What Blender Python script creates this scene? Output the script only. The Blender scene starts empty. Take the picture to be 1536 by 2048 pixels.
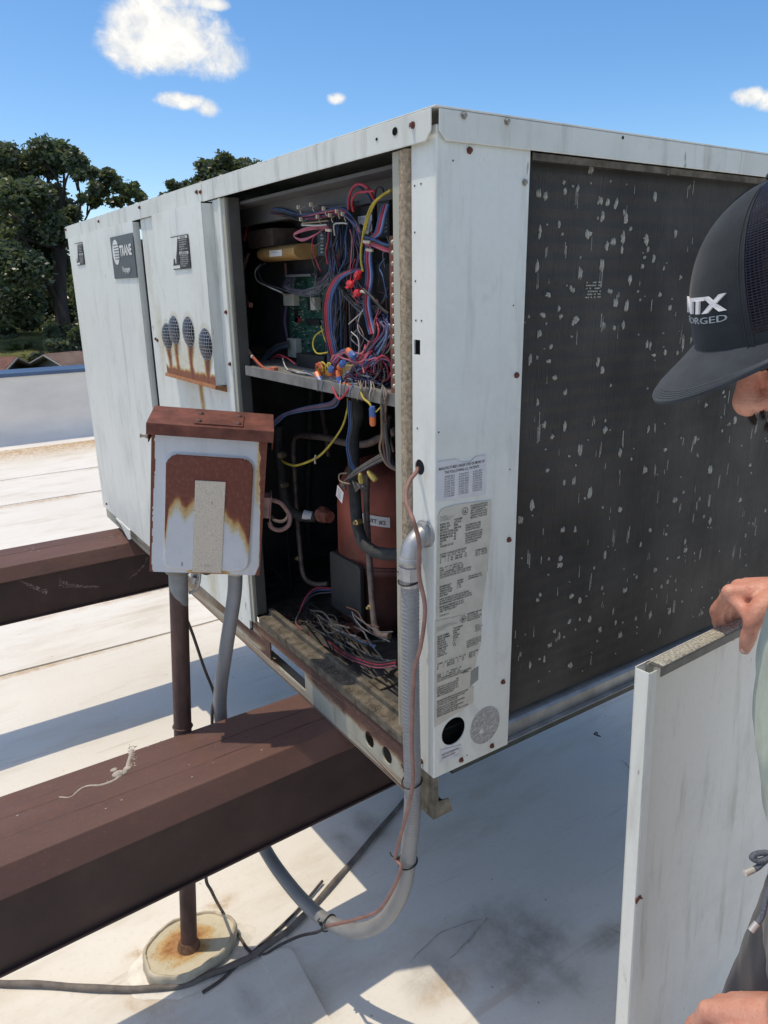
import bpy, bmesh, math, random
import numpy as np
from mathutils import Vector, Matrix, Euler

random.seed(7)
SC = bpy.context.scene
COL = SC.collection
R = math.radians

# ------------------------------------------------------------------ camera
F_PX, IW, IH = 1476.476, 1536, 2048
CAM_POS = Vector((0.86716, -0.67325, 0.91385))
CAM_ROT = Euler((R(72.880), R(0.901), R(56.032)), 'XYZ')
cam_d = bpy.data.cameras.new('camera')
cam_d.sensor_fit = 'VERTICAL'
cam_d.sensor_height = 24.0
cam_d.lens = 24.0 * F_PX / IH
cam_d.clip_start = 0.02
cam_d.clip_end = 3000
cam = bpy.data.objects.new('camera', cam_d)
cam.location = CAM_POS
cam.rotation_euler = CAM_ROT
COL.objects.link(cam)
SC.camera = cam
CM = CAM_ROT.to_matrix()

# ------------------------------------------------------------------ sun, exposure
SUN_DIR = Vector((0.19, 0.225, -1.0)).normalized()          # the way the light travels
sun_d = bpy.data.lights.new('sun', 'SUN')
sun_d.energy = 1.58
sun_d.angle = R(0.53)
sun_d.color = (1.0, 0.945, 0.85)
sun = bpy.data.objects.new('sun', sun_d)
sun.rotation_euler = SUN_DIR.to_track_quat('-Z', 'Y').to_euler()
sun.location = (-2, -3, 9)
COL.objects.link(sun)
SC.view_settings.view_transform = 'Standard'
SC.view_settings.look = 'None'
SC.view_settings.exposure = 0.69
SC.view_settings.gamma = 1.0
SC.view_settings.use_curve_mapping = False
SC.view_settings.use_white_balance = True      # the phone's white balance, set for open shade
SC.view_settings.white_balance_temperature = 7600
SC.view_settings.white_balance_tint = 10
SC.cycles.max_bounces = 8

# ------------------------------------------------------------------ node helpers
class NT:
    def __init__(s, tree): s.t = tree; s.n = tree.nodes; s.l = tree.links
    def new(s, typ, **kw):
        n = s.n.new(typ)
        for k, v in kw.items(): setattr(n, k, v)
        return n
    def put(s, sock, v):
        if v is None: return
        if isinstance(v, (int, float)): sock.default_value = v
        elif isinstance(v, (tuple, list)):
            sock.default_value = tuple(v) if len(v) == len(sock.default_value) else tuple(v) + (1.0,)
        else: s.l.new(v, sock)
    def m(s, op, a, b=None, c=None, clamp=False):
        n = s.new('ShaderNodeMath', operation=op, use_clamp=clamp)
        s.put(n.inputs[0], a); s.put(n.inputs[1], b); s.put(n.inputs[2], c)
        return n.outputs[0]
    def smooth(s, v, a, b):
        n = s.new('ShaderNodeMapRange', interpolation_type='SMOOTHSTEP')
        s.put(n.inputs[0], v); s.put(n.inputs[1], a); s.put(n.inputs[2], b)
        return n.outputs[0]
    def mix(s, f, a, b, mode='MIX'):
        n = s.new('ShaderNodeMix', data_type='RGBA', blend_type=mode)
        s.put(n.inputs[0], f); s.put(n.inputs[6], a); s.put(n.inputs[7], b)
        return n.outputs[2]
    def dot(s, a, vec):
        n = s.new('ShaderNodeVectorMath', operation='DOT_PRODUCT')
        s.put(n.inputs[0], a); s.put(n.inputs[1], tuple(vec))
        return n.outputs['Value']
    def coords(s, scale=(1, 1, 1), kind='Object', rot=(0, 0, 0)):
        c = s.new('ShaderNodeTexCoord'); mp = s.new('ShaderNodeMapping')
        s.l.new(c.outputs[kind], mp.inputs[0]); mp.inputs['Scale'].default_value = scale; mp.inputs['Rotation'].default_value = rot
        return mp.outputs[0]
    def noise(s, vec, scale, detail=4, rough=0.55, dist=0.0):
        n = s.new('ShaderNodeTexNoise')
        s.put(n.inputs['Vector'], vec); n.inputs['Scale'].default_value = scale
        n.inputs['Detail'].default_value = detail; n.inputs['Roughness'].default_value = rough
        n.inputs['Distortion'].default_value = dist
        return n.outputs[0]
    def ramp(s, v, stops):
        n = s.new('ShaderNodeValToRGB'); e = n.color_ramp.elements
        while len(e) < len(stops): e.new(0.5)
        for el, (p, c) in zip(e, stops): el.position = p; el.color = tuple(c) + (1,)
        s.put(n.inputs[0], v)
        return n.outputs[0]

def new_mat(name):
    m = bpy.data.materials.new(name); m.use_nodes = True
    t = NT(m.node_tree); b = m.node_tree.nodes['Principled BSDF']
    return m, t, b

MATS = {}
def plain(name, col, rough=0.6, metal=0.0, spec=0.5, var=0.25, scale=30, bump=0.0, bscale=200, stretch=(1, 1, 1), kind='Object'):
    """base colour broken up by two octaves of noise, with fine relief"""
    if name in MATS: return MATS[name]
    m, t, b = new_mat(name)
    v = t.coords(stretch, kind)
    n = t.noise(v, scale, 5)
    dk = tuple(c * (1 - var) for c in col); lt = tuple(min(1, c * (1 + var)) for c in col)
    t.put(b.inputs['Base Color'], t.ramp(n, [(0.3, dk), (0.7, lt)]))
    b.inputs['Roughness'].default_value = rough; b.inputs['Metallic'].default_value = metal
    b.inputs['Specular IOR Level'].default_value = spec
    if bump:
        bp = t.new('ShaderNodeBump'); bp.inputs['Strength'].default_value = bump; bp.inputs['Distance'].default_value = 0.002
        t.put(bp.inputs['Height'], t.noise(v, bscale, 3)); t.l.new(bp.outputs[0], b.inputs['Normal'])
    MATS[name] = m
    return m

# ------------------------------------------------------------------ sky with clouds
def cam_dir(x, y):
    return (CM @ Vector(((x - 768) / F_PX, -(y - 1024) / F_PX, -1.0)))

def make_world():
    w = bpy.data.worlds.new('World'); SC.world = w; w.use_nodes = True
    t = NT(w.node_tree); bg = w.node_tree.nodes['Background']
    sky = t.new('ShaderNodeTexSky', sky_type='NISHITA')
    sky.sun_disc = False
    to_sun = -SUN_DIR
    sky.sun_elevation = math.asin(to_sun.z)
    sky.sun_rotation = math.atan2(to_sun.x, to_sun.y)
    sky.altitude = 100; sky.air_density = 0.74; sky.dust_density = 1.1; sky.ozone_density = 2.6
    d = t.new('ShaderNodeTexCoord').outputs['Generated']
    # tangent plane about a direction in the cloudy part of the sky
    c = cam_dir(430, 120).normalized(); r = c.cross(Vector((0, 0, 1))).normalized(); u = r.cross(c)
    den = t.m('MAXIMUM', t.dot(d, c), 0.05)
    U = t.m('DIVIDE', t.dot(d, r), den); V = t.m('DIVIDE', t.dot(d, u), den)
    comb = t.new('ShaderNodeCombineXYZ'); t.put(comb.inputs[0], U); t.put(comb.inputs[1], V)
    n1 = t.noise(comb.outputs[0], 13, 8, 0.66, 0.5)
    n2 = t.noise(comb.outputs[0], 34, 6, 0.62, 0.3)
    blobs = [(265, 100, 62, 44), (300, 55, 78, 60), (355, 48, 78, 62), (402, 92, 90, 52), (455, 112, 48, 34), (330, 115, 70, 32),
             (340, 5, 90, 16), (430, 8, 32, 12),
             (345, 200, 40, 16), (372, 204, 34, 15), (412, 216, 26, 19), (392, 205, 30, 14),
             (672, 197, 20, 12), (1505, 195, 50, 21), (1545, 200, 60, 24)]
    f = None; sh = None
    for (x, y, a, b) in blobs:
        v = cam_dir(x, y).normalized(); k = v.dot(c)
        uu, vv = v.dot(r) / k, v.dot(u) / k
        a, b = a / F_PX, b / F_PX
        du = t.m('DIVIDE', t.m('SUBTRACT', U, uu), a); dv = t.m('DIVIDE', t.m('SUBTRACT', V, vv), b)
        g = t.m('SUBTRACT', 1.0, t.m('ADD', t.m('MULTIPLY', du, du), t.m('MULTIPLY', dv, dv)))
        f = g if f is None else t.m('MAXIMUM', f, g)
    f = t.m('MAXIMUM', f, -2.0)
    edge = t.m('ADD', f, t.m('MULTIPLY', t.m('SUBTRACT', t.m('ADD', t.m('MULTIPLY', n1, 0.7), t.m('MULTIPLY', n2, 0.3)), 0.5), 3.6))
    dens = t.smooth(edge, 0.05, 0.95)
    # unseen cumulus added over the sky out of view, to whiten the shade
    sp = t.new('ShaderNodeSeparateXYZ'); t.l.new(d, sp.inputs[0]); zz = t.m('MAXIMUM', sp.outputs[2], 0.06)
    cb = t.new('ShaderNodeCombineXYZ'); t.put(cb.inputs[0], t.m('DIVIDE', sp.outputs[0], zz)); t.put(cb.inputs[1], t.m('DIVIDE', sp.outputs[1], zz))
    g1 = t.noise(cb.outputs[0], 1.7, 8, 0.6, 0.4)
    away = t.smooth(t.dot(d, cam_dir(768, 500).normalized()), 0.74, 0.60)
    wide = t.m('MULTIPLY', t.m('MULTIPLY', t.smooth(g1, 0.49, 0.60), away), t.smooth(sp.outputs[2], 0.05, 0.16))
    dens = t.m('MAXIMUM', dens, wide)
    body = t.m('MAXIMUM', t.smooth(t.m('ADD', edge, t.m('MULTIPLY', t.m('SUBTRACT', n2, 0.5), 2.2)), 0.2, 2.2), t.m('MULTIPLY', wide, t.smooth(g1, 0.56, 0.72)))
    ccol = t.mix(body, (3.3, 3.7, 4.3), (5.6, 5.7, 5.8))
    hs = t.new('ShaderNodeHueSaturation'); hs.inputs['Saturation'].default_value = 1.32; hs.inputs['Value'].default_value = 1.0
    t.l.new(sky.outputs[0], hs.inputs['Color'])
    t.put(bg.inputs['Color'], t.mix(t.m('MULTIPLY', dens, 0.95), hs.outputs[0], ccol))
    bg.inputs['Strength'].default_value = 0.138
make_world()

# ------------------------------------------------------------------ where a sight line meets a plane of the place
def Pa(x, y, ax, v):
    d = cam_dir(x, y); return CAM_POS + d * ((v - CAM_POS[ax]) / d[ax])
def PX(x, y, v): return Pa(x, y, 0, v)
def PY(x, y, v): return Pa(x, y, 1, v)
def PZ(x, y, v): return Pa(x, y, 2, v)
def PT(x, y, t): return CAM_POS + cam_dir(x, y) * t
def Z2(zx, zy): return 440 + zx / 3.657, 280 + zy / 3.657
def Z3(zx, zy): return 440 + zx / 3.657, 760 + zy / 3.657

# ------------------------------------------------------------------ value noise for shapes and stains
_rng = np.random.RandomState(3)
_tab = _rng.rand(64, 64, 64).astype(np.float32)
def vnoise(x, y, z=0.0):
    x = np.asarray(x, float); y = np.asarray(y, float); z = np.zeros_like(x) + z
    xi, yi, zi = np.floor(x).astype(int), np.floor(y).astype(int), np.floor(z).astype(int)
    fx, fy, fz = x - xi, y - yi, z - zi
    fx, fy, fz = [q * q * (3 - 2 * q) for q in (fx, fy, fz)]
    def T(a, b, c): return _tab[(xi + a) & 63, (yi + b) & 63, (zi + c) & 63]
    r = 0
    for a in (0, 1):
        for b in (0, 1):
            for c in (0, 1):
                r = r + T(a, b, c) * (fx if a else 1 - fx) * (fy if b else 1 - fy) * (fz if c else 1 - fz)
    return r
def fbm(x, y, z=0.0, o=4):
    s = 0; a = 0.5; k = 1.0
    for i in range(o):
        s = s + a * vnoise(np.asarray(x) * k + 17.3 * i, np.asarray(y) * k + 5.1 * i, z * k); a *= 0.5; k *= 2.03
    return s / (1 - 0.5 ** o)
def sstep(x, a, b):
    q = np.clip((x - a) / (b - a), 0, 1); return q * q * (3 - 2 * q)

# ------------------------------------------------------------------ mesh helpers
def link(o, parent=None):
    COL.objects.link(o)
    if parent is not None:
        o.parent = parent
        o.matrix_parent_inverse = pw(parent).inverted()
    return o
def pw(o):
    m = o.matrix_basis.copy()
    if o.parent is not None: m = pw(o.parent) @ o.matrix_parent_inverse @ m
    return m
def empty(name, loc):
    o = bpy.data.objects.new(name, None); o.location = loc; o.empty_display_size = 0.1
    COL.objects.link(o); return o
def tag(o, label=None, cat=None, group=None, kind=None):
    if label: o['label'] = label
    if cat: o['category'] = cat
    if group: o['group'] = group
    if kind: o['kind'] = kind
    return o

def catmull(pts, n=8):
    pts = [Vector(p) for p in pts]
    if len(pts) < 3: 
        return [pts[0].lerp(pts[-1], i / n) for i in range(n + 1)]
    P = [pts[0] * 2 - pts[1]] + pts + [pts[-1] * 2 - pts[-2]]
    out = []
    for i in range(1, len(P) - 2):
        a, b, c, d = P[i - 1], P[i], P[i + 1], P[i + 2]
        for k in range(n):
            q = k / n
            out.append(0.5 * ((2 * b) + (c - a) * q + (2 * a - 5 * b + 4 * c - d) * q * q + (3 * b - a - 3 * c + d) * q ** 3))
    out.append(pts[-1]); return out

class MB:
    def __init__(s): s.v = []; s.f = []; s.mi = []; s.sm = []
    def add(s, vs, fs, m=0, smooth=False):
        o = len(s.v); s.v += [tuple(p) for p in vs]
        for f in fs: s.f.append([i + o for i in f]); s.mi.append(m); s.sm.append(smooth)
        return s
    def box(s, x0, x1, y0, y1, z0, z1, m=0, M=None):
        vs = [Vector((x, y, z)) for z in (z0, z1) for y in (y0, y1) for x in (x0, x1)]
        if M is not None: vs = [M @ p for p in vs]
        return s.add(vs, [(0, 2, 3, 1), (4, 5, 7, 6), (0, 1, 5, 4), (2, 6, 7, 3), (0, 4, 6, 2), (1, 3, 7, 5)], m)
    def prism(s, poly, axis, a, b, m=0, M=None):
        """poly of 2-D points in the plane across axis ('x': y,z  'y': x,z  'z': x,y), from a to b"""
        def mk(p, q):
            r = {'x': (q, p[0], p[1]), 'y': (p[0], q, p[1]), 'z': (p[0], p[1], q)}[axis]
            r = Vector(r); return M @ r if M is not None else r
        n = len(poly); vs = [mk(p, a) for p in poly] + [mk(p, b) for p in poly]
        fs = [tuple(range(n)), tuple(range(2 * n - 1, n - 1, -1))]
        fs += [(i, i + n, (i + 1) % n + n, (i + 1) % n) for i in range(n)]
        return s.add(vs, fs, m)
    def tube(s, pts, r, n=8, m=0, cap=True, smooth=True):
        pts = [Vector(p) for p in pts]; k = len(pts)
        rr = r if hasattr(r, '__len__') else [r] * k
        T = [((pts[min(i + 1, k - 1)] - pts[max(i - 1, 0)]).normalized()) for i in range(k)]
        ref = Vector((0, 0, 1)) if abs(T[0].z) < 0.9 else Vector((1, 0, 0))
        N = T[0].cross(ref).normalized(); vs = []
        for i in range(k):
            N = (N - T[i] * N.dot(T[i]))
            N = N.normalized() if N.length > 1e-6 else T[i].orthogonal().normalized()
            B = T[i].cross(N)
            for j in range(n):
                a = 2 * math.pi * j / n
                vs.append(pts[i] + (N * math.cos(a) + B * math.sin(a)) * rr[i])
        fs = [(i * n + j, i * n + (j + 1) % n, (i + 1) * n + (j + 1) % n, (i + 1) * n + j) for i in range(k - 1) for j in range(n)]
        s.add(vs, fs, m, smooth)
        if cap:
            s.add(vs[:n], [tuple(range(n - 1, -1, -1))], m); s.add(vs[-n:], [tuple(range(n))], m)
        return s
    def lathe(s, prof, M, n=20, m=0, smooth=True):
        """prof: (radius, height) pairs turned about local z of M"""
        vs = [M @ Vector((r * math.cos(2 * math.pi * j / n), r * math.sin(2 * math.pi * j / n), h)) for (r, h) in prof for j in range(n)]
        k = len(prof)
        fs = [(i * n + j, i * n + (j + 1) % n, (i + 1) * n + (j + 1) % n, (i + 1) * n + j) for i in range(k - 1) for j in range(n)]
        s.add(vs, fs, m, smooth)
        s.add(vs[:n], [tuple(range(n - 1, -1, -1))], m); s.add(vs[-n:], [tuple(range(n))], m)
        return s
    def ball(s, c, rad, n=14, k=9, m=0, M=None):
        rad = rad if hasattr(rad, '__len__') else (rad,) * 3
        M = M or Matrix(); c = Vector(c); vs = []
        for i in range(k + 1):
            th = math.pi * i / k
            for j in range(n):
                ph = 2 * math.pi * j / n
                vs.append(c + M.to_3x3() @ Vector((rad[0] * math.sin(th) * math.cos(ph), rad[1] * math.sin(th) * math.sin(ph), rad[2] * math.cos(th))))
        fs = [(i * n + j, (i + 1) * n + j, (i + 1) * n + (j + 1) % n, i * n + (j + 1) % n) for i in range(k) for j in range(n)]
        return s.add(vs, fs, m, True)
    def grid(s, P, m=0, smooth=True):
        """P: rows x cols of points"""
        nr, nc = len(P), len(P[0]); vs = [p for row in P for p in row]
        return s.add(vs, [(i * nc + j, i * nc + j + 1, (i + 1) * nc + j + 1, (i + 1) * nc + j) for i in range(nr - 1) for j in range(nc - 1)], m, smooth)
    def mesh(s, name, mats):
        me = bpy.data.meshes.new(name); me.from_pydata(s.v, [], s.f)
        for mt in (mats if isinstance(mats, (list, tuple)) else [mats]): me.materials.append(mt)
        me.polygons.foreach_set('material_index', s.mi); me.polygons.foreach_set('use_smooth', s.sm)
        me.update(); return me
    def build(s, name, mats, parent=None, bevel=0.0, seg=2, weld=False, fixn=True):
        me = s.mesh(name, mats)
        if fixn or weld:
            bm = bmesh.new(); bm.from_mesh(me)
            if weld: bmesh.ops.remove_doubles(bm, verts=bm.verts, dist=1e-5)
            if fixn: bmesh.ops.recalc_face_normals(bm, faces=bm.faces)
            bm.to_mesh(me); bm.free()
        o = bpy.data.objects.new(name, me)
        link(o, parent)
        if bevel:
            b = o.modifiers.new('bevel', 'BEVEL'); b.width = bevel; b.segments = seg; b.limit_method = 'ANGLE'; b.angle_limit = R(40)
        return o

def apply_mods(o):
    dg = bpy.context.evaluated_depsgraph_get()
    me = bpy.data.meshes.new_from_object(o.evaluated_get(dg))
    old = o.data; o.modifiers.clear(); o.data = me
    bpy.data.meshes.remove(old)
def cut(o, cutter_mb):
    """take the cutter's volume out of o"""
    c = bpy.data.objects.new('cutter', cutter_mb.mesh('cutter', []))
    bm = bmesh.new(); bm.from_mesh(c.data); bmesh.ops.recalc_face_normals(bm, faces=bm.faces); bm.to_mesh(c.data); bm.free()
    COL.objects.link(c)
    md = o.modifiers.new('cut', 'BOOLEAN'); md.object = c; md.operation = 'DIFFERENCE'; md.solver = 'EXACT'
    bpy.context.view_layer.update(); apply_mods(o)
    me = c.data; bpy.data.objects.remove(c); bpy.data.meshes.remove(me)

def copy_part(src, parent, loc=None, M=None):
    c = src.copy(); COL.objects.link(c); c.parent = parent
    if parent is not None: c.matrix_parent_inverse = pw(parent).inverted()
    if M is not None: c.matrix_basis = M
    elif loc is not None: c.location = loc
    return c

_txt = {}
def text_mesh(body, mat_, bold=0.0):
    key = (body, mat_.name, bold)
    if key in _txt: return _txt[key]
    cu = bpy.data.curves.new('lettering', 'FONT'); cu.body = body; cu.size = 1.0; cu.resolution_u = 2; cu.offset = bold
    o = bpy.data.objects.new('lettering', cu); COL.objects.link(o)
    bpy.context.view_layer.update()
    me = bpy.data.meshes.new_from_object(o.evaluated_get(bpy.context.evaluated_depsgraph_get()))
    me.materials.clear(); me.materials.append(mat_)
    bpy.data.objects.remove(o); bpy.data.curves.remove(cu)
    _txt[key] = me
    return me
def text_bounds(me):
    xs = [v.co.x for v in me.vertices]; ys = [v.co.y for v in me.vertices]
    return (min(xs), max(xs), min(ys), max(ys)) if xs else (0, 1, 0, 1)
class Print:
    """several lines of flat print joined into one lettering object on a plane: origin o, right u, up v, normal n"""
    def __init__(s, o, u, v, n, lift=0.0006):
        s.o, s.u, s.v, s.n = Vector(o) + Vector(n) * lift, Vector(u), Vector(v), Vector(n)
        s.mb = MB(); s.mats = []
    def mi(s, m):
        if m not in s.mats: s.mats.append(m)
        return s.mats.index(m)
    def at(s, a, b): return s.o + s.u * a + s.v * b
    def line(s, body, a, b, h, m, width=None, bold=0.0, slant=0.0, center=False):
        me = text_mesh(body, m, bold); x0, x1, y0, y1 = text_bounds(me)
        k = h / 0.72; kx = k if width is None else width / max(1e-6, x1 - x0)
        off = a - (x0 + x1) / 2 * kx if center else a - x0 * kx
        s.mb.add([s.at(off + v.co.x * kx + v.co.y * k * slant, b + v.co.y * k) for v in me.vertices], [tuple(p.vertices) for p in me.polygons], s.mi(m))
    def rect(s, a0, a1, b0, b1, m): s.mb.add([s.at(a0, b0), s.at(a1, b0), s.at(a1, b1), s.at(a0, b1)], [(0, 1, 2, 3)], s.mi(m))
    def disc(s, a, b, ra, rb, m, n=28, ring=0.0):
        pts = [s.at(a + ra * math.cos(2 * math.pi * i / n), b + rb * math.sin(2 * math.pi * i / n)) for i in range(n)]
        if ring:
            q = [s.at(a + (ra - ring) * math.cos(2 * math.pi * i / n), b + (rb - ring) * math.sin(2 * math.pi * i / n)) for i in range(n)]
            s.mb.add(pts + q, [(i, (i + 1) % n, n + (i + 1) % n, n + i) for i in range(n)], s.mi(m))
        else: s.mb.add(pts, [tuple(range(n))], s.mi(m))
    def poly(s, pts, m): s.mb.add([s.at(*p) for p in pts], [tuple(range(len(pts)))], s.mi(m))
    def build(s, name, parent): return s.mb.build(name, s.mats, parent, fixn=False)

def frame(o, z, x=None):
    """matrix with local z along z (and local x near x)"""
    z = Vector(z).normalized()
    x = Vector(x) if x is not None else z.orthogonal()
    x = (x - z * x.dot(z)).normalized(); y = z.cross(x)
    m = Matrix((x, y, z)).transposed().to_4x4(); m.translation = Vector(o); return m

# ------------------------------------------------------------------ materials
def paint_mat(name, col, dirt=(0.30, 0.29, 0.25), amt=0.35, rough=0.42, streak=1.0, rust=True, dull=False):
    """old sheet-metal paint: rain streaks, chalky patches, small chips; vertex 'rust' shows through where it is set"""
    m, t, b = new_mat(name)
    v = t.coords(); vs = t.coords((9, 9, 1.1)); 
    st = t.smooth(t.noise(vs, 3.0, 6, 0.62), 0.50, 0.80)
    pt = t.smooth(t.noise(v, 5.0, 5, 0.6), 0.42, 0.72)
    fine = t.noise(v, 90, 3)
    c = t.mix(t.m('MULTIPLY', pt, 0.55), col, tuple(x * 0.80 for x in col))
    sm = t.smooth(t.noise(t.coords((1.6, 1.6, 0.7)), 9.0, 4, 0.6, 0.8), 0.60, 0.70)
    c = t.mix(t.m('MULTIPLY', sm, 0.22), c, (0.36, 0.36, 0.33))
    c = t.mix(t.m('MULTIPLY', st, amt * streak), c, dirt)
    c = t.mix(t.m('MULTIPLY', t.smooth(fine, 0.45, 0.8), 0.12), c, tuple(x * 0.6 for x in col))
    chips = t.smooth(t.noise(t.coords((1, 1, 0.35)), 55, 2, 0.5), 0.735, 0.765)
    c = t.mix(t.m('MULTIPLY', chips, 0.65), c, (0.16, 0.15, 0.13))
    rg = t.m('ADD', rough, t.m('MULTIPLY', pt, 0.18))
    if rust:
        at = t.new('ShaderNodeAttribute', attribute_name='rust')
        rr = t.m('ADD', at.outputs['Fac'], t.m('MULTIPLY', t.m('SUBTRACT', t.noise(v, 70, 5, 0.65), 0.5), t.m('MULTIPLY', 0.34, t.smooth(at.outputs['Fac'], 0.02, 0.3))))
        rc = t.ramp(rr, [(0.12, (0.56, 0.53, 0.38)), (0.30, (0.54, 0.36, 0.16)), (0.46, (0.31, 0.125, 0.048)), (0.62, (0.200, 0.062, 0.040)), (0.95, (0.165, 0.052, 0.036))])
        if dull: rc = t.ramp(rr, [(0.12, (0.40, 0.36, 0.28)), (0.35, (0.24, 0.16, 0.10)), (0.6, (0.115, 0.062, 0.048)), (0.95, (0.085, 0.048, 0.040))])
        mott = t.noise(v, 160, 4, 0.7)
        rc = t.mix(t.m('MULTIPLY', t.smooth(mott, 0.46, 0.72), 0.45), rc, (0.30, 0.135, 0.10))
        k = t.smooth(rr, 0.03, 0.22)
        c = t.mix(k, c, rc)
        rg = t.m('ADD', rg, t.m('MULTIPLY', k, 0.28), None, True)
    t.put(b.inputs['Base Color'], c); t.put(b.inputs['Roughness'], rg)
    b.inputs['Specular IOR Level'].default_value = 0.4
    bp = t.new('ShaderNodeBump'); bp.inputs['Strength'].default_value = 0.22; bp.inputs['Distance'].default_value = 0.0012
    t.put(bp.inputs['Height'], t.m('ADD', t.noise(v, 14, 3), t.m('MULTIPLY', fine, 0.25))); t.l.new(bp.outputs[0], b.inputs['Normal'])
    return m
M_PAINT = paint_mat('pale_cabinet_paint', (0.74, 0.765, 0.725), amt=0.42)
M_CAP = paint_mat('chalky_cap_paint', (0.68, 0.70, 0.655), (0.30, 0.285, 0.23), 0.62)
M_BOXP = paint_mat('grey_enclosure_paint', (0.58, 0.60, 0.635), (0.36, 0.36, 0.35), 0.45, 0.5)
M_RUSTY_RAIL = paint_mat('weathered_rail_paint', (0.42, 0.41, 0.34), (0.17, 0.13, 0.09), 0.9, 0.6, dull=True)
M_GALV = plain('galvanised_steel', (0.36, 0.37, 0.37), 0.45, 0.6, var=0.22, scale=24, bump=0.1)
M_ZINC = plain('bright_zinc', (0.42, 0.43, 0.44), 0.5, 0.7, var=0.15, scale=60, bump=0.15)
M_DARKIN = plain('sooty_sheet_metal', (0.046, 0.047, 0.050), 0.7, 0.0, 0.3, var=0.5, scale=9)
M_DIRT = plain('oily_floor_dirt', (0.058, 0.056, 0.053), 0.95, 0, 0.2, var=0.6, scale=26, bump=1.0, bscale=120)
M_LEDGE = plain('dusty_ledge', (0.125, 0.108, 0.085), 0.9, 0, 0.2, var=0.55, scale=40, bump=0.6, bscale=350)
M_BEAM = plain('brown_beam_paint', (0.122, 0.064, 0.052), 0.62, 0, 0.3, var=0.36, scale=11, bump=0.35, bscale=90)
def beam_mat():
    m, t, b = new_mat('worn_brown_paint'); v = t.coords(); vl = t.coords((1, 0.25, 1))
    a, c_, f = t.noise(vl, 7, 6, 0.65), t.noise(v, 42, 5, 0.65), t.noise(v, 240, 3, 0.6)
    c = t.ramp(a, [(0.3, (0.098, 0.052, 0.044)), (0.55, (0.130, 0.068, 0.055)), (0.75, (0.150, 0.088, 0.076))])
    c = t.mix(t.m('MULTIPLY', t.smooth(c_, 0.50, 0.72), 0.55), c, (0.165, 0.075, 0.055))
    c = t.mix(t.m('MULTIPLY', t.smooth(t.noise(vl, 16, 5, 0.7), 0.55, 0.72), 0.5), c, (0.072, 0.044, 0.040))
    c = t.mix(t.m('MULTIPLY', t.smooth(f, 0.60, 0.75), 0.45), c, (0.22, 0.15, 0.13))
    c = t.mix(t.smooth(t.noise(v, 33, 2), 0.76, 0.78), c, (0.035, 0.022, 0.02))
    t.put(b.inputs['Base Color'], c); t.put(b.inputs['Roughness'], t.m('ADD', 0.5, t.m('MULTIPLY', c_, 0.3))); b.inputs['Specular IOR Level'].default_value = 0.35
    bp = t.new('ShaderNodeBump'); bp.inputs['Strength'].default_value = 0.5; bp.inputs['Distance'].default_value = 0.0015
    t.put(bp.inputs['Height'], t.m('ADD', c_, t.m('MULTIPLY', f, 0.4))); t.l.new(bp.outputs[0], b.inputs['Normal'])
    return m
M_BEAM = beam_mat()
M_WEB = plain('shaded_web_brown', (0.045, 0.026, 0.024), 0.6, 0, 0.3, var=0.3, scale=9, bump=0.3, bscale=90)  # beam brown darkened in the colour to stand for shade below the flange
M_RUST = plain('red_brown_rust', (0.165, 0.058, 0.042), 0.72, 0, 0.3, var=0.45, scale=28, bump=0.4, bscale=250)
M_POLE = plain('rusted_conduit', (0.095, 0.052, 0.045), 0.6, 0.1, 0.4, var=0.45, scale=30, bump=0.3, bscale=180, stretch=(1, 1, 0.4))
M_SCREW = plain('screw_steel', (0.33, 0.31, 0.27), 0.45, 0.7, var=0.4, scale=400)
M_RSCREW = plain('rusted_screw', (0.14, 0.045, 0.032), 0.75, 0.1, var=0.4, scale=400)
M_BLACK = plain('matt_black', (0.012, 0.012, 0.013), 0.6, var=0.3)
M_HOLE = plain('painted_hole_black', (0.006, 0.006, 0.007), 0.9, spec=0.1, var=0.2)  # black for flat discs that stand for dark holes
M_FOAM = plain('tan_weatherstrip', (0.36, 0.29, 0.21), 0.95, 0, 0.1, var=0.4, scale=160, bump=1.0, bscale=260)
M_GREYPVC = plain('grey_conduit_jacket', (0.235, 0.245, 0.255), 0.42, 0, 0.5, var=0.10, scale=25, bump=0.08, bscale=120)
M_PINKCABLE = plain('faded_brown_cable', (0.25, 0.135, 0.115), 0.6, var=0.2, scale=50)
M_DARKCABLE = plain('dark_cable', (0.075, 0.062, 0.058), 0.6, var=0.3, scale=50)
M_TIE = plain('black_tie', (0.014, 0.014, 0.015), 0.5)
M_WTIE = plain('nylon_tie', (0.56, 0.48, 0.38), 0.5, var=0.15, scale=200)
M_STICK = plain('sticker_white', (0.62, 0.63, 0.66), 0.42, var=0.06, scale=40)
M_STICKOLD = plain('sticker_yellowed', (0.56, 0.54, 0.47), 0.5, var=0.10, scale=35)
M_INK = plain('printed_ink', (0.035, 0.034, 0.036), 0.6, var=0.3, scale=300)
M_INKF = plain('faded_ink', (0.20, 0.20, 0.20), 0.6, var=0.3, scale=300)
M_WINK = plain('white_print', (0.70, 0.71, 0.68), 0.5, var=0.05)
M_BADGE = plain('badge_grey', (0.085, 0.09, 0.10), 0.45, var=0.12, scale=60)
M_COIL = plain('oxidised_fins', (0.082, 0.077, 0.072), 0.55, 0.2, 0.5, var=0.40, scale=5)
M_FLECK = plain('pale_fin_debris', (0.43, 0.42, 0.37), 0.8, 0, 0.2, var=0.5, scale=220, bump=0.8, bscale=500, stretch=(1, 5, 1))
M_PCB = plain('green_board', (0.020, 0.085, 0.060), 0.45, var=0.4, scale=60)
M_PIPEINS = plain('black_pipe_insulation', (0.032, 0.034, 0.035), 0.75, var=0.4, scale=60, bump=0.6, bscale=150)
M_COPPER = plain('tarnished_copper', (0.17, 0.13, 0.115), 0.5, 0.3, var=0.4, scale=60)
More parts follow.
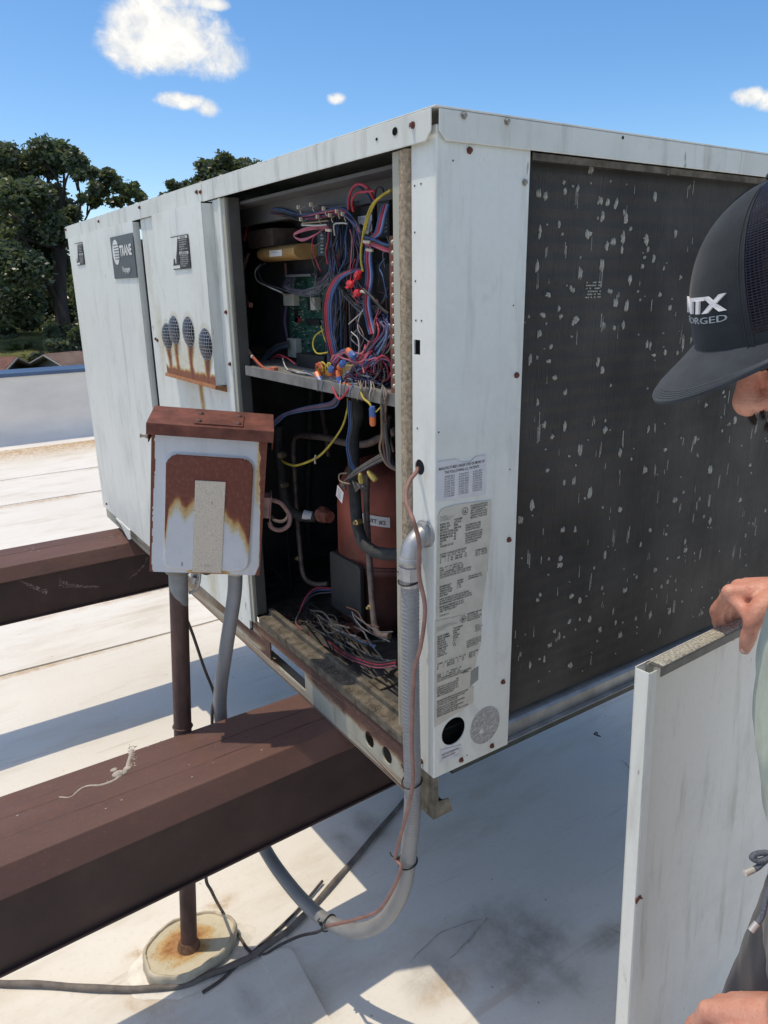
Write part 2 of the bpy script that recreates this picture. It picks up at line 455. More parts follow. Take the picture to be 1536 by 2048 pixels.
M_COMP = plain('oxide_red_shell', (0.27, 0.068, 0.046), 0.55, 0, 0.4, var=0.55, scale=9, bump=0.15, bscale=90)
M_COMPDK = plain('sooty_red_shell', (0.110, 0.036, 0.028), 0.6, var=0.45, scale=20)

# ------------------------------------------------------------------ roof, ground, far setting
Z_GROUND = -5.2
def roof_z(x): 
    x = np.asarray(x, float)
    return np.interp(x, [-9.0, -1.9, -0.45, 20], [-0.80, -0.70, -0.60, -0.60])
def roof_mat():
    m, t, b = new_mat('white_roof_membrane')
    v = t.coords()
    at = t.new('ShaderNodeAttribute', attribute_name='stain').outputs['Fac']
    rt = t.new('ShaderNodeAttribute', attribute_name='rust').outputs['Fac']
    big = t.noise(v, 0.9, 5, 0.6); mid = t.noise(t.coords((1.0, 0.35, 1)), 6, 5, 0.62); fine = t.noise(v, 75, 4, 0.6)
    c = t.ramp(big, [(0.28, (0.72, 0.68, 0.595)), (0.72, (0.82, 0.80, 0.745))])
    c = t.mix(t.m('MULTIPLY', t.smooth(mid, 0.48, 0.76), 0.55), c, (0.56, 0.485, 0.37))
    lng = t.noise(t.coords((7.0, 0.55, 1)), 2.2, 6, 0.65, 0.6)
    c = t.mix(t.m('MULTIPLY', t.smooth(lng, 0.58, 0.70), 0.40), c, (0.50, 0.42, 0.32))
    scuf = t.noise(t.coords((1.0, 4.0, 1), rot=(0, 0, 0.6)), 9.0, 5, 0.7, 1.2)
    c = t.mix(t.m('MULTIPLY', t.smooth(scuf, 0.66, 0.74), 0.35), c, (0.38, 0.34, 0.29))
    c = t.mix(t.m('MULTIPLY', t.smooth(fine, 0.52, 0.75), 0.16), c, (0.44, 0.40, 0.33))
    specks = t.smooth(t.noise(v, 38, 2), 0.745, 0.77)
    c = t.mix(t.m('MULTIPLY', specks, 0.5), c, (0.16, 0.13, 0.10))
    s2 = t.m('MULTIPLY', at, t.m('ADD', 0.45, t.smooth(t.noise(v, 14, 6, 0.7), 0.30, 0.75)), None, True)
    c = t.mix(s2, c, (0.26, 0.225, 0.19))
    r2 = t.m('MULTIPLY', rt, t.m('ADD', 0.35, t.smooth(t.noise(v, 26, 5, 0.7), 0.35, 0.65)), None, True)
    c = t.mix(r2, c, (0.46, 0.29, 0.13))
    t.put(b.inputs['Base Color'], c); b.inputs['Roughness'].default_value = 0.55; b.inputs['Specular IOR Level'].default_value = 0.35
    bp = t.new('ShaderNodeBump'); bp.inputs['Strength'].default_value = 0.55; bp.inputs['Distance'].default_value = 0.004
    t.put(bp.inputs['Height'], t.m('ADD', t.m('ADD', mid, t.m('MULTIPLY', lng, 1.1)), t.m('MULTIPLY', fine, 0.18))); t.l.new(bp.outputs[0], b.inputs['Normal'])
    return m
M_ROOF = roof_mat()

def make_roof():
    xs = np.unique(np.concatenate([np.linspace(-8.55, -3.0, 110), np.arange(-3.0, 0.8, 0.018), np.linspace(0.8, 12, 30)]))
    ys = np.unique(np.concatenate([np.linspace(-14, -1.2, 26), np.arange(-1.2, 1.5, 0.018), np.linspace(1.5, 14, 50)]))
    X, Y = np.meshgrid(xs, ys)
    Zr = roof_z(X)
    # membrane ripples
    calm = sstep(np.sqrt((X + 0.54) ** 2 + (Y + 0.28) ** 2), 0.28, 0.6)
    Zr = Zr + calm * 0.007 * (fbm(X * 2.2 + 3, Y * 1.3, 0.2) - 0.5) + calm * 0.010 * np.maximum(0, fbm(X * 7, Y * 2.6, 1.4) - 0.54)
    st = np.zeros_like(X); ru = np.zeros_like(X)
    def blob(A, cx, cy, rx, ry, k, ang=0.0, f=7.0):
        ca, sa = math.cos(ang), math.sin(ang)
        u = ((X - cx) * ca + (Y - cy) * sa) / rx; w = (-(X - cx) * sa + (Y - cy) * ca) / ry
        q = 1 - np.sqrt(u * u + w * w) + 1.1 * (fbm(X * f + cx * 9, Y * f, 0.3) - 0.5)
        np.maximum(A, k * sstep(q, -0.1, 0.9), out=A)
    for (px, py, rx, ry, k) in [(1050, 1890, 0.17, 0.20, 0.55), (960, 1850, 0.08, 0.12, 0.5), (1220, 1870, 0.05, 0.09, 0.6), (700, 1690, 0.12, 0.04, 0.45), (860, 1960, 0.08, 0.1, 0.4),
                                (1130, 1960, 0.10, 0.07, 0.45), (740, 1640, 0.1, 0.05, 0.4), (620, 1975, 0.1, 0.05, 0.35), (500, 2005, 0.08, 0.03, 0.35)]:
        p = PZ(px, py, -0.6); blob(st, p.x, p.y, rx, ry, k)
    for (px, py, rx, ry, k) in [(440, 1800, 0.035, 0.07, 0.75), (275, 1900, 0.03, 0.02, 0.9), (295, 1985, 0.05, 0.02, 0.6), (265, 2010, 0.03, 0.02, 0.8), (560, 1740, 0.10, 0.02, 0.35), (900, 1975, 0.04, 0.12, 0.4), (330, 1975, 0.16, 0.10, 0.35)]:
        p = PZ(px, py, -0.6); blob(ru, p.x, p.y, rx, ry, k)
    # dirty water line along the parapet and in the low strip
    ru = np.maximum(ru, 0.95 * sstep(-X, 7.2, 8.3) * sstep(fbm(X * 1.3, Y * 0.7, 3.1), 0.30, 0.62))
    # dirt lines that have settled beside the laps
    for x0, w, k in [(-3.05, 0.020, 0.55), (-2.47, 0.014, 0.85), (-1.35, 0.015, 0.4), (-4.3, 0.04, 0.6), (-5.6, 0.05, 0.65), (-6.6, 0.05, 0.5)]:
        q = np.exp(-((X - x0 - 0.03 * (fbm(Y * 1.2, X * 0 + x0) - 0.5)) / w) ** 2)
        ru = np.maximum(ru, k * q * sstep(fbm(Y * 3, X * 2, 0.7), 0.25, 0.6))
    n, k = X.shape
    idx = np.arange(n * k).reshape(n, k)
    F = np.stack([idx[:-1, :-1], idx[:-1, 1:], idx[1:, 1:], idx[1:, :-1]], -1).reshape(-1, 4)
    me = bpy.data.meshes.new('roof_surface')
    me.from_pydata(np.stack([X, Y, Zr], -1).reshape(-1, 3).tolist(), [], F.tolist())
    for nm, A in (('stain', st), ('rust', ru)):
        a = me.attributes.new(nm, 'FLOAT', 'POINT'); a.data.foreach_set('value', A.ravel().astype(np.float32))
    me.polygons.foreach_set('use_smooth', [True] * len(me.polygons)); me.materials.append(M_ROOF)
    o = bpy.data.objects.new('roof_surface', me); link(o); tag(o, kind='structure'); 
    # laps: a second sheet edge lying on the first
    def lap(pts, w, name='membrane_lap'):
        mb = MB(); rows = []
        for i, p in enumerate(pts):
            q = pts[min(i + 1, len(pts) - 1)] - pts[max(i - 1, 0)]; nrm = Vector((-q.y, q.x, 0)).normalized() * w
            a = p + nrm; c = p
            za, zc = float(roof_z(a.x)), float(roof_z(c.x))
            rows.append([Vector((c.x, c.y, zc + 0.001)), Vector((c.x, c.y, zc + 0.0065)), Vector((a.x, a.y, za + 0.0055)), Vector((a.x, a.y, za - 0.004))])
        mb.grid(rows, 0, False)
        l = mb.build(name, M_ROOF, o)
    for x0 in (-1.37, -2.48, -3.07, -4.32, -5.62, -6.62):
        lap([Vector((x0 + 0.012 * math.sin(i * 1.7 + x0), -9 + i * 0.45, 0)) for i in range(40)], 0.075)
    M_WR = plain('dirt_in_wrinkle', (0.40, 0.36, 0.31), 0.9, var=0.4, scale=60)
    for pts, r_ in [([(975, 1836), (950, 1868), (925, 1895), (900, 1918)], 0.0028), ([(975, 1836), (930, 1848), (880, 1868), (840, 1905), (820, 1925)], 0.0011), 
                    ([(1240, 1520), (1258, 1535), (1262, 1560)], 0.0014), ([(1200, 1850), (1260, 1875), (1300, 1880)], 0.0012), ([(530, 1560), (480, 1580), (430, 1592)], 0.0009)]:
        q = MB(); c = catmull([PZ(x, y, -0.5985) for (x, y) in pts], 7); n_ = len(c)
        q.tube([Vector((p.x + 0.0012 * math.sin(i * 0.8), p.y + 0.001 * math.sin(i * 0.5), float(roof_z(p.x)) + 0.0035)) for i, p in enumerate(c)], [0.7 * r_ * (0.3 + 0.9 * math.sin(math.pi * i / (n_ - 1))) for i in range(n_)], 6); q.build('wrinkle', M_WR, o, fixn=False)
    a, b = PZ(515, 1900, -0.6), PZ(600, 2075, -0.6)
    lap([a.lerp(b, i / 6) for i in range(9)], 0.07)
    return o
ROOF = make_roof()

M_GRASS = plain('lawn', (0.055, 0.085, 0.025), 0.9, 0, 0.2, var=0.4, scale=0.35)
mb = MB(); mb.box(-900, 900, -900, 900, Z_GROUND - 0.5, Z_GROUND)
tag(mb.build('ground', M_GRASS), kind='structure')

M_BANK = plain('dry_lawn', (0.12, 0.125, 0.045), 0.95, 0, 0.1, var=0.45, scale=1.2)
mb = MB(); rows = []
for i in range(60):
    y = -40 + i * 1.5
    rows.append([Vector((x + 0.6 * math.sin(y * 0.3), y, z + 0.18 * math.sin(y * 0.7 + x))) for x, z in ((-25.5, Z_GROUND - 0.4), (-27.5, -4.0), (-29.0, -1.95), (-31.0, -1.62), (-34, -1.35), (-40, -0.9), (-60, 0.2), (-90, -1.0), (-140, Z_GROUND - 0.5))])
mb.grid(rows); tag(mb.build('lawn_bank', M_BANK), kind='structure')
M_WALLP = plain('white_parapet_membrane', (0.80, 0.765, 0.71), 0.6, 0, 0.3, var=0.10, scale=1.6, bump=0.2, bscale=12, stretch=(1, 1, 3))
M_COPING = plain('blue_metal_coping', (0.055, 0.105, 0.20), 0.4, 0.0, 0.5, var=0.12, scale=3)
M_STUCCO = plain('building_wall', (0.42, 0.38, 0.33), 0.85, var=0.12, scale=2)
def make_parapet():
    zt = 0.0
    p = empty('parapet_wall', (-8.5, 0, -0.8))
    tag(p, 'low white membrane parapet wall with blue metal coping at the roof edge', 'parapet wall')
    mb = MB(); rows = []
    for i in range(57):
        y = -14 + i * 0.5
        x = -8.52 + 0.02 * math.sin(y * 1.7)
        rows.append([Vector((x + 0.30, y, -0.792)), Vector((x + 0.12, y, -0.765)), Vector((x + 0.035, y, -0.70)), Vector((x + 0.01, y, -0.5)), Vector((x, y, zt))])
    mb.grid(rows); mb.build('membrane_face', M_WALLP, p)
    mb = MB(); mb.box(-8.80, -8.535, -14, 14, Z_GROUND, zt); mb.build('wall_core', M_STUCCO, p)
    mb = MB()
    mb.prism([(-8.49, zt - 0.02), (-8.485, zt - 0.02), (-8.485, zt + 0.02), (-8.84, zt + 0.035), (-8.84, zt - 0.05), (-8.83, zt - 0.05), (-8.83, zt + 0.02), (-8.49, zt + 0.012)], 'y', -14, 14)
    mb.build('coping', M_COPING, p)
    mb = MB(); mb.box(-8.53, 12, -14, 14, Z_GROUND, -0.95); o = mb.build('building', M_STUCCO); tag(o, 'flat roofed building block under the white membrane roof', 'building')
make_parapet()

# ------------------------------------------------------------------ the rooftop unit
UL, UW, UH = 2.249, 1.345, 1.140
X1, Y1, Zv = Vector((1, 0, 0)), Vector((0, 1, 0)), Vector((0, 0, 1))
NS = Vector((0, -1, 0))
def rooftop_unit():
    U = empty('rooftop_unit', (-UL / 2, UW / 2, 0))
    tag(U, 'weathered pale grey packaged rooftop air conditioner with an open wiring compartment and bare condenser coil', 'air conditioner')
    # --- top
    mb = MB(); mb.box(-UL - 0.008, 0.005, -0.007, UW + 0.01, UH - 0.003, UH)
    for i in range(1, 4): mb.box(-UL * i / 4 - 0.004, -UL * i / 4 + 0.004, 0.0, UW, UH, UH + 0.004)
    mb.build('top_panel', M_CAP, U, 0.001)
    zl = 1.098
    def lip(poly, y0, y1, axis='y', m=M_CAP):
        q = MB(); q.prism(poly, axis, y0, y1); return q.build('top_flange', m, U, 0.0012)
    lip([(-UL - 0.010, zl), (-1.404, zl), (-1.404, UH - 0.0035), (-UL - 0.010, UH - 0.0035)], -0.0100, -0.0075)
    lip([(-1.4035, zl - 0.001), (-0.841, zl - 0.002), (-0.841, UH - 0.0035), (-1.4035, UH - 0.0035)], -0.0112, -0.0085)
    lip([(-0.8405, zl), (-0.013, zl), (-0.0008, zl + 0.012), (-0.0008, UH - 0.0035), (-0.8405, UH - 0.0035)], -0.0100, -0.0075)
    lip([(0.0, zl + 0.012), (0.012, zl), (0.70, zl), (0.70, UH - 0.0035), (0.0, UH - 0.0035)], 0.0030, 0.0055, 'x')
    lip([(0.7005, zl), (UW, zl), (UW, UH - 0.0035), (0.7005, UH - 0.0035)], 0.0030, 0.0055, 'x')
    mb = MB(); mb.box(0.0, 0.0022, 0.178, UW, zl - 0.012, zl - 0.002); mb.build('drip_edge', M_LEDGE, U)
    # --- corner post: a folded sheet with holes punched through
    mb = MB()
    mb.prism([(-0.058, 0.0), (-0.0022, 0.0), (-0.0007, 0.0007), (0, 0.0022), (0, 0.174), (-0.0025, 0.174), (-0.0025, 0.0025), (-0.058, 0.0025)], 'z', 0.088, 1.118)
    post = mb.build('corner_post', M_PAINT, U)
    c = MB(); c.box(-0.054, -0.038, -0.02, 0.0023 + 0.01, 0.812, 0.834)
    c.lathe([(0.0125, -0.03), (0.0125, 0.02)], frame((-0.040, 0, 0.639), (0, 1, 0)), 18)
    c.lathe([(0.0265, -0.03), (0.0265, 0.03)], frame((0, 0.0435, 0.1665), (1, 0, 0)), 28)
    cut(post, c)
    mb = MB(); mb.prism([(-0.058, 0.0), (-0.0022, 0.0), (-0.0022, 0.055), (-0.030, 0.085), (-0.058, 0.085)], 'y', 0.0, 0.0)
    mb = MB()                                                     # the foot below the post
    mb.prism([(-0.043, 0.087), (-0.001, 0.087), (-0.001, 0.0), (-0.043, 0.0)], 'y', 0.0005, 0.0033)
    mb.prism([(0.004, 0.087), (0.0045, 0.0), (0.045, 0.0), (0.036, 0.030), (0.012, 0.034), (0.010, 0.087)], 'x', -0.0035, -0.001)
    mb.box(-0.040, -0.0036, 0.0072, 0.045, 0.0, 0.003)
    mb.build('corner_foot', plain('dull_bracket', (0.16, 0.145, 0.115), 0.75, var=0.5, scale=40), U)
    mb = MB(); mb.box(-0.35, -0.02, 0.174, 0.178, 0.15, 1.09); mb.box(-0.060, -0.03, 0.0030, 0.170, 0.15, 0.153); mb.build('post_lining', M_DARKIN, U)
    # --- base rail along the service side
    mb = MB()
    mb.box(-UL + 0.004, -0.004, 0.004, 0.0075, 0.0, 0.0985)
    rail = mb.build('base_rail', M_RUSTY_RAIL, U)
    c = MB(); c.box(-0.668, -0.486, -0.02, 0.03, 0.024, 0.072)
    for x in (-0.216, -0.153): c.lathe([(0.0175, -0.03), (0.0175, 0.03)], frame((x, 0, 0.045), (0, 1, 0)), 24)
    for x in (-1.92, -1.99): c.lathe([(0.014, -0.03), (0.014, 0.03)], frame((x, 0, 0.035), (0, 1, 0)), 16)
    cut(rail, c)
    me = rail.data; bm = bmesh.new(); bm.from_mesh(me)
    bmesh.ops.triangulate(bm, faces=[f for f in bm.faces if len(f.verts) > 4])
    for k in range(6): bmesh.ops.subdivide_edges(bm, edges=[e for e in bm.edges if e.calc_length() > 0.014], cuts=1, use_grid_fill=False) if k else None
    bm.to_mesh(me); bm.free()
    co = np.array([v.co for v in me.vertices]); x, z = co[:, 0], co[:, 2]
    ru = np.maximum(1.0 * sstep(z + 0.045 * fbm(x * 18, z * 8) + 0.02 * sstep(x, -0.7, -0.2), 0.085, 0.125) * sstep(x, -0.80, -0.68),
                    0.9 * sstep(x, -0.75, -0.70) * sstep(-x, 0.60, 0.68))
    ru = np.maximum(ru, 0.32 * sstep(-x, 0.7, 0.8) * sstep(fbm(x * 6, z * 4), 0.42, 0.7)); ru = np.maximum(ru, 0.7 * sstep(0.03 - z, 0, 0.03) * sstep(fbm(x * 9, z * 9), 0.52, 0.7))
    a = me.attributes.new('rust', 'FLOAT', 'POINT'); a.data.foreach_set('value', ru.astype(np.float32))
    mb = MB(); mb.box(-UL + 0.004, -0.004, 0.0076, 0.045, 0.0, 0.003); mb.build('rail_flange', M_RUSTY_RAIL, U)
    mb = MB(); mb.box(-UL + 0.004, -0.004, UW - 0.01, UW - 0.006, 0.0, 0.098); mb.build('base_rail', M_RUSTY_RAIL, U)
    mb = MB(); mb.box(-UL + 0.01, -0.03, 0.03, UW - 0.012, 0.086, 0.0975); mb.build('base_pan', M_DIRT, U)
    mb = MB(); mb.box(-UL, -UL + 0.004, 0.004, UW, 0.0, 1.10); mb.box(-UL, -0.02, UW - 0.005, UW, 0.1, 1.10); mb.build('cabinet_wall', M_PAINT, U)
    mb = MB()                                                     # ledge with a raised lip across the opening
    mb.prism([(0.0015, 0.099), (0.0015, 0.121), (0.030, 0.121), (0.030, 0.136), (0.042, 0.136), (0.052, 0.099)], 'x', -0.722, -0.062)
    mb.build('door_ledge', M_LEDGE, U, 0.0025)
    # --- left corner and doors
    mb = MB(); mb.box(-UL, -2.196, 0.0, 0.003, 0.066, 1.10); mb.build('corner_post', M_PAINT, U, 0.001)
    def dented(x0, x1, z0, z1, y, amp=0.0016, nx=60, nz=60, rust=None, name='access_door', thick=0.018, mat_=M_PAINT):
        g = np.linspace(0, 1, nx); h = np.linspace(0, 1, nz); A, B = np.meshgrid(g, h)
        X = x0 + (x1 - x0) * A; Z = z0 + (z1 - z0) * B
        ed = np.minimum(np.minimum(A, 1 - A) * (x1 - x0), np.minimum(B, 1 - B) * (z1 - z0))
        Yv = y + amp * (fbm(X * 5 + x0, Z * 4, 0.7) - 0.5) * 2 * sstep(ed, 0, 0.06)
        q = MB(); q.grid([[Vector((X[i, j], Yv[i, j], Z[i, j])) for j in range(nx)] for i in range(nz)])
        front = len(q.v)
        for (a0, a1, b0, b1) in ((x0, x0 + 0.003, z0, z1), (x1 - 0.003, x1, z0, z1), (x0, x1, z1 - 0.003, z1), (x0, x1, z0, z0 + 0.003)): q.box(a0, a1, y + 0.0005, y + thick, b0, b1)
        o = q.build(name, mat_, U, fixn=False)
        if rust is not None:
            v = np.zeros(len(q.v), np.float32); v[:front] = rust(X, Z).ravel()
            at = o.data.attributes.new('rust', 'FLOAT', 'POINT'); at.data.foreach_set('value', v)
        return o
    door = dented(-2.190, -1.362, 0.066, 1.096, -0.018)
    mb = MB(); mb.box(-1.335, -0.768, 0.0015, 0.004, 0.066, 1.10); mb.box(-1.361, -1.336, 0.010, 0.014, 0.066, 1.10); mb.build('door_backing', M_BLACK, U)
    HX = [(-1.116, 0.792, 0.034), (-1.054, 0.810, 0.036), (-0.948, 0.810, 0.037), (-0.840, 0.785, 0.038)]
    def low_rust(X, Z):
        r = 0.45 * np.exp(-((X + 0.965 + 0.006 * np.sin(Z * 30)) / 0.016) ** 2) * sstep(Z, 0.50, 0.66)
        return np.maximum(r, 0.15 * sstep(fbm(X * 4, Z * 1.2, 2.2), 0.55, 0.75))
    vd = dented(-1.333, -0.768, 0.070, 1.097, -0.004, 0.0010, 60, 90, low_rust, thick=0.006)
    def vent_rust(X, Z):
        r = np.zeros_like(X)
        for k, (hx, hz, hr) in enumerate(HX):
            d = np.sqrt(((X - hx) / (hr + 0.004)) ** 2 + ((Z - hz) / (hr + 0.006)) ** 2)
            r = np.maximum(r, 0.12 * sstep(1.35 - d, 0, 0.3))
            below = hz - hr * 0.8 - Z
            w = np.where(below > 0, 0.026 - 0.20 * np.minimum(below, 0.08) + 0.9 * np.maximum(0, below - 0.055) , 0.0)
            w = np.maximum(w, 0.006) * (below > -0.01)
            s = np.exp(-((X - hx - 0.004 * np.sin(Z * 55 + k)) / np.maximum(w, 1e-4)) ** 2 * 1.4) * sstep(below, -0.012, 0.004)
            r = np.maximum(r, (0.62 - 0.1 * (k == 1)) * s * (0.75 + 0.5 * fbm(X * 60, Z * 10, k)))
        r = np.maximum(r, 0.55 * sstep(0.712 + 0.018 * fbm(X * 25, Z * 0, 4.4) - Z, 0.0, 0.016))
        r = np.maximum(r, 0.13 * sstep(fbm(X * 11, Z * 1.6, 5.1) + 0.25 * sstep(0.86 - Z, 0, 0.15), 0.5, 0.8))
        return r
    mb0 = dented(-1.150, -0.800, 0.690, 1.094, -0.030, 0.0012, 150, 150, vent_rust, 'vent_hood', 0.026)
    mb = MB(); mb.prism([(-0.0315, 0.694), (-0.0345, 0.686), (-0.004, 0.676), (-0.004, 0.690)], 'x', -1.160, -0.796)
    lipo = mb.build('vent_lip', M_PAINT, U, 0.001)
    at = lipo.data.attributes.new('rust', 'FLOAT', 'POINT'); at.data.foreach_set('value', np.full(len(lipo.data.vertices), 0.45, np.float32))
    mw = MB(); md = MB()
    for hx, hz, hr in HX:                                         # bulging wire gauze over each combustion air hole
        md = MB(); md.lathe([(hr, 0.0), (hr * 0.9, 0.0035), (hr * 0.6, 0.0065), (0.002, 0.008)], frame((hx, -0.0305, hz), (0, -1, 0)), 22)
        g = md.build('vent_gauze', M_BLACK, U)
        mw = MB(); st = 0.0078; k = int(hr / st)
        def dome(a, b): return Vector((hx + a, -0.0305 - 0.010 * max(0.0, 1 - (a * a + b * b) / (hr * hr)) ** 0.6, hz + b))
        for i in range(-k, k + 1):
            a = i * st; h = math.sqrt(max(0, hr * hr - a * a))
            mw.tube([dome(a, -h + 2 * h * q / 8) for q in range(9)], 0.0011, 4, 0, False)
            mw.tube([dome(-h + 2 * h * q / 8, a) for q in range(9)], 0.0011, 4, 0, False)
        w = mw.build('gauze_wire', plain('gauze_wire', (0.34, 0.35, 0.38), 0.35, 0.8, var=0.3, scale=200), g, fixn=False)
    # frame between the vent door and the opening
    mb = MB(); mb.box(-0.766, -0.752, -0.006, 0.004, 0.098, 1.098); mb.build('door_frame', M_PAINT, U, 0.0015)
    mb = MB(); mb.box(-0.7515, -0.738, -0.002, 0.006, 0.098, 1.098); mb.build('door_frame', M_RUSTY_RAIL, U, 0.0015)
    mb = MB(); mb.box(-0.7378, -0.730, 0.003, 0.030, 0.1215, 1.098); mb.build('door_jamb', plain('dark_grey_jamb', (0.075, 0.075, 0.07), 0.7, var=0.3, scale=12), U, 0.0015)
    mb = MB(); mb.box(-0.108, -0.0865, 0.001, 0.024, 0.138, 1.098); mb.build('door_frame', M_RUSTY_RAIL, U, 0.0015)
    mb = MB(); rows = []
    for i in range(90):
        z = 0.125 + (1.097 - 0.125) * i / 89; w = 0.002 * (fbm(z * 40, 0.3) - 0.5)
        rows.append([Vector((-0.086 + w, 0.010, z)), Vector((-0.0835 + w, -0.004 + w, z)), Vector((-0.0655 + w, -0.0055 - w, z)), Vector((-0.062 + w, 0.010, z))])
    mb.grid(rows); mb.build('weatherstrip', M_FOAM, U)
    mb = MB(); mb.box(-0.131, -0.1085, 0.010, 0.013, 0.745, 0.985); st = mb.build('terminal_strip', M_RUST, U)
    for i in range(15):
        q = MB(); q.lathe([(0.0042, 0), (0.004, 0.003), (0.0015, 0.005)], frame((-0.119, 0.010, 0.757 + 0.0156 * i), (0, -1, 0)), 8)
        q.build('terminal_screw', M_SCREW, st)
    # lifting lug on the rail
    mb = MB(); mb.prism([(-1.99, 0.066), (-1.80, 0.062), (-1.80, 0.030), (-1.835, 0.018), (-1.87, 0.030), (-1.92, 0.052), (-1.99, 0.060)], 'y', -0.022, -0.0185)
    mb.box(-1.99, -1.80, -0.022, 0.003, 0.062, 0.0655); mb.build('lifting_lug', M_PAINT, U, 0.0015)
    # --- inside
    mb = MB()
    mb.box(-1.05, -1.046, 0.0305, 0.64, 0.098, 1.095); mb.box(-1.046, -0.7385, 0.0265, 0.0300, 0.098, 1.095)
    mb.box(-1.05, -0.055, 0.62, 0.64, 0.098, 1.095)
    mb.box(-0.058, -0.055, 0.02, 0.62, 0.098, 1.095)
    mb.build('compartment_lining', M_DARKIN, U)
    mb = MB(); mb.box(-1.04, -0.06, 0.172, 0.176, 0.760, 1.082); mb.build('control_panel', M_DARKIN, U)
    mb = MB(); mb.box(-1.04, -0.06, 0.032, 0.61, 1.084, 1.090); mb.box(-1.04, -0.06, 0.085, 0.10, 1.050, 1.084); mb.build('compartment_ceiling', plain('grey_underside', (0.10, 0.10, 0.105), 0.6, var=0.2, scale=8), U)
    mb = MB(); mb.box(-1.04, -0.10, 0.033, 0.172, 0.738, 0.742); mb.box(-0.712, -0.105, 0.012, 0.0329, 0.738, 0.742); mb.box(-0.712, -0.105, 0.0085, 0.0118, 0.723, 0.744); sh = mb.build('wiring_shelf', plain('dusty_galvanised', (0.21, 0.205, 0.195), 0.6, 0.3, var=0.35, scale=22), U, 0.0008)
    mb = MB(); mb.box(-1.04, -0.06, 0.0525, 0.61, 0.0978, 0.104)
    mb.build('floor_pan', M_DIRT, U)
    return U
UNIT = rooftop_unit()

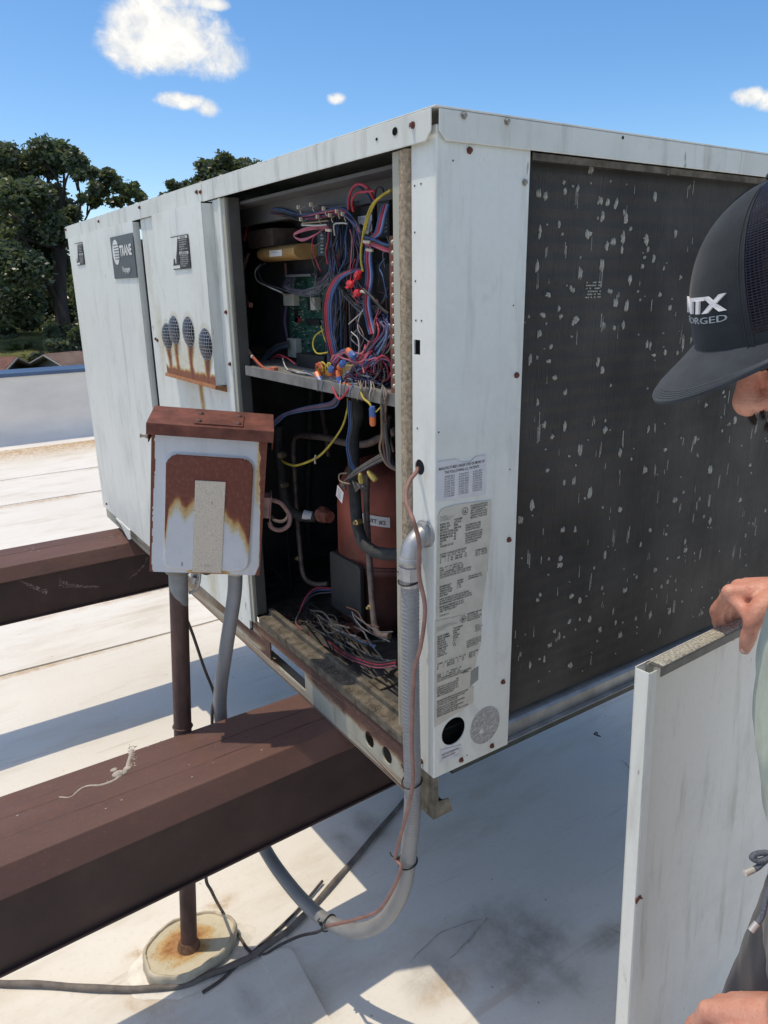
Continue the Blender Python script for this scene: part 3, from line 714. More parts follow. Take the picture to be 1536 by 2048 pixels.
def coil(U):
    y0, y1, z0, z1 = 0.176, UW - 0.03, 0.138, 1.094
    mb = MB(); mb.box(-0.075, -0.070, y0, y1, z0, z1); C = mb.build('condenser_coil', M_BLACK, U)
    mb = MB(); p = 0.0024; n = int((y1 - y0) / p); z = np.linspace(z0, z1, 150)
    for i in range(n):
        y = y0 + (i + 0.5) * p
        x = -0.0197 + 0.0008 * np.cos(2 * np.pi * (z - z0 - 0.02) / 0.0262) * (1.15 - 0.75 * sstep(y, 0.25, 0.7)) * 0.8 + 0.0010 * (vnoise(y * 60, z * 14, 0.5) - 0.5) + 0.0008 * (vnoise(y * 9, z * 5, 1.5) - 0.5)
        q = (vnoise(y * 18, z * 10, 0.9) - 0.5) * 0.0012 + (vnoise(y * 400, z * 30, 2.9) - 0.5) * 0.0006
        vs = []; fs = []
        for k in range(len(z)):
            vs += [(-0.045, y + q[k] - 0.00022, z[k]), (x[k], y + q[k] - 0.0006, z[k]), (x[k] + 0.0002, y + q[k] + 0.0005, z[k]), (-0.045, y + q[k] + 0.00022, z[k])]
        for k in range(len(z) - 1):
            a = 4 * k; fs += [(a, a + 1, a + 5, a + 4), (a + 1, a + 2, a + 6, a + 5), (a + 2, a + 3, a + 7, a + 6)]
        mb.add(vs, fs)
    f = mb.build('coil_fins', M_COIL, C, fixn=False); tag(f, kind='stuff')
    zz = z0 + 0.02
    while zz < z1:
        q = MB(); q.tube([(-0.0258, y0 + (y1 - y0) * k / 24, zz + 0.0006 * math.sin(k * 1.7 + zz * 40)) for k in range(25)], 0.0053, 8); q.build('coil_tube', plain('dull_tube', (0.15, 0.145, 0.14), 0.6, 0.1, var=0.3, scale=30), C, fixn=False)
        zz += 0.0262
    # bent fins and caked lint: small raised ragged flakes
    rnd = random.Random(11); mb = MB()
    def flake(y, z, w, h, slits):
        m = 11; th = rnd.random() * 0.5
        for sidx in range(slits):
            oy = (sidx - (slits - 1) / 2) * w * 0.9
            hh = h * rnd.uniform(0.6, 1.0); ww = w * rnd.uniform(0.7, 1.15) / (1 if slits == 1 else 1.5)
            ring = []
            for k in range(m):
                a = 2 * math.pi * k / m; rr = rnd.uniform(0.55, 1.25)
                ring.append(Vector((-0.0192, y + oy + ww * rr * math.cos(a) + 0.15 * hh * math.sin(a) * th, z + hh * rr * math.sin(a))))
            top = [Vector((-0.0168 - 0.0006 * rnd.random(), y + oy + (p.y - y - oy) * 0.6, z + (p.z - z) * 0.68)) for p in ring]
            b = len(mb.v)
            mb.add(ring + top, [(k, (k + 1) % m, m + (k + 1) % m, m + k) for k in range(m)] + [tuple(range(m, 2 * m))], 0)
    pts = []
    seen = [(1077,388),(1091,393),(1130,383),(1155,377),(1182,340),(1201,400),(1215,405),(1232,407),(1248,425),(1252,437),(1205,433),(1310,395),(1336,345),(1175,470),(1180,468),(1160,548),(1079,470),(1074,533),(1203,530),(1161,548),(1097,590),(1145,580),(1153,638),(1148,645),(1086,630),(1122,633),(1078,668),(1102,693),(1060,720),(1098,722),(1293,480),(1319,590),(1260,560),(1232,605),(1206,648),(1228,655),(1196,723),(1205,740),(1330,705),(1308,710),(1226,483),(1214,491),(1118,450),(1080,463),(1245,475),(1340,615),(1300,690),(1253,612),(1220,583),(1110,755),(1075,805),(1130,785),(1088,850),(1160,900),(1210,860),(1240,905),(1128,965),(1095,940),(1180,985),(1065,1010),(1150,1060),(1240,1020),(1290,940),(1330,900),(1390,880),(1420,940),(1350,1000),(1470,840),(1300,1060),(1210,1110),(1120,1130),(1080,1190),(1160,1200),(1250,1180),(1310,1140),(1370,1100),(1420,1040),(1480,1000),(1500,930),(1200,1260),(1100,1290),(1060,1330),(1140,1330),(1240,1270),(1300,1230)]
    for (px, py) in seen:
        p = PX(px, py, -0.019); pts.append((p.y, p.z, rnd.uniform(0.0032, 0.0070), rnd.uniform(0.0055, 0.0125), rnd.choice([1, 1, 1, 2])))
    for i in range(430):
        y = rnd.uniform(y0 + 0.01, y1); z = rnd.uniform(z0 + 0.01, z1 - 0.02)
        if vnoise(y * 6, z * 6, 3.3) < rnd.random() * 0.75: continue
        s = rnd.random() ** 2.2
        pts.append((y, z, 0.0013 + 0.0042 * s * rnd.uniform(0.4, 1.3), 0.0020 + 0.0085 * s * rnd.uniform(0.4, 1.3), rnd.choice([1, 1, 1, 1, 2])))
    for i in range(150):                                          # thin scratches where single fins are bent
        y = rnd.uniform(y0 + 0.01, y1); z = rnd.uniform(z0 + 0.02, z1 - 0.03); L = rnd.uniform(0.006, 0.030); w = rnd.uniform(0.0003, 0.0007)
        for k in range(rnd.choice([1, 1, 2, 3])):
            yy = y + k * 0.0026; zz = z + rnd.uniform(-0.006, 0.006); mb.add([(-0.0188, yy - w, zz), (-0.0182, yy + w, zz + 0.001), (-0.0182, yy + w * 0.6 + rnd.uniform(-0.001, 0.001), zz + L), (-0.0188, yy - w * 0.6, zz + L)], [(0, 1, 2, 3)])
    for a in pts: flake(*a)
    fl = mb.build('coil_debris', M_FLECK, C, fixn=False); tag(fl, kind='stuff')
    mb = MB()                                                     # combed patch
    p = PX(1185, 580, -0.019)
    for i in range(9):
        for k in range(6):
            if rnd.random() < 0.8: mb.box(-0.0192, -0.0172, p.y - 0.017 + i * 0.0042, p.y - 0.0145 + i * 0.0042, p.z - 0.013 + k * 0.0048, p.z - 0.0105 + k * 0.0048)
    tag(mb.build('coil_debris', M_FLECK, C, fixn=False), kind='stuff')
    mb = MB()
    mb.prism([(-0.012, 0.090), (-0.012, 0.118), (-0.017, 0.122), (-0.060, 0.136), (-0.060, 0.090)], 'y', 0.1745, UW - 0.004)
    mb.box(-0.0117, 0.0, 0.1745, UW, 0.090, 0.0925)
    mb.build('coil_rail', M_GALV, U, 0.001)
    mb = MB(); mb.prism([(-0.001, 0.0), (-0.001, 0.0)], 'z', 0, 0) if False else None
    mb.box(-0.030, -0.010, 0.05, UW, 0.070, 0.0895); mb.build('drain_rail', plain('dark_green_rail', (0.035, 0.05, 0.048), 0.5, var=0.3), U)
coil(UNIT)

# ------------------------------------------------------------------ screws, small holes, stickers and lettering on the unit
def screws(U):
    q = MB(); q.lathe([(0.0052, 0.0), (0.0052, 0.0012), (0.0036, 0.0014), (0.0034, 0.0042), (0.0022, 0.0048)], Matrix(), 6, 0, False)
    a = q.build('screw', M_SCREW, U); a.matrix_basis = frame((0.0062, 0.041, 1.131), (1, 0, 0))
    b0 = None
    for (y, z, k, x) in [(0.120, 1.131, 0, 0.0058), (0.057, 1.090, 1, 0.0002), (0.164, 1.055, 0, 0.0002), (0.162, 0.773, 1, 0.0002), (0.158, 0.497, 1, 0.0002), (0.156, 0.226, 2, 0.0002), (0.134, 0.101, 2, 0.0002), (0.061, 0.101, 2, 0.0002)]:
        c = copy_part(a, U, M=frame((x, y, z), (1, 0, 0)))
        if k:
            if b0 is None: b0 = a.data.copy(); b0.materials[0] = M_RSCREW
            c.data = b0
    for (x, z, y) in [(-0.040, 1.122, -0.0103), (-0.845, 1.118, -0.0103), (-0.865, 1.120, -0.0115), (-1.30, 1.125, -0.0115), (-1.75, 1.122, -0.0103), (-2.235, 1.128, -0.0103), (-0.760, 0.86, -0.0063), (-0.760, 0.745, -0.0063), (-1.30, 0.775, -0.0043), (-1.285, 0.772, -0.0043), (-0.035, 0.103, 0.0), (-2.12, 0.09, -0.019)]:
        c = copy_part(a, U, M=frame((x, y, z), (0, -1, 0))); c.data = b0
    for (x, z) in [(-0.020, 0.010), (-0.040, 0.022), (-0.075, 0.085)]: copy_part(a, U, M=frame((x, 0.003, z), (0, -1, 0)))
    P = Print((0, 0, 0), Y1, Zv, X1)                              # pilot holes painted as flat black discs, for their dark insides
    for (y, z) in [(0.028, 1.075), (0.155, 0.62), (0.150, 0.88), (0.006, 0.70), (0.075, 0.105)]: P.disc(y, z, 0.0014, 0.0014, M_HOLE, 8)
    P.o = P.o + X1 * 0.0056; P.disc(0.369, 1.131, 0.0026, 0.0026, M_HOLE, 10)
    tag(P.build('pilot_hole_marks', U), kind='stuff')
    P = Print((0, 0, 0), X1, Zv, NS)
    for (x, z) in [(-0.050, 1.047), (-0.035, 1.048), (-0.050, 0.985), (-0.049, 0.918), (-0.048, 0.862), (-0.034, 0.862), (-0.045, 0.70)]: P.disc(x, z, 0.0018, 0.0014, M_HOLE, 8)
    P.o = P.o + NS * 0.0103
    P.disc(-0.083, 1.121, 0.0065, 0.0055, M_HOLE, 14); P.disc(-0.130, 1.118, 0.003, 0.0022, M_HOLE, 10)
    tag(P.build('pilot_hole_marks', U), kind='stuff')
screws(UNIT)

def sticker(U, poly, P, m, th=0.0004, name='sticker', label=None):
    mb = MB(); n = len(poly); a = [P.at(*p) - P.n * 0.0004 for p in poly]; b = [p + P.n * th for p in a]
    mb.add(a + b, [tuple(range(n, 2 * n))] + [(i, (i + 1) % n, (i + 1) % n + n, i + n) for i in range(n)])
    o = mb.build(name, m, U, fixn=False)
    if label: o['label'] = label
    return o
def stickers(U):
    rnd = random.Random(5)
    # patents
    P = Print((0.0004, 0.0, 0.592), Y1, Zv, X1, 0.0009)
    s = sticker(U, [(0.001, 0), (0.102, -0.006), (0.102, 0.060), (0.080, 0.0605), (0.070, 0.054), (0.050, 0.055), (0.040, 0.062), (0.001, 0.063)], P, M_STICK, label='white list of patents sticker')
    P.o = P.o + P.n * 0.0004
    P.line('MANUFACTURED UNDER ONE OR MORE OF', 0.052, 0.0485, 0.0046, M_INK, 0.092, 0.012, -0.01, True)
    P.line('THE FOLLOWING U.S. PATENTS', 0.052, 0.0415, 0.0046, M_INK, 0.070, 0.012, -0.01, True)
    nums = ['4,830,833', '4,171,207', '4,250,947', '4,370,494', '4,493,193', '4,577,316', '5,042,205', '5,413,346', '5,729,089',
            '4,562,833', '4,679,411', '4,735,608', '4,750,086', '4,334,602', '4,803,215', '5,301,207', '5,520,340', '5,772,500',
            '4,356,857', '4,547,526', '4,702,810', '4,765,057', '4,759,196', '5,076,026', '5,383,224', '5,596,145', 'X39560370-01']
    for i, t_ in enumerate(nums): P.line(t_, 0.017 + 0.0285 * (i // 9), 0.0355 - 0.0040 * (i % 9), 0.0029, M_INKF if i == 26 else M_INK, 0.020, 0.0)
    P.build('lettering', s)
    # the two rating plates, one above the other, corners torn
    def plate(y0, z0, w, h, poly, blocks, lab, ul):
        P = Print((0.0004, y0, z0), Y1, Zv, X1, 0.0009)
        s = sticker(U, poly, P, M_STICKOLD, label=lab); P.o = P.o + P.n * 0.0004
        for (a, b, lines, hh, wd, m, bold) in blocks:
            for i, t_ in enumerate(lines):
                if t_: P.line(t_, a, b - i * hh * 1.34, hh, m, min(wd, hh * 0.62 * len(t_)), bold)
        if ul: P.disc(ul[0], ul[1], 0.0062, 0.0062, M_INK, 24, 0.0009); P.line('UL' if ul[2] else 'SP', ul[0], ul[1] - 0.0026, 0.0050, M_INK, 0.0066, 0.03, 0, True)
        P.build('lettering', s)
    words = ['MAXIMUM OVERCURRENT PROTECTIVE DEVICE 60 AMP', 'FOR USE WITH R22 REFRIGERANT ONLY', 'SUITABLE FOR OUTDOOR USE', 'CLEARANCE TO COMBUSTIBLE MATERIAL', 'MINIMUM CIRCUIT AMPACITY', 'OPERATING VOLTAGE RANGE 187-253', 'FACTORY CHARGED SEE CHART', 'DESIGN PRESSURE HIGH 425 PSIG LOW 250', 'INPUT RATING BTU PER HOUR 200,000', 'OUTPUT CAPACITY BTU PER HOUR 162,000', 'MAXIMUM INLET GAS PRESSURE 14.0 IN WC', 'MANIFOLD PRESSURE 3.3 IN WC', 'AIR TEMPERATURE RISE 35-65 F', 'LIMIT SETTING 200 F', 'EQUIPPED FOR NATURAL GAS']
    b1 = [(0.006, 0.176, ['THE COMPANY', 'CLARKSVILLE TN 37040', 'AIR CONDITIONER'], 0.0022, 0.03, M_INKF, 0),
          (0.006, 0.163, ['MODEL NO.', 'SERIAL NO.', 'MFR DATE', 'ELECTRICAL RATING', 'MINIMUM CIRCUIT', 'MAXIMUM FUSE', 'HEATER', 'KW', 'CHARGE 123 OZ'], 0.0034, 0.027, M_INK, 0.02),
          (0.034, 0.166, ['YCD120B3', 'L271012', '9/98', '208-230', '3/60', '48', '60', '60'], 0.0034, 0.02, M_INK, 0.02),
          (0.068, 0.183, ['FOR INSTALLATION ON', 'COMBUSTIBLE FLOORING', 'ZERO CLEARANCE TO', 'REAR AND SIDE OF UNIT', 'CLEARANCE 36 IN FRONT', 'PER N.E.C. FOR ROOF'], 0.0030, 0.036, M_INK, 0.02),
          (0.058, 0.152, ['USE COPPER SUPPLY WIRE', 'SUITABLE FOR OUTDOOR', 'INSTALLATION ONLY'], 0.0030, 0.032, M_INK, 0.02),
          (0.058, 0.138, ['MAX AMP FUSE OR HACR TYPE', 'CIRCUIT BREAKER 60 AMPS', 'IF SUPPLIED WITH POWER', 'SEE WIRING DIAGRAM', '1-97-6179-08-0'], 0.0030, 0.036, M_INK, 0.02),
          (0.006, 0.113, ['FACTORY CHARGED R22 PER CIRCUIT', 'COMPR  NO  VOLT   PH   RLA', 'A     1   3   60   200-230   15', 'B     1   3   60   200-230   15'], 0.0032, 0.055, M_INK, 0.015),
          (0.080, 0.104, ['SYSTEM CHARGE', 'CKT 1  118.0 OZ', 'CKT 2  116.0 OZ'], 0.0030, 0.026, M_INK, 0.02),
          (0.006, 0.090, ['FAN   QTY  HP  VOLTS  FLA', 'IDM    1   3   200-230  10', 'OUT CONDENSER  1 3 200-230', 'SUITABLE FOR 3 WIRE SUPPLY USE COPPER', 'UNIT RATED FOR 240 VOLT SUPPLY ALSO'], 0.0030, 0.066, M_INK, 0.015),
          (0.006, 0.058, ['MAXIMUM INPUT', 'BLOWER SPEED', 'TEMPERATURE RISE', 'MOTOR HP  CHART', 'MAX PRESS'], 0.0030, 0.026, M_INK, 0.02),
          (0.042, 0.060, ['200,000', '160,000', '7 IN', '11 IN'], 0.0030, 0.018, M_INK, 0.02),
          (0.066, 0.062, ['FOR NATURAL GAS', 'EQUIPPED MAX 14 IN'], 0.0030, 0.030, M_INK, 0.02),
          (0.006, 0.036, words[8:11], 0.0030, 0.078, M_INK, 0.02), (0.006, 0.0225, words[11:14], 0.0030, 0.072, M_INK, 0.02), (0.006, 0.007, ['X39560312 01'], 0.0026, 0.026, M_INK, 0.01)]
    plate(0.003, 0.388, 0.115, 0.190, [(0, 0.0025), (0.0985, -0.006), (0.1065, 0.052), (0.109, 0.082), (0.1125, 0.121), (0.113, 0.187), (0.040, 0.192), (0.010, 0.1905), (0.003, 0.182)], b1, 'yellowed rating plate with torn edge', (0.0565, 0.178, True))
    b2 = [(0.004, 0.180, ['THE COMPANY CLARKSVILLE TN', 'FORCED AIR FURNACE WITH COOLING', 'CATEGORY III'], 0.0022, 0.052, M_INKF, 0),
          (0.005, 0.162, ['MODEL NUMBER', 'SERIAL NUMBER', 'MFR DATE', 'INPUT BTU', 'OUTPUT BTU', 'TEMP RISE F', 'STATIC IN', 'GAS TYPE', 'ORIFICE NO'], 0.0033, 0.027, M_INK, 0.02),
          (0.038, 0.168, ['YCD120B3H0', '200,000', '9/98', '162,000', '35-65', '0.1', '14', '7.0'], 0.0033, 0.022, M_INK, 0.02),
          (0.068, 0.186, ['CERTIFIED FOR USE', 'AS A CATEGORY', 'CSA 2.3 FORCED AIR', 'FURNACE OUTDOOR'], 0.0030, 0.032, M_INK, 0.02),
          (0.086, 0.160, ['ENERGY', 'PERFORMANCE', 'VERIFIED', 'RENDEMENT'], 0.0026, 0.02, M_INK, 0.0),
          (0.068, 0.136, ['SUITABLE FOR USE WITH', 'FILTERS TYPE 2 BELOW', 'SERIES NUMBER SHOWN', 'LIMIT 200 DEG F'], 0.0028, 0.032, M_INK, 0.01),
          (0.005, 0.112, ['COMPR   QTY   VOLTS   PH   RLA   LRA', 'A      1    200-230    3     15', 'B      1    200-230    3     15'], 0.0030, 0.062, M_INK, 0.015),
          (0.074, 0.112, ['FUSE 60 AMP', 'MCA  48', 'MOP  60'], 0.0030, 0.022, M_INK, 0.02),
          (0.005, 0.092, ['FAN   1   1/2   208-230   60', 'IDM   1   3   208-230   60', 'OUT CONDENSER MOTOR 1 60 230', 'FOR USE WITH COPPER CONDUCTORS ONLY'], 0.0030, 0.066, M_INK, 0.015),
          (0.005, 0.068, words[9:14], 0.0030, 0.040, M_INK, 0.02), (0.046, 0.072, ['200', '162', '35', '0.7', '3.3'], 0.0030, 0.008, M_INK, 0.02), (0.060, 0.082, ['FOR NATURAL', 'GAS ONLY'], 0.0030, 0.022, M_INK, 0.02),
          (0.005, 0.042, words[0:3], 0.0030, 0.068, M_INK, 0.02), (0.005, 0.029, words[3:8], 0.0030, 0.074, M_INK, 0.02)]
    plate(0.0, 0.196, 0.112, 0.192, [(0, -0.005), (0.086, 0.013), (0.0865, 0.044), (0.078, 0.046), (0.079, 0.078), (0.088, 0.080), (0.092, 0.100), (0.101, 0.124), (0.101, 0.186), (0.0, 0.1935)], b2, 'yellowed furnace plate with a square torn out', (0.060, 0.181, False))
    # residue of a sticker peeled away, and the block mark
    P = Print((0.0003, 0, 0), Y1, Zv, X1, 0.0005)
    mg = plain('glue_residue', (0.27, 0.28, 0.26), 0.7, var=0.15, scale=60)
    sticker(U, [(0.100, 0.448), (0.112, 0.450), (0.113, 0.486), (0.103, 0.483)], P, mg, 0.0001, 'glue_patch')
    sticker(U, [(0.079, 0.243), (0.097, 0.250), (0.097, 0.277), (0.080, 0.272)], P, mg, 0.0001, 'glue_patch')
    # round silver seal
    P = Print((0.0004, 0.116, 0.151), Y1, Zv, X1, 0.0007)
    n = 40; s = sticker(U, [(0.0345 * math.cos(2 * math.pi * i / n), 0.0365 * math.sin(2 * math.pi * i / n)) for i in range(n)], P, plain('silver_foil', (0.45, 0.46, 0.47), 0.35, 0.55, var=0.35, scale=240, bump=0.8, bscale=500), label='round crazed silver foil seal')
    P.o = P.o + P.n * 0.0004
    P.disc(-0.009, -0.008, 0.0052, 0.0052, M_WINK, 20); P.line('TRANE', 0.0, -0.011, 0.0055, M_WINK, 0.018, 0.02)
    mc = plain('seal_crack', (0.30, 0.31, 0.32), 0.6)
    for i in range(26):
        a = rnd.uniform(0, 6.28); r0 = rnd.uniform(0.004, 0.026); L = rnd.uniform(0.006, 0.016); b = a + rnd.choice([1.57, 0.2, -0.6, 2.3])
        x0, y0 = r0 * math.cos(a), r0 * math.sin(a); x1, y1 = x0 + L * math.cos(b), y0 + L * math.sin(b)
        if x1 * x1 + y1 * y1 > 0.033 ** 2: continue
        nx, ny = -(y1 - y0) / L * 0.00035, (x1 - x0) / L * 0.00035
        P.poly([(x0 + nx, y0 + ny), (x0 - nx, y0 - ny), (x1 - nx, y1 - ny), (x1 + nx, y1 + ny)], mc if i % 2 else M_WINK)
    P.build('lettering', s)
    # residential use notice
    P = Print((0.0004, 0.013, 0.112), Y1, Zv, X1, 0.0007)
    s = sticker(U, [(0, 0.003), (0.047, -0.002), (0.047, 0.021), (0.0, 0.0285)], P, M_STICK, label='small white residential use notice'); P.o = P.o + P.n * 0.0004
    P.line('NOT FOR RESIDENTIAL', 0.004, 0.0150, 0.0040, M_INK, 0.038, 0.01, -0.08); P.line('USAGE IN CANADA', 0.004, 0.0090, 0.0040, M_INK, 0.030, 0.01, -0.08); P.line('X39560', 0.030, 0.004, 0.0022, M_INKF, 0.010)
    P.build('lettering', s)
    # brand badge on the wide door
    P = Print((-1.602, -0.0195, 0.944), X1, Zv, NS, 0.0012)
    s = sticker(U, [(0, 0), (0.237, 0.0), (0.237, 0.1205), (0, 0.1205)], P, M_BADGE, 0.001, label='dark grey brand badge'); P.o = P.o + P.n * 0.0014
    P.disc(0.052, 0.076, 0.036, 0.036, M_WINK, 36)
    for i, z in enumerate([0.095, 0.087, 0.079, 0.071, 0.063, 0.055]): P.o = P.o + P.n * 0.0002; P.rect(0.030 + 0.002 * i, 0.090, z, z + 0.0026, M_BADGE)
    P.line('TRANE', 0.098, 0.064, 0.029, M_WINK, 0.122, 0.035); P.line('Voyager', 0.104, 0.018, 0.016, M_WINK, 0.085, 0.015)
    P.build('lettering', s)
    # hazard stickers: white pictogram half, black text half
    def hazard(x, z, w, h, y, lab):
        P = Print((x, y, z), X1, Zv, NS, 0.001)
        s = sticker(U, [(0, 0), (w, 0), (w, h), (0, h)], P, M_INK, 0.0006, label=lab); P.o = P.o + P.n * 0.001
        P.rect(0.02 * w, 0.43 * w, 0.03 * h, 0.97 * h, M_WINK); P.rect(0.46 * w, 0.97 * w, 0.90 * h, 0.97 * h, M_WINK); P.rect(0.46 * w, 0.97 * w, 0.44 * h, 0.51 * h, M_WINK)
        P.o = P.o + P.n * 0.0003
        P.poly([(0.02 * w, 0.14 * h), (0.05 * w, 0.14 * h), (0.10 * w, 0.34 * h), (0.17 * w, 0.32 * h), (0.19 * w, 0.18 * h), (0.24 * w, 0.18 * h), (0.26 * w, 0.38 * h), (0.34 * w, 0.60 * h), (0.43 * w, 0.95 * h), (0.43 * w, 0.14 * h), (0.43 * w, 0.13 * h), (0.02 * w, 0.12 * h)], M_INK)
        P.line('WARNING', 0.715 * w, 0.912 * h, 0.045 * h, M_INK, 0.34 * w, 0.03, 0, True); P.line('ADVERTENCIA', 0.715 * w, 0.452 * h, 0.045 * h, M_INK, 0.42 * w, 0.03, 0, True)
        for i, t_ in enumerate(['HAZARDOUS VOLTAGE', 'DISCONNECT ALL', 'POWER BEFORE', 'SERVICING', 'FAILURE MAY CAUSE', 'DEATH']): P.line(t_, 0.48 * w, (0.84 - 0.066 * i) * h, 0.038 * h, M_WINK, min(0.46 * w, 0.034 * w * len(t_)))
        for i, t_ in enumerate(['VOLTAJE PELIGROSO', 'DESCONECTE TODA', 'LA ENERGIA ANTES', 'DE DAR SERVICIO', 'PUEDE CAUSAR', 'LA MUERTE']): P.line(t_, 0.48 * w, (0.385 - 0.062 * i) * h, 0.036 * h, M_WINK, min(0.46 * w, 0.034 * w * len(t_)))
        P.build('lettering', s)
    hazard(-1.012, 0.957, 0.120, 0.0755, -0.0315, 'black and white hazard sticker on the vented panel')
    hazard(-2.085, 0.997, 0.115, 0.0745, -0.0195, 'black and white hazard sticker at the door edge')
stickers(UNIT)

# ------------------------------------------------------------------ wiring compartment
WCOL = {'r': (0.42, 0.022, 0.050), 'p': (0.46, 0.11, 0.16), 'b': (0.030, 0.085, 0.22), 'lb': (0.20, 0.30, 0.52), 'k': (0.016, 0.017, 0.020), 'g': (0.10, 0.10, 0.115), 'v': (0.11, 0.060, 0.15), 'y': (0.52, 0.40, 0.045), 'w': (0.50, 0.50, 0.46), 'o': (0.60, 0.10, 0.035), 'n': (0.13, 0.055, 0.045), 't': (0.27, 0.20, 0.13)}
WM = {k: plain('insulation_' + {'r': 'red', 'p': 'pink', 'b': 'blue', 'lb': 'pale_blue', 'k': 'black', 'g': 'grey', 'v': 'violet', 'y': 'yellow', 'w': 'white', 'o': 'orange', 'n': 'brown', 't': 'tan'}[k], tuple(0.86 * v + 0.14 * 0.13 for v in c), 0.55, 0, 0.4, var=0.30, scale=26) for k, c in WCOL.items()}
def wire(U, col, pts, r=0.0016, n=6, mk=None):
    if mk is not None: pts = [PY(*mk(p[0], p[1]), p[2]) for p in pts]
    mb = MB(); mb.tube(catmull(pts, 7), r, n); return mb.build('wire', WM[col], U, fixn=False)
def wiring(U):
    rnd = random.Random(21)
    def W(col, pts, r=0.0016, y=None, mk=Z2):
        q = [(p[0], p[1], (p[2] if len(p) > 2 else y)) for p in pts]; return wire(U, col, q, r, 6, mk)
    def J(pts, jx, jy, jd):   # a strand of a harness: the same way, a little aside
        ox, oy = rnd.uniform(-jx, jx), rnd.uniform(-jy, jy)
        return [(p[0] + ox + rnd.uniform(-8, 8), p[1] + oy + rnd.uniform(-8, 8), max(0.018, p[2] + rnd.uniform(-jd, jd))) for p in pts]
    def box_on(name, zx0, zy0, zx1, zy1, y0, y1, m, parent=U, bev=0.0015):
        a, b = PY(*Z2(zx0, zy1), y0), PY(*Z2(zx1, zy0), y0)
        q = MB(); q.box(a.x, b.x, y0, y1, a.z, b.z); return q.build(name, m, parent, bev)
    # --- devices on the panel
    M_TRF = plain('transformer_iron', (0.085, 0.062, 0.052), 0.7, var=0.35, scale=60)
    t1 = box_on('transformer', 205, 640, 378, 795, 0.10, 0.165, M_TRF); box_on('coil_winding', 290, 540, 530, 612, 0.12, 0.168, M_TRF, t1)
    a, b = PY(*Z2(318, 838), 0.11), PY(*Z2(590, 838), 0.11)
    q = MB(); L = (b.x - a.x); fr = frame((a.x, 0.118, a.z), (1, 0, 0), (0, 0, 1)); pr_ = []
    for i in range(24):
        an = 2 * math.pi * i / 24; pr_.append((0.0165 * (abs(math.sin(an)) ** 0.8) * (1 if math.sin(an) > 0 else -1), 0.032 * math.cos(an)))
    vs = [Vector((a.x + e, 0.125 + p[1], a.z + p[0])) for e in (0, L) for p in pr_]
    q.add(vs, [tuple(range(23, -1, -1)), tuple(range(24, 48))] + [(i, (i + 1) % 24, 24 + (i + 1) % 24, 24 + i) for i in range(24)], 0, False)
    cpo = q.build('run_capacitor', plain('tan_capacitor', (0.42, 0.25, 0.10), 0.4, var=0.2, scale=30), U, 0.001)
    P = Print((a.x + 0.38 * L, 0.0925, a.z - 0.008), X1, Zv, NS); P.rect(0, 0.34 * L, 0, 0.013, M_WINK); P.line('35 uF 370 VAC', 0.004, 0.007, 0.004, M_INKF, 0.2 * L); P.build('label', cpo)
    brd = box_on('control_board', 520, 995, 905, 1565, 0.158, 0.162, M_PCB, U, 0)
    chips = MB()
    A0, B0 = PY(*Z2(520, 1565), 0.157), PY(*Z2(905, 995), 0.157)
    cols = [M_BLACK, plain('solder', (0.42, 0.44, 0.42), 0.4, 0.5), plain('ceramic_part', (0.36, 0.33, 0.24), 0.5), WM['r']]
    for i in range(420):
        x = rnd.uniform(A0.x + 0.004, B0.x - 0.006); z = rnd.uniform(A0.z + 0.004, B0.z - 0.006); s = rnd.choice([0.0012, 0.0014, 0.002, 0.003]) 
        chips.box(x, x + s * rnd.uniform(0.8, 2), 0.156 - rnd.random() * 0.002, 0.1579, z, z + s, rnd.choice([1, 1, 1, 2, 2, 0, 0]))
    for (x0, y0, x1, y1, m) in [(640, 1310, 740, 1345, 0), (560, 1240, 580, 1330, 0), (560, 1300, 590, 1330, 3), (655, 1150, 690, 1245, 0)]:
        a, b = PY(*Z2(x0, y1), 0.157), PY(*Z2(x1, y0), 0.157); chips.box(a.x, b.x, 0.152, 0.1579, a.z, b.z, m)
    tag(chips.build('board_components', cols, brd, fixn=False), kind='stuff')
    M_CONN = plain('ivory_plastic', (0.45, 0.44, 0.38), 0.45, var=0.12, scale=60)
    for r_ in [(465, 1125, 532, 1212), (495, 1455, 550, 1585), (660, 1150, 688, 1245)]: box_on('connector', *r_, 0.140, 0.157, M_CONN)
    box_on('connector', 478, 978, 655, 1005, 0.140, 0.158, M_GALV)
    rb = box_on('relay_board', 715, 670, 775, 850, 0.12, 0.16, plain('blue_board', (0.02, 0.05, 0.06), 0.5, var=0.3, scale=80)); 
    for i in range(6): box_on('relay_terminal', 735, 690 + 25 * i, 755, 702 + 25 * i, 0.115, 0.1195, M_GALV, rb, 0)
    rl = box_on('contactor', 1010, 470, 1115, 730, 0.075, 0.17, M_BLACK)
    a = PY(*Z2(1012, 640), 0.0745); b = PY(*Z2(1112, 545), 0.0745)
    P = Print((a.x, 0.0745, a.z - 0.012), X1, Zv, NS); w = b.x - a.x; h = b.z - a.z + 0.012
    P.poly([(0, 0.55 * h), (0.42 * w, 0.5 * h), (0.42 * w, 0.1 * h), (0.7 * w, -0.05 * h), (w, 0.15 * h), (w, h), (0, h)], M_STICK)
    P.line('TYPE C25', 0.06 * w, 0.8 * h, 0.12 * h, M_INK, 0.4 * w)
    for i in range(7): P.line('120V 50A 40FLA', 0.5 * w, (0.70 - 0.09 * i) * h, 0.06 * h, M_INKF, 0.45 * w)
    P.build('label', rl)
    c2 = box_on('contactor', 1150, 440, 1235, 720, 0.055, 0.17, M_BLACK); P = Print((PY(*Z2(1205, 690), 0.0545).x, 0.0545, PY(*Z2(1205, 690), 0.0545).z), X1, Zv, NS)
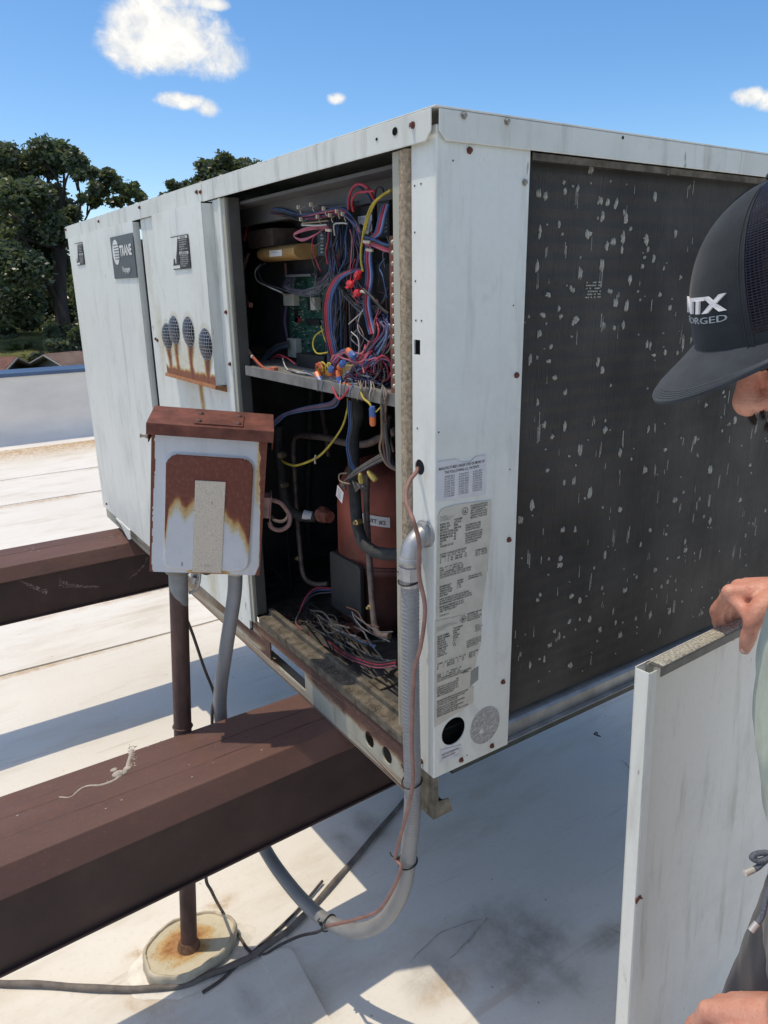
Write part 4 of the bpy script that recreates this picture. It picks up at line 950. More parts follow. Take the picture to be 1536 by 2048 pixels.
    for i in range(6): P.line('L1 T1', 0, 0.003 + 0.006 * i, 0.003, M_WINK, 0.007)
    P.build('label', c2)
    box_on('contactor', 560, 1585, 760, 1680, 0.10, 0.16, M_BLACK); box_on('terminal_block', 880, 1650, 960, 1790, 0.045, 0.10, plain('tan_block', (0.33, 0.25, 0.13), 0.6, var=0.2)); box_on('contactor', 1150, 900, 1240, 1250, 0.09, 0.17, M_BLACK)
    # --- top harness
    top = [(190, 590, 0.13), (300, 520, 0.105), (450, 530, 0.09), (600, 565, 0.075), (740, 550, 0.07), (870, 520, 0.065), (950, 560, 0.06), (1020, 660, 0.05), (1040, 760, 0.05)]
    for c in 'rprpbkbkgvkbr': W(c, J(top, 10, 26, 0.012), 0.0018)
    top2 = [(480, 480, 0.12), (640, 480, 0.10), (800, 510, 0.08), (930, 500, 0.07), (1000, 470, 0.065)]
    for c in 'kbkgkr': W(c, J(top2, 16, 22, 0.01), 0.0016)
    for z in [(590, 490), (682, 470), (775, 500), (608, 578), (730, 560), (820, 548), (872, 520), (915, 540)]:
        a = PY(*Z2(*z), 0.058); q = MB(); q.box(a.x - 0.0022, a.x + 0.0022, 0.050, 0.056, a.z - 0.004, a.z + 0.003); q.tube(catmull([a + Vector((0, 0.01, 0.001)), a + Vector((0.001, -0.002, -0.006)), a + Vector((0.002, 0.0, -0.013))], 4), 0.0011, 5); q.build('cable_tie', M_WTIE, U, 0.0008)
    for s in range(3):
        W('p', [(790, 630 + 6 * s, 0.06), (640, 640 + 10 * s, 0.055), (540, 690 + 4 * s, 0.055), (600, 738 - 7 * s, 0.05), (700, 690, 0.052), (770, 640, 0.06)], 0.0013)
    W('w', [(600, 622, 0.055), (700, 625, 0.05), (780, 620, 0.055)], 0.0018); W('t', [(600, 610, 0.055), (700, 600, 0.05), (790, 590, 0.055)], 0.0016)
    W('w', [(840, 700, 0.045), (835, 620, 0.045), (880, 608, 0.045), (930, 610, 0.05)], 0.0017)
    W('r', [(940, 520, 0.06), (945, 420, 0.045), (975, 345, 0.035), (1020, 322, 0.033), (1080, 350, 0.035), (1130, 440, 0.05)], 0.0026)
    W('r', [(975, 520, 0.05), (965, 450, 0.04), (1000, 390, 0.032), (1060, 378, 0.03), (1130, 372, 0.03)], 0.0022)
    W('b', [(930, 510, 0.07), (940, 400, 0.06), (1000, 340, 0.05), (1080, 400, 0.055), (1120, 470, 0.07)], 0.0022)
    W('k', [(1130, 500, 0.06), (1135, 400, 0.05), (1150, 350, 0.04), (1185, 352, 0.04), (1200, 400, 0.05)], 0.0016)
    W('y', [(1250, 365, 0.03), (1180, 410, 0.032), (1110, 480, 0.035), (1065, 600, 0.035), (1040, 740, 0.032), (1030, 860, 0.03), (1045, 960, 0.028)], 0.0023)
    W('y', [(1240, 380, 0.035), (1150, 440, 0.036), (1090, 560, 0.035), (1055, 700, 0.036), (1030, 800, 0.034)], 0.0018)
    for c, dx in (('r', 0), ('r', 16), ('b', -14), ('b', 30), ('lb', 22)):
        W(c, [(1205 + dx, 470, 0.045), (1180 + dx, 560, 0.04), (1150 + dx, 680, 0.038), (1095 + dx, 740, 0.036), (1075 + dx, 860, 0.035), (1085 + dx, 1000, 0.035), (1065 + dx, 1180, 0.036), (1085 + dx, 1320, 0.036), (1110 + dx, 1420, 0.035)], 0.0024)
    for c, dy in (('r', 0), ('k', -16), ('b', -30), ('p', 16)):
        W(c, [(1060, 740 + dy, 0.035), (1130, 760 + dy, 0.032), (1200, 790 + dy, 0.032), (1245, 800 + dy, 0.036)], 0.0022)
    W('r', [(1110, 680, 0.06), (1150, 720, 0.06), (1180, 745, 0.062)], 0.0018)
    # --- the thick hanging bundle
    for i in range(62):
        x0 = rnd.uniform(775, 1010); y = rnd.uniform(0.055, 0.135); sway = rnd.uniform(-45, 45)
        p = [(x0, 560 + rnd.uniform(0, 50), y + 0.01), (x0 + rnd.uniform(-18, 18), 720, y), (x0 + sway * 0.4, 860, y), (x0 * 0.6 + 350 + sway, 1010 + rnd.uniform(-30, 30), y - 0.012), (x0 * 0.62 + 350 + sway * 1.2, 1180, y - 0.01), (x0 * 0.75 + 225 + sway, 1340, y), (x0 * 0.9 + 85 + sway, 1500, y), (x0 + sway, 1600 + rnd.uniform(0, 60), y)]
        W(rnd.choice('kkkgggvvbbkgnr'), p, rnd.choice([0.0013, 0.0015, 0.0018]))
    for i in range(22):                                            # strands that fan out to the right
        x0 = rnd.uniform(810, 900); y = rnd.uniform(0.05, 0.09)
        W(rnd.choice('ggkvbkg'), [(x0, 960, y), (x0 + 20, 1060 + rnd.uniform(-20, 20), y), (x0 + 110, 1160 + rnd.uniform(-30, 30), y - 0.01), (x0 + 220, 1240 + rnd.uniform(-40, 40), y - 0.01), (x0 + 330, 1300 + rnd.uniform(-50, 40), y)], 0.0014)
    for c, d in (('r', 0), ('r', 14), ('b', 26), ('k', -14), ('b', 40)):
        W(c, [(1005 + d, 945, 0.035), (920 + d, 970, 0.032), (850 + d, 1010, 0.032), (795 + d, 1100, 0.033), (772 + d, 1210, 0.034), (778 + d, 1380, 0.035), (800 + d, 1500, 0.036), (825 + d, 1600, 0.04)], 0.0023)
    W('r', [(800, 640, 0.06), (790, 740, 0.055), (775, 820, 0.055), (790, 910, 0.055)], 0.0022); W('k', [(830, 780, 0.04), (860, 700, 0.045), (870, 620, 0.05)], 0.002)
    W('k', [(1000, 1010, 0.03), (1040, 1080, 0.028), (1120, 1160, 0.026), (1180, 1230, 0.03), (1230, 1270, 0.035)], 0.0026); W('k', [(1230, 1080, 0.04), (1200, 1170, 0.035), (1140, 1260, 0.035)], 0.0022)
    for zz in [(1010, 985, 20), (955, 1055, 8), (1010, 1115, 14)]:   # red wing nuts
        a = PY(*Z2(zz[0], zz[1]), 0.026); q = MB(); fr = frame(a, (math.sin(zz[2]), -0.3, math.cos(zz[2])))
        q.lathe([(0.0052, -0.010), (0.0070, -0.006), (0.0060, 0.004), (0.0035, 0.011)], fr, 8, 0, False); q.box(-0.0105, 0.0105, -0.0012, 0.0012, -0.009, 0.006, 0, fr); q.build('wing_nut', plain('wing_nut_red', (0.55, 0.02, 0.03), 0.4, var=0.1), U, 0.0008)
    for zz in [(1045, 1108), (1075, 745), (1095, 805), (795, 660)]:
        a = PY(*Z2(*zz), 0.028); q = MB(); q.tube([a + Vector((-0.009, 0, 0.001)), a + Vector((0.0, -0.003, 0)), a + Vector((0.009, 0.0, -0.001))], 0.0026, 6); q.build('cable_tie', M_WTIE, U)
    # --- left side drops
    W('w', [(300, 910, 0.12), (258, 960, 0.11), (275, 1030, 0.10), (370, 1080, 0.10), (440, 1110, 0.11), (480, 1135, 0.13)], 0.0018); W('g', [(330, 900, 0.12), (280, 950, 0.115), (320, 1040, 0.11), (450, 1090, 0.12), (560, 1130, 0.13)], 0.0015)
    for d in (0, 9): W('r', [(205 + d, 600, 0.12), (185 + d, 680, 0.10), (175 + d, 740, 0.10)], 0.0017); W('n', [(195 + d, 870, 0.07), (155 + d, 980, 0.06), (155 + d, 1070, 0.055), (180 + d, 1140, 0.055), (200 + d, 1190, 0.055)], 0.0015)
    a = PY(*Z2(215, 1205), 0.055); q = MB(); q.box(a.x - 0.009, a.x + 0.009, 0.05, 0.06, a.z - 0.006, a.z + 0.005); q.build('connector', plain('brown_plug', (0.22, 0.09, 0.065), 0.5), U, 0.001)
    for d in (0, 7, 14): W('n', [(200 + d, 830, 0.06), (120 + d, 1000, 0.045), (95 + d, 1190, 0.035), (125 + d, 1370, 0.03), (190 + d, 1520, 0.028), (260 + d, 1620, 0.028), (330 + d, 1690, 0.028)], 0.0016)
    for d in (0, 9): W('o', [(240 + d, 1590, 0.027), (285 + d, 1640, 0.026), (340 + d, 1688, 0.026)], 0.0017)
    a = PY(*Z2(235, 1585), 0.026); q = MB(); q.ball(a, 0.004, 8, 6); q.build('cable_tie', M_WTIE, U)
    for (x, yv) in ((350, 1680), (400, 1672), (375, 1690)): 
        a = PY(*Z2(x, yv), 0.026); q = MB(); q.box(a.x - 0.010, a.x + 0.010, 0.02, 0.03, a.z - 0.004, a.z + 0.0035); q.build('connector', plain('salmon_plug', (0.55, 0.15, 0.09), 0.5, var=0.2), U, 0.001)
    for k in range(7): W('kgkgbgk'[k], [(500, 1470 + 8 * k, 0.13), (420, 1490 + 9 * k, 0.12), (340, 1550 + 10 * k, 0.11), (290, 1640 + 6 * k, 0.10)], 0.0014)
    for d in (0, 8): W('n', [(475 + d, 900, 0.15), (480 + d, 1000, 0.15)], 0.002); W('v', [(480 + d, 1215, 0.15), (470 + d, 1330, 0.15), (490 + d, 1460, 0.15)], 0.0018)
    for k in range(12):                                            # bows over the board
        x = rnd.uniform(440, 560); W(rnd.choice('ggkvg'), [(x, 1010, 0.14), (x - 20 + rnd.uniform(-20, 20), 1070, 0.12), (560 + rnd.uniform(-30, 30), 1110 + rnd.uniform(-15, 20), 0.115), (690, 1100 + rnd.uniform(-30, 40), 0.11), (800, 1010 + rnd.uniform(-60, 60), 0.09)], 0.0014)
    for k in range(7): W(rnd.choice('gkg'), [(660 + 8 * k, 975, 0.14), (700 + 6 * k, 1020 + 10 * k, 0.12), (770, 990 + 8 * k, 0.10)], 0.0013)
    W('y', [(770, 1380, 0.06), (700, 1430, 0.055), (680, 1500, 0.05), (710, 1560, 0.05), (790, 1555, 0.05)], 0.0016); W('y', [(740, 1365, 0.06), (765, 1450, 0.055), (805, 1540, 0.05)], 0.0016); W('r', [(380, 1600, 0.10), (430, 1570, 0.09), (500, 1600, 0.08), (550, 1640, 0.08)], 0.0017); W('r', [(375, 1610, 0.10), (400, 1585, 0.1), (470, 1590, 0.08)], 0.0013); W('w', [(460, 1600, 0.08), (480, 1660, 0.05), (540, 1720, 0.03), (640, 1750, 0.03), (760, 1770, 0.035)], 0.0016)
    for i in range(34):                                            # loose thin strands across the front
        x0 = rnd.uniform(700, 1230); yv = rnd.uniform(560, 1500); yd = rnd.uniform(0.028, 0.07); s = rnd.choice((-1, 1))
        W(rnd.choice('kkggvnrbpkw'), [(x0, yv, yd), (min(1255, x0 + s * rnd.uniform(10, 60)), yv + rnd.uniform(40, 110), yd), (min(1255, x0 + rnd.uniform(-60, 60)), yv + rnd.uniform(120, 220), yd - 0.006), (min(1255, x0 - s * rnd.uniform(0, 70)), yv + rnd.uniform(230, 330), yd)], rnd.choice([0.0009, 0.0011, 0.0014]))
    for i in range(12):                                            # ends hanging over the shelf edge
        x0 = rnd.uniform(700, 1240); W(rnd.choice('kgrtkbw'), [(x0, 1720 + (x0 - 700) * 0.12, 0.02), (x0 + rnd.uniform(-15, 15), 1765 + (x0 - 700) * 0.13, 0.006), (x0 + rnd.uniform(-12, 12), 1800 + (x0 - 700) * 0.14, 0.005), (x0 + rnd.uniform(-14, 14), 1830 + (x0 - 700) * 0.15 + rnd.uniform(0, 30), 0.006)], 0.0010)
    # --- tangle on the shelf at the right
    for i in range(34):
        x0 = rnd.uniform(1120, 1245); yd = rnd.uniform(0.03, 0.075)
        W(rnd.choice(['r', 'p', 'b', 'lb', 'lb', 'v', 'p', 'w', 'k', 'lb']), [(x0, 1270 + rnd.uniform(0, 40), yd + 0.02), (x0 + rnd.uniform(-10, 20), 1330, yd), (x0 + rnd.uniform(0, 40), 1400 + rnd.uniform(-30, 30), yd - 0.008), (x0 - 20 + rnd.uniform(-60, 30), 1520 + rnd.uniform(-30, 50), yd), (x0 - 90 + rnd.uniform(-70, 70), 1640 + rnd.uniform(-40, 50), yd), (x0 - 150 + rnd.uniform(-120, 60), 1720 + rnd.uniform(-30, 30), yd), (x0 - 60 + rnd.uniform(-120, 60), 1785 + rnd.uniform(-20, 20), yd)], rnd.choice([0.0014, 0.0017, 0.002]))
    for i in range(26):
        cx, cy = rnd.uniform(1060, 1200), rnd.uniform(1640, 1760); rx, ry = rnd.uniform(60, 130), rnd.uniform(50, 110); a0 = rnd.uniform(0, 6.28); yd = rnd.uniform(0.02, 0.06)
        W(rnd.choice(['g', 'g', 'k', 'w', 'r', 'p', 'v', 'g', 'b', 'n']), [(min(1262, cx + rx * math.cos(a0 + k * 0.75)), min(1850, cy + ry * math.sin(a0 + k * 0.75)), yd + 0.004 * k) for k in range(7)], rnd.choice([0.0012, 0.0015, 0.0018]))
    for i in range(16):
        W(rnd.choice(['w', 'g', 'k', 'p', 't', 'b']), [(450 + rnd.uniform(0, 200), 1690 + rnd.uniform(-10, 25), 0.03), (620 + rnd.uniform(-40, 60), 1725 + rnd.uniform(-25, 20), 0.028), (760 + rnd.uniform(-30, 60), 1745 + rnd.uniform(-25, 25), 0.03), (900 + rnd.uniform(-30, 80), 1775 + rnd.uniform(-30, 20), 0.035), (1030, 1800 + rnd.uniform(-30, 20), 0.03)], 0.0013)
    for i in range(10):
        W(rnd.choice('rpbkv'), [(800 + rnd.uniform(-20, 40), 1720 + rnd.uniform(-30, 20), 0.03), (850 + rnd.uniform(-30, 30), 1620 + rnd.uniform(-50, 30), 0.025), (930 + rnd.uniform(-20, 20), 1580 + rnd.uniform(-50, 40), 0.024), (1010 + rnd.uniform(-20, 30), 1620 + rnd.uniform(-60, 30), 0.026), (1090 + rnd.uniform(-30, 40), 1520 + rnd.uniform(-60, 60), 0.035)], 0.0018)
    for i in range(9):
        x = 690 + rnd.uniform(-5, 80); W('y' if i % 3 else 'o', [(x, 1690 + rnd.uniform(-20, 20), 0.03), (x + rnd.uniform(0, 30), 1640 + rnd.uniform(-15, 10), 0.022), (x + 40, 1650 + rnd.uniform(-15, 30), 0.022), (x + rnd.uniform(10, 50), 1720, 0.028)], 0.0016)
    M_ORN, M_BLU = plain('orange_plastic', (0.68, 0.16, 0.045), 0.4, var=0.12), plain('blue_plastic', (0.045, 0.12, 0.36), 0.4, var=0.15)
    for (x, yv, dx, dz, L) in [(960, 1560, 1, -0.38, 0.030), (888, 1645, 0.8, 0.45, 0.028), (722, 1740, 0.75, -0.6, 0.030), (872, 1735, 0.4, -0.9, 0.026), (925, 1800, 0.9, -0.35, 0.018), (1116, 2020, 0.15, 1.0, 0.034), (810, 1690, 0.6, 0.7, 0.02)]:
        a = PY(*Z2(x, yv), 0.016 if yv < 1900 else 0.004); d = Vector((dx, -0.1, dz)).normalized(); q = MB(); fr = frame(a - d * L * 0.5, d)
        q.lathe([(0.0042, 0), (0.0056, 0.003), (0.0056, L * 0.5)], fr, 8, 0, False); q.lathe([(0.0060, L * 0.5), (0.0060, L - 0.004), (0.0045, L)], fr, 8, 1, False); q.build('splice_connector', [M_ORN, M_BLU] if yv != 1800 else [M_ORN, M_ORN], U)
    W('y', [(1030, 1840, 0.006), (1050, 1890, 0.003), (1095, 1930, 0.002), (1115, 1985, 0.004)], 0.0020); W('y', [(1140, 1990, 0.004), (1170, 1960, 0.01), (1200, 1930, 0.02)], 0.0013)
    W('r', [(820, 1800, 0.01), (850, 1870, 0.004), (875, 1895, 0.004), (915, 1860, 0.005), (960, 1790, 0.012)], 0.0021); 
    for k in range(7): W('tgktgtn'[k], [(1190 + 4 * k, 1790 + 6 * k, 0.012), (1175 + 8 * k, 1870, 0.004), (1200 + rnd.uniform(-25, 25), 1940, 0.006), (1190 + 5 * k, 2040 + rnd.uniform(0, 40), 0.02)], 0.0011)
wiring(UNIT)

def compressor_bay(U):
    rnd = random.Random(4)
    c = Vector((-0.560, 0.295, 0.110))
    fr = Matrix.Translation(c)
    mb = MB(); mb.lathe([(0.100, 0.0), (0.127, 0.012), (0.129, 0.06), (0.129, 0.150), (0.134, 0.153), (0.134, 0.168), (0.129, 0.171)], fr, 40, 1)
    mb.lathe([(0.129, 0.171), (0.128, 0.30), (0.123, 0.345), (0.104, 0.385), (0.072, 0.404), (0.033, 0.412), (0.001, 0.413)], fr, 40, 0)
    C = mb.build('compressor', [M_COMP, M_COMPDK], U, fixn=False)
    mb = MB(); mb.tube([c + Vector((0.131 * math.cos(2 * math.pi * i / 40), 0.131 * math.sin(2 * math.pi * i / 40), 0.172)) for i in range(41)], 0.0045, 6, cap=False); mb.build('weld_seam', M_COMPDK, C)
    mb = MB(); mb.tube([c + Vector((0.130 * math.cos(2 * math.pi * i / 40), 0.130 * math.sin(2 * math.pi * i / 40), 0.255)) for i in range(41)], 0.003, 6, cap=False)
    # junction box facing the opening
    a = PY(*Z3(828, 1650), 0.165); b = PY(*Z3(1035, 1365), 0.165)
    mb = MB(); w, h = b.x - a.x, b.z - a.z; n = 6; poly = []
    for cx, cz, a0 in ((w - 0.012, h - 0.012, 0), (0.012, h - 0.012, 90), (0.006, 0.006, 180), (w - 0.006, 0.006, 270)):
        r = 0.012 if a0 < 100 else 0.006
        for i in range(n): t_ = R(a0 + 90 * i / (n - 1)); poly.append((a.x + cx + r * math.cos(t_), a.z + cz + r * math.sin(t_)))
    mb.prism(poly, 'y', 0.160, 0.172); mb.build('terminal_cover', plain('grey_terminal_cover', (0.042, 0.043, 0.043), 0.55, var=0.2), C, 0.002)
    # label wrapped on the shell
    z0 = PY(*Z3(1110, 920), 0.17).z; P = MB(); rows = []
    a0, a1 = R(-82), R(-40)
    def on_shell(a, z, r=0.1185): return Vector((c.x + 1.1 * r * math.cos(a), c.y + 1.1 * r * math.sin(a), z))
    a0, a1 = R(-76), R(-34)
    for i in range(2): rows.append([on_shell(a0 + (a1 - a0) * k / 10, 0.395 + 0.024 * i - 0.010 * k / 10) for k in range(11)])
    P.grid(rows); lb = P.build('label', M_STICK, C)
    me = text_mesh('CIRCUIT #2', M_INK, 0.02); x0, x1, y0, y1 = text_bounds(me); q = MB()
    q.add([on_shell(a0 + (a1 - a0) * (0.10 + 0.80 * (v.co.x - x0) / (x1 - x0)), 0.402 - 0.010 * (v.co.x - x0) / (x1 - x0) + v.co.y * 0.0135, 0.1192) for v in me.vertices], [tuple(p.vertices) for p in me.polygons]); q.build('lettering', M_INK, lb, fixn=False)
    # soot runs
    # feet
    for an in (200, 290, 20, 110):
        p = c + Vector((0.135 * math.cos(R(an)), 0.135 * math.sin(R(an)), -0.012)); q = MB()
        q.prism([(p.x - 0.03, p.y - 0.022), (p.x + 0.03, p.y - 0.022), (p.x + 0.022, p.y + 0.03), (p.x - 0.022, p.y + 0.03)], 'z', 0.128, 0.131); q.lathe([(0.014, 0), (0.011, 0.012), (0.014, 0.024)], Matrix.Translation((p.x, p.y, 0.104)), 10); q.lathe([(0.007, 0.0), (0.007, 0.012)], Matrix.Translation((p.x, p.y, 0.131)), 6); q.build('mounting_foot', M_RUST, C)
    def pipe(pts, r, m, name, n=12, mk=Z3, seg=8):
        q = MB(); q.tube(catmull([PY(*mk(p[0], p[1]), p[2]) for p in pts], seg), r, n); return q.build(name, m, U, fixn=False)
    # insulated suction line, right
    pipe([(1000, 130, 0.10), (1010, 250, 0.10), (985, 330, 0.10), (975, 420, 0.098), (978, 620, 0.092), (985, 800, 0.088), (995, 960, 0.085), (1010, 1080, 0.082), (1045, 1180, 0.08), (1110, 1245, 0.08), (1200, 1272, 0.085), (1320, 1275, 0.095)], 0.0125, M_PIPEINS, 'suction_line', 14)
    # insulated line, left, turning into the service valve
    lp = pipe([(430, 330, 0.13), (425, 400, 0.13), (435, 560, 0.125), (455, 720, 0.12), (470, 850, 0.12), (505, 940, 0.125), (570, 990, 0.135), (640, 1003, 0.15), (700, 1000, 0.165)], 0.0125, M_PIPEINS, 'suction_line', 14)
    a = PY(*Z3(640, 995), 0.137); q = MB(); q.tube([PY(*Z3(610, 985), 0.142), PY(*Z3(672, 1000), 0.158)], 0.0131, 12); q.build('foil_tape', M_STICK, lp)
    for z in ((450, 550, 0.008), (470, 770, 0.0055)):
        a = PY(*Z3(z[0], z[1]), 0.108); q = MB(); q.lathe([(z[2], -0.012), (z[2] * 1.2, 0), (z[2] * 0.8, 0.010)], frame(a, (0.5, -1, 0.1)), 10); q.build('pipe_port', plain('dusty_brass', (0.20, 0.17, 0.12), 0.6, 0.3, var=0.3, scale=90), lp)
    q = MB(); a = PY(*Z3(755, 985), 0.168); fr = frame(a, (1, 0.05, 0.02)); q.lathe([(0.012, -0.022), (0.012, -0.009), (0.021, -0.008), (0.021, 0.006), (0.015, 0.008), (0.015, 0.030)], fr, 8, 0, False)
    q.box(-0.017, 0.017, -0.005, 0.005, -0.004, 0.004, 0, frame(a, (0, 0, 1))); q.build('service_valve', plain('valve_oxide', (0.20, 0.075, 0.055), 0.6, var=0.3, scale=80), U, 0.001)
    # thinner discharge lines
    pipe([(610, 400, 0.20), (545, 430, 0.19), (535, 520, 0.18), (545, 700, 0.17), (560, 950, 0.165), (580, 1180, 0.155), (590, 1290, 0.15), (605, 1410, 0.15), (640, 1470, 0.155), (710, 1495, 0.165), (790, 1490, 0.18)], 0.0065, M_COPPER, 'discharge_line', 10)
    pipe([(600, 405, 0.20), (760, 420, 0.20), (900, 455, 0.19), (1050, 470, 0.18), (1160, 430, 0.17), (1290, 370, 0.16)], 0.0085, M_COPPER, 'discharge_line', 10)
    pipe([(1075, 690, 0.12), (1070, 850, 0.115), (1075, 1050, 0.11), (1090, 1280, 0.105), (1105, 1500, 0.098), (1120, 1700, 0.09), (1140, 1830, 0.085), (1180, 1868, 0.085), (1240, 1872, 0.09)], 0.0068, M_COPPER, 'discharge_line', 10)
    pipe([(380, 1000, 0.06), (400, 1025, 0.05), (450, 1035, 0.045), (490, 1010, 0.045), (495, 965, 0.05), (440, 900, 0.07)], 0.0040, M_COPPER, 'capillary_tube', 8)
    for z in ((570, 1303, 0.145), (1100, 1660, 0.088), (1005, 1040, 0.070)):
        a = PY(*Z3(z[0], z[1]), z[2]); q = MB(); q.lathe([(0.0055, -0.01), (0.0060, -0.002), (0.0060, 0.004), (0.0035, 0.006), (0.0035, 0.010), (0.0015, 0.0105)], frame(a, (0.2, -1, 0.05)), 8, 0, False); q.build('service_port', plain('brass', (0.42, 0.30, 0.13), 0.35, 0.7, var=0.3, scale=90), U)
    pipe([(660, 60, 0.30), (655, 300, 0.30), (650, 620, 0.30), (640, 900, 0.30), (650, 1200, 0.30)], 0.0085, M_PIPEINS, 'suction_line', 10)
    pipe([(745, 60, 0.34), (750, 260, 0.33), (780, 420, 0.32), (790, 560, 0.32)], 0.0065, M_COPPER, 'discharge_line', 10)
    pipe([(330, 1120, 0.10), (350, 1250, 0.10), (345, 1320, 0.11), (420, 1420, 0.13), (520, 1530, 0.16), (590, 1610, 0.18)], 0.0024, M_BLACK, 'hose', 8)
    pipe([(490, 900, 0.16), (495, 1150, 0.16), (510, 1400, 0.16), (520, 1560, 0.15), (510, 1700, 0.12)], 0.0022, M_BLACK, 'hose', 8)
    pipe([(1240, 260, 0.05), (1225, 420, 0.05), (1250, 560, 0.05), (1275, 640, 0.05)], 0.0045, M_PIPEINS, 'hose', 8)
    pipe([(1200, 220, 0.06), (1240, 420, 0.07), (1270, 520, 0.08)], 0.0036, M_COPPER, 'capillary_tube', 8)
    def W(col, pts, r=0.0016): return wire(U, col, pts, r, 6, Z3)
    for k in range(26):
        x = rnd.uniform(540, 1000); y = rnd.uniform(1660, 1830); d = rnd.uniform(0.08, 0.2)
        W(rnd.choice('kkgkngkb'), [(x, y, d), (x + rnd.uniform(20, 90), y + rnd.uniform(10, 60), d - 0.02), (x + rnd.uniform(90, 190), y + rnd.uniform(70, 150), max(0.062, d - 0.05)), (x + rnd.uniform(190, 300), y + rnd.uniform(130, 230), 0.062 + rnd.random() * 0.02)], rnd.choice([0.0014, 0.0018, 0.0024]))
    for d in (0, 5): W('y', [(935, 130, 0.06), (930, 220, 0.06), (890, 350, 0.07), (790, 490 + d, 0.085), (700, 570 + d, 0.095), (560, 622 + d, 0.105), (480, 605 + d, 0.108), (448, 580 + d, 0.112)], 0.0021)
    a = PY(*Z3(702, 575), 0.090); q = MB(); q.tube([a + Vector((0, 0, 0.008)), a + Vector((0.001, -0.004, 0)), a + Vector((0.002, -0.003, -0.011))], 0.0022, 6); q.build('cable_tie', M_WTIE, U)
    for c_, d in (('b', 0), ('n', 8), ('b', 16), ('k', 24), ('r', 12), ('b', 34)):
        W(c_, [(850 + d, 120, 0.05), (800 + d, 165 + d, 0.06), (640 + d, 195 + d * 0.7, 0.08), (500, 235 + d * 0.5, 0.09), (430, 270 + d, 0.09), (385, 320 + d, 0.085), (360, 420 + d, 0.08)], 0.0019)
    for c_, d in (('b', 0), ('b', 14), ('k', 26)): W(c_, [(935 + d, 150, 0.05), (945 + d, 330, 0.055), (925 + d, 470, 0.06), (945 + d, 590, 0.065), (985 + d, 680, 0.06)], 0.0018)
    for c_, d in (('t', 0), ('n', 14), ('g', 26), ('k', 36)): W(c_, [(1180 + d, 180, 0.02), (1185 + d, 400, 0.03), (1170 + d * 2, 500, 0.04), (1215 + d, 610, 0.045), (1290 + d, 660, 0.05)], 0.0026)
    for k in range(9): W('tgtgkgtgk'[k], [(1170 + 6 * k, 545 + 4 * k, 0.045), (1080 + 3 * k, 600 + 4 * k, 0.05), (990, 660 + 5 * k, 0.055), (930 - 2 * k, 720 + 3 * k, 0.055), (880 + 5 * k, 770 + 4 * k, 0.055)], 0.0018)
    W('t', [(930, 680, 0.055), (875, 690, 0.05), (880, 740, 0.05), (950, 760, 0.05)], 0.0018)
    for z, s in (((1030, 715), 0.4), ((1110, 700), -0.8)):
        a = PY(*Z3(*z), 0.045); q = MB(); q.lathe([(0.0055, -0.012), (0.0062, -0.003), (0.0045, 0.008), (0.003, 0.012)], frame(a, (s, -0.3, 0.7)), 8, 0, False); q.build('wire_nut', plain('dusty_yellow_nut', (0.50, 0.37, 0.09), 0.5, var=0.3, scale=90), U)
    P = Print(PY(*Z3(850, 845), 0.050), Vector((0.9, 0, -0.45)), Vector((0.3, 0.0, 0.95)), NS); P.rect(0, 0.026, 0, 0.026, M_STICK)
    for i in range(4): P.rect(0.004, 0.018, 0.004 + 0.005 * i, 0.0055 + 0.005 * i, M_INKF)
    tg = P.build('hanging_tag', U)
    for k in range(10): W('tgkgtkgtgk'[k], [(970 + 8 * k, 740 + 3 * k, 0.05), (985 + 9 * k, 780, 0.048), (960 + rnd.uniform(0, 120), 800 + rnd.uniform(-15, 20), 0.05)], 0.0014)
    # cables on the floor
    for c_, d in (('r', 0), ('b', 10), ('g', 26)): W(c_, [(820, 1525 + d, 0.17), (700, 1525 + d * 1.6, 0.14), (630, 1590 + d, 0.11), (585, 1690, 0.09), (555, 1775, 0.075), (600, 1830, 0.07)], 0.0022)
    for c_, d in (('g', 0), ('k', 14), ('t', 28), ('g', 40), ('n', 20)):
        W(c_, [(620 + d, 1690 + d * 0.3, 0.20), (700 + d, 1760 + d * 0.4, 0.17), (790 + d, 1850 + d * 0.3, 0.14), (900 + d, 1900 + d * 0.4, 0.12), (1080, 2010 + d * 0.6, 0.10), (1270, 2060 + d, 0.09)], 0.0028)
    for c_, d in (('r', 0), ('k', -14), ('k', 12), ('p', 22)):
        W(c_, [(560, 1800, 0.16), (640, 1790 + d, 0.14), (760, 1880 + d, 0.105), (900, 1990 + d, 0.078), (1010, 2040 + d, 0.068), (1150, 2080 + d, 0.066), (1290, 2065 + d, 0.07)], 0.0024)
    for k in range(30):
        x, y = rnd.uniform(420, 900), rnd.uniform(1690, 1860); p = PZ(*Z3(x, y), 0.106)
        if p.y < 0.06 or p.y > 0.5: continue
        q = [p + Vector((rnd.uniform(-0.05, 0.05), rnd.uniform(-0.03, 0.03), rnd.uniform(0, 0.008))) for _ in range(4)]
        q = [Vector((v.x, max(0.06, v.y), v.z)) for v in q]; wire(U, rnd.choice('kkgn'), q, 0.0012, 5)
    # crumpled liner and leaves on the floor at the front
    gx, gy = np.meshgrid(np.linspace(-0.40, -0.11, 60), np.linspace(0.056, 0.22, 40))
    h = 0.106 + 0.016 * np.abs(fbm(gx * 16, gy * 16, 0.3) - 0.5) + 0.014 * sstep(fbm(gx * 7, gy * 7, 2.0), 0.45, 0.7) * (1 - np.abs(2 * (gx + 0.255) / 0.29))
    q = MB(); q.grid([[Vector((gx[i, j], gy[i, j], max(0.1045, h[i, j]))) for j in range(60)] for i in range(40)], 0, False); q.build('crumpled_liner', plain('grey_liner', (0.085, 0.083, 0.080), 0.6, var=0.4, scale=30, bump=0.4), U)
    q = MB()
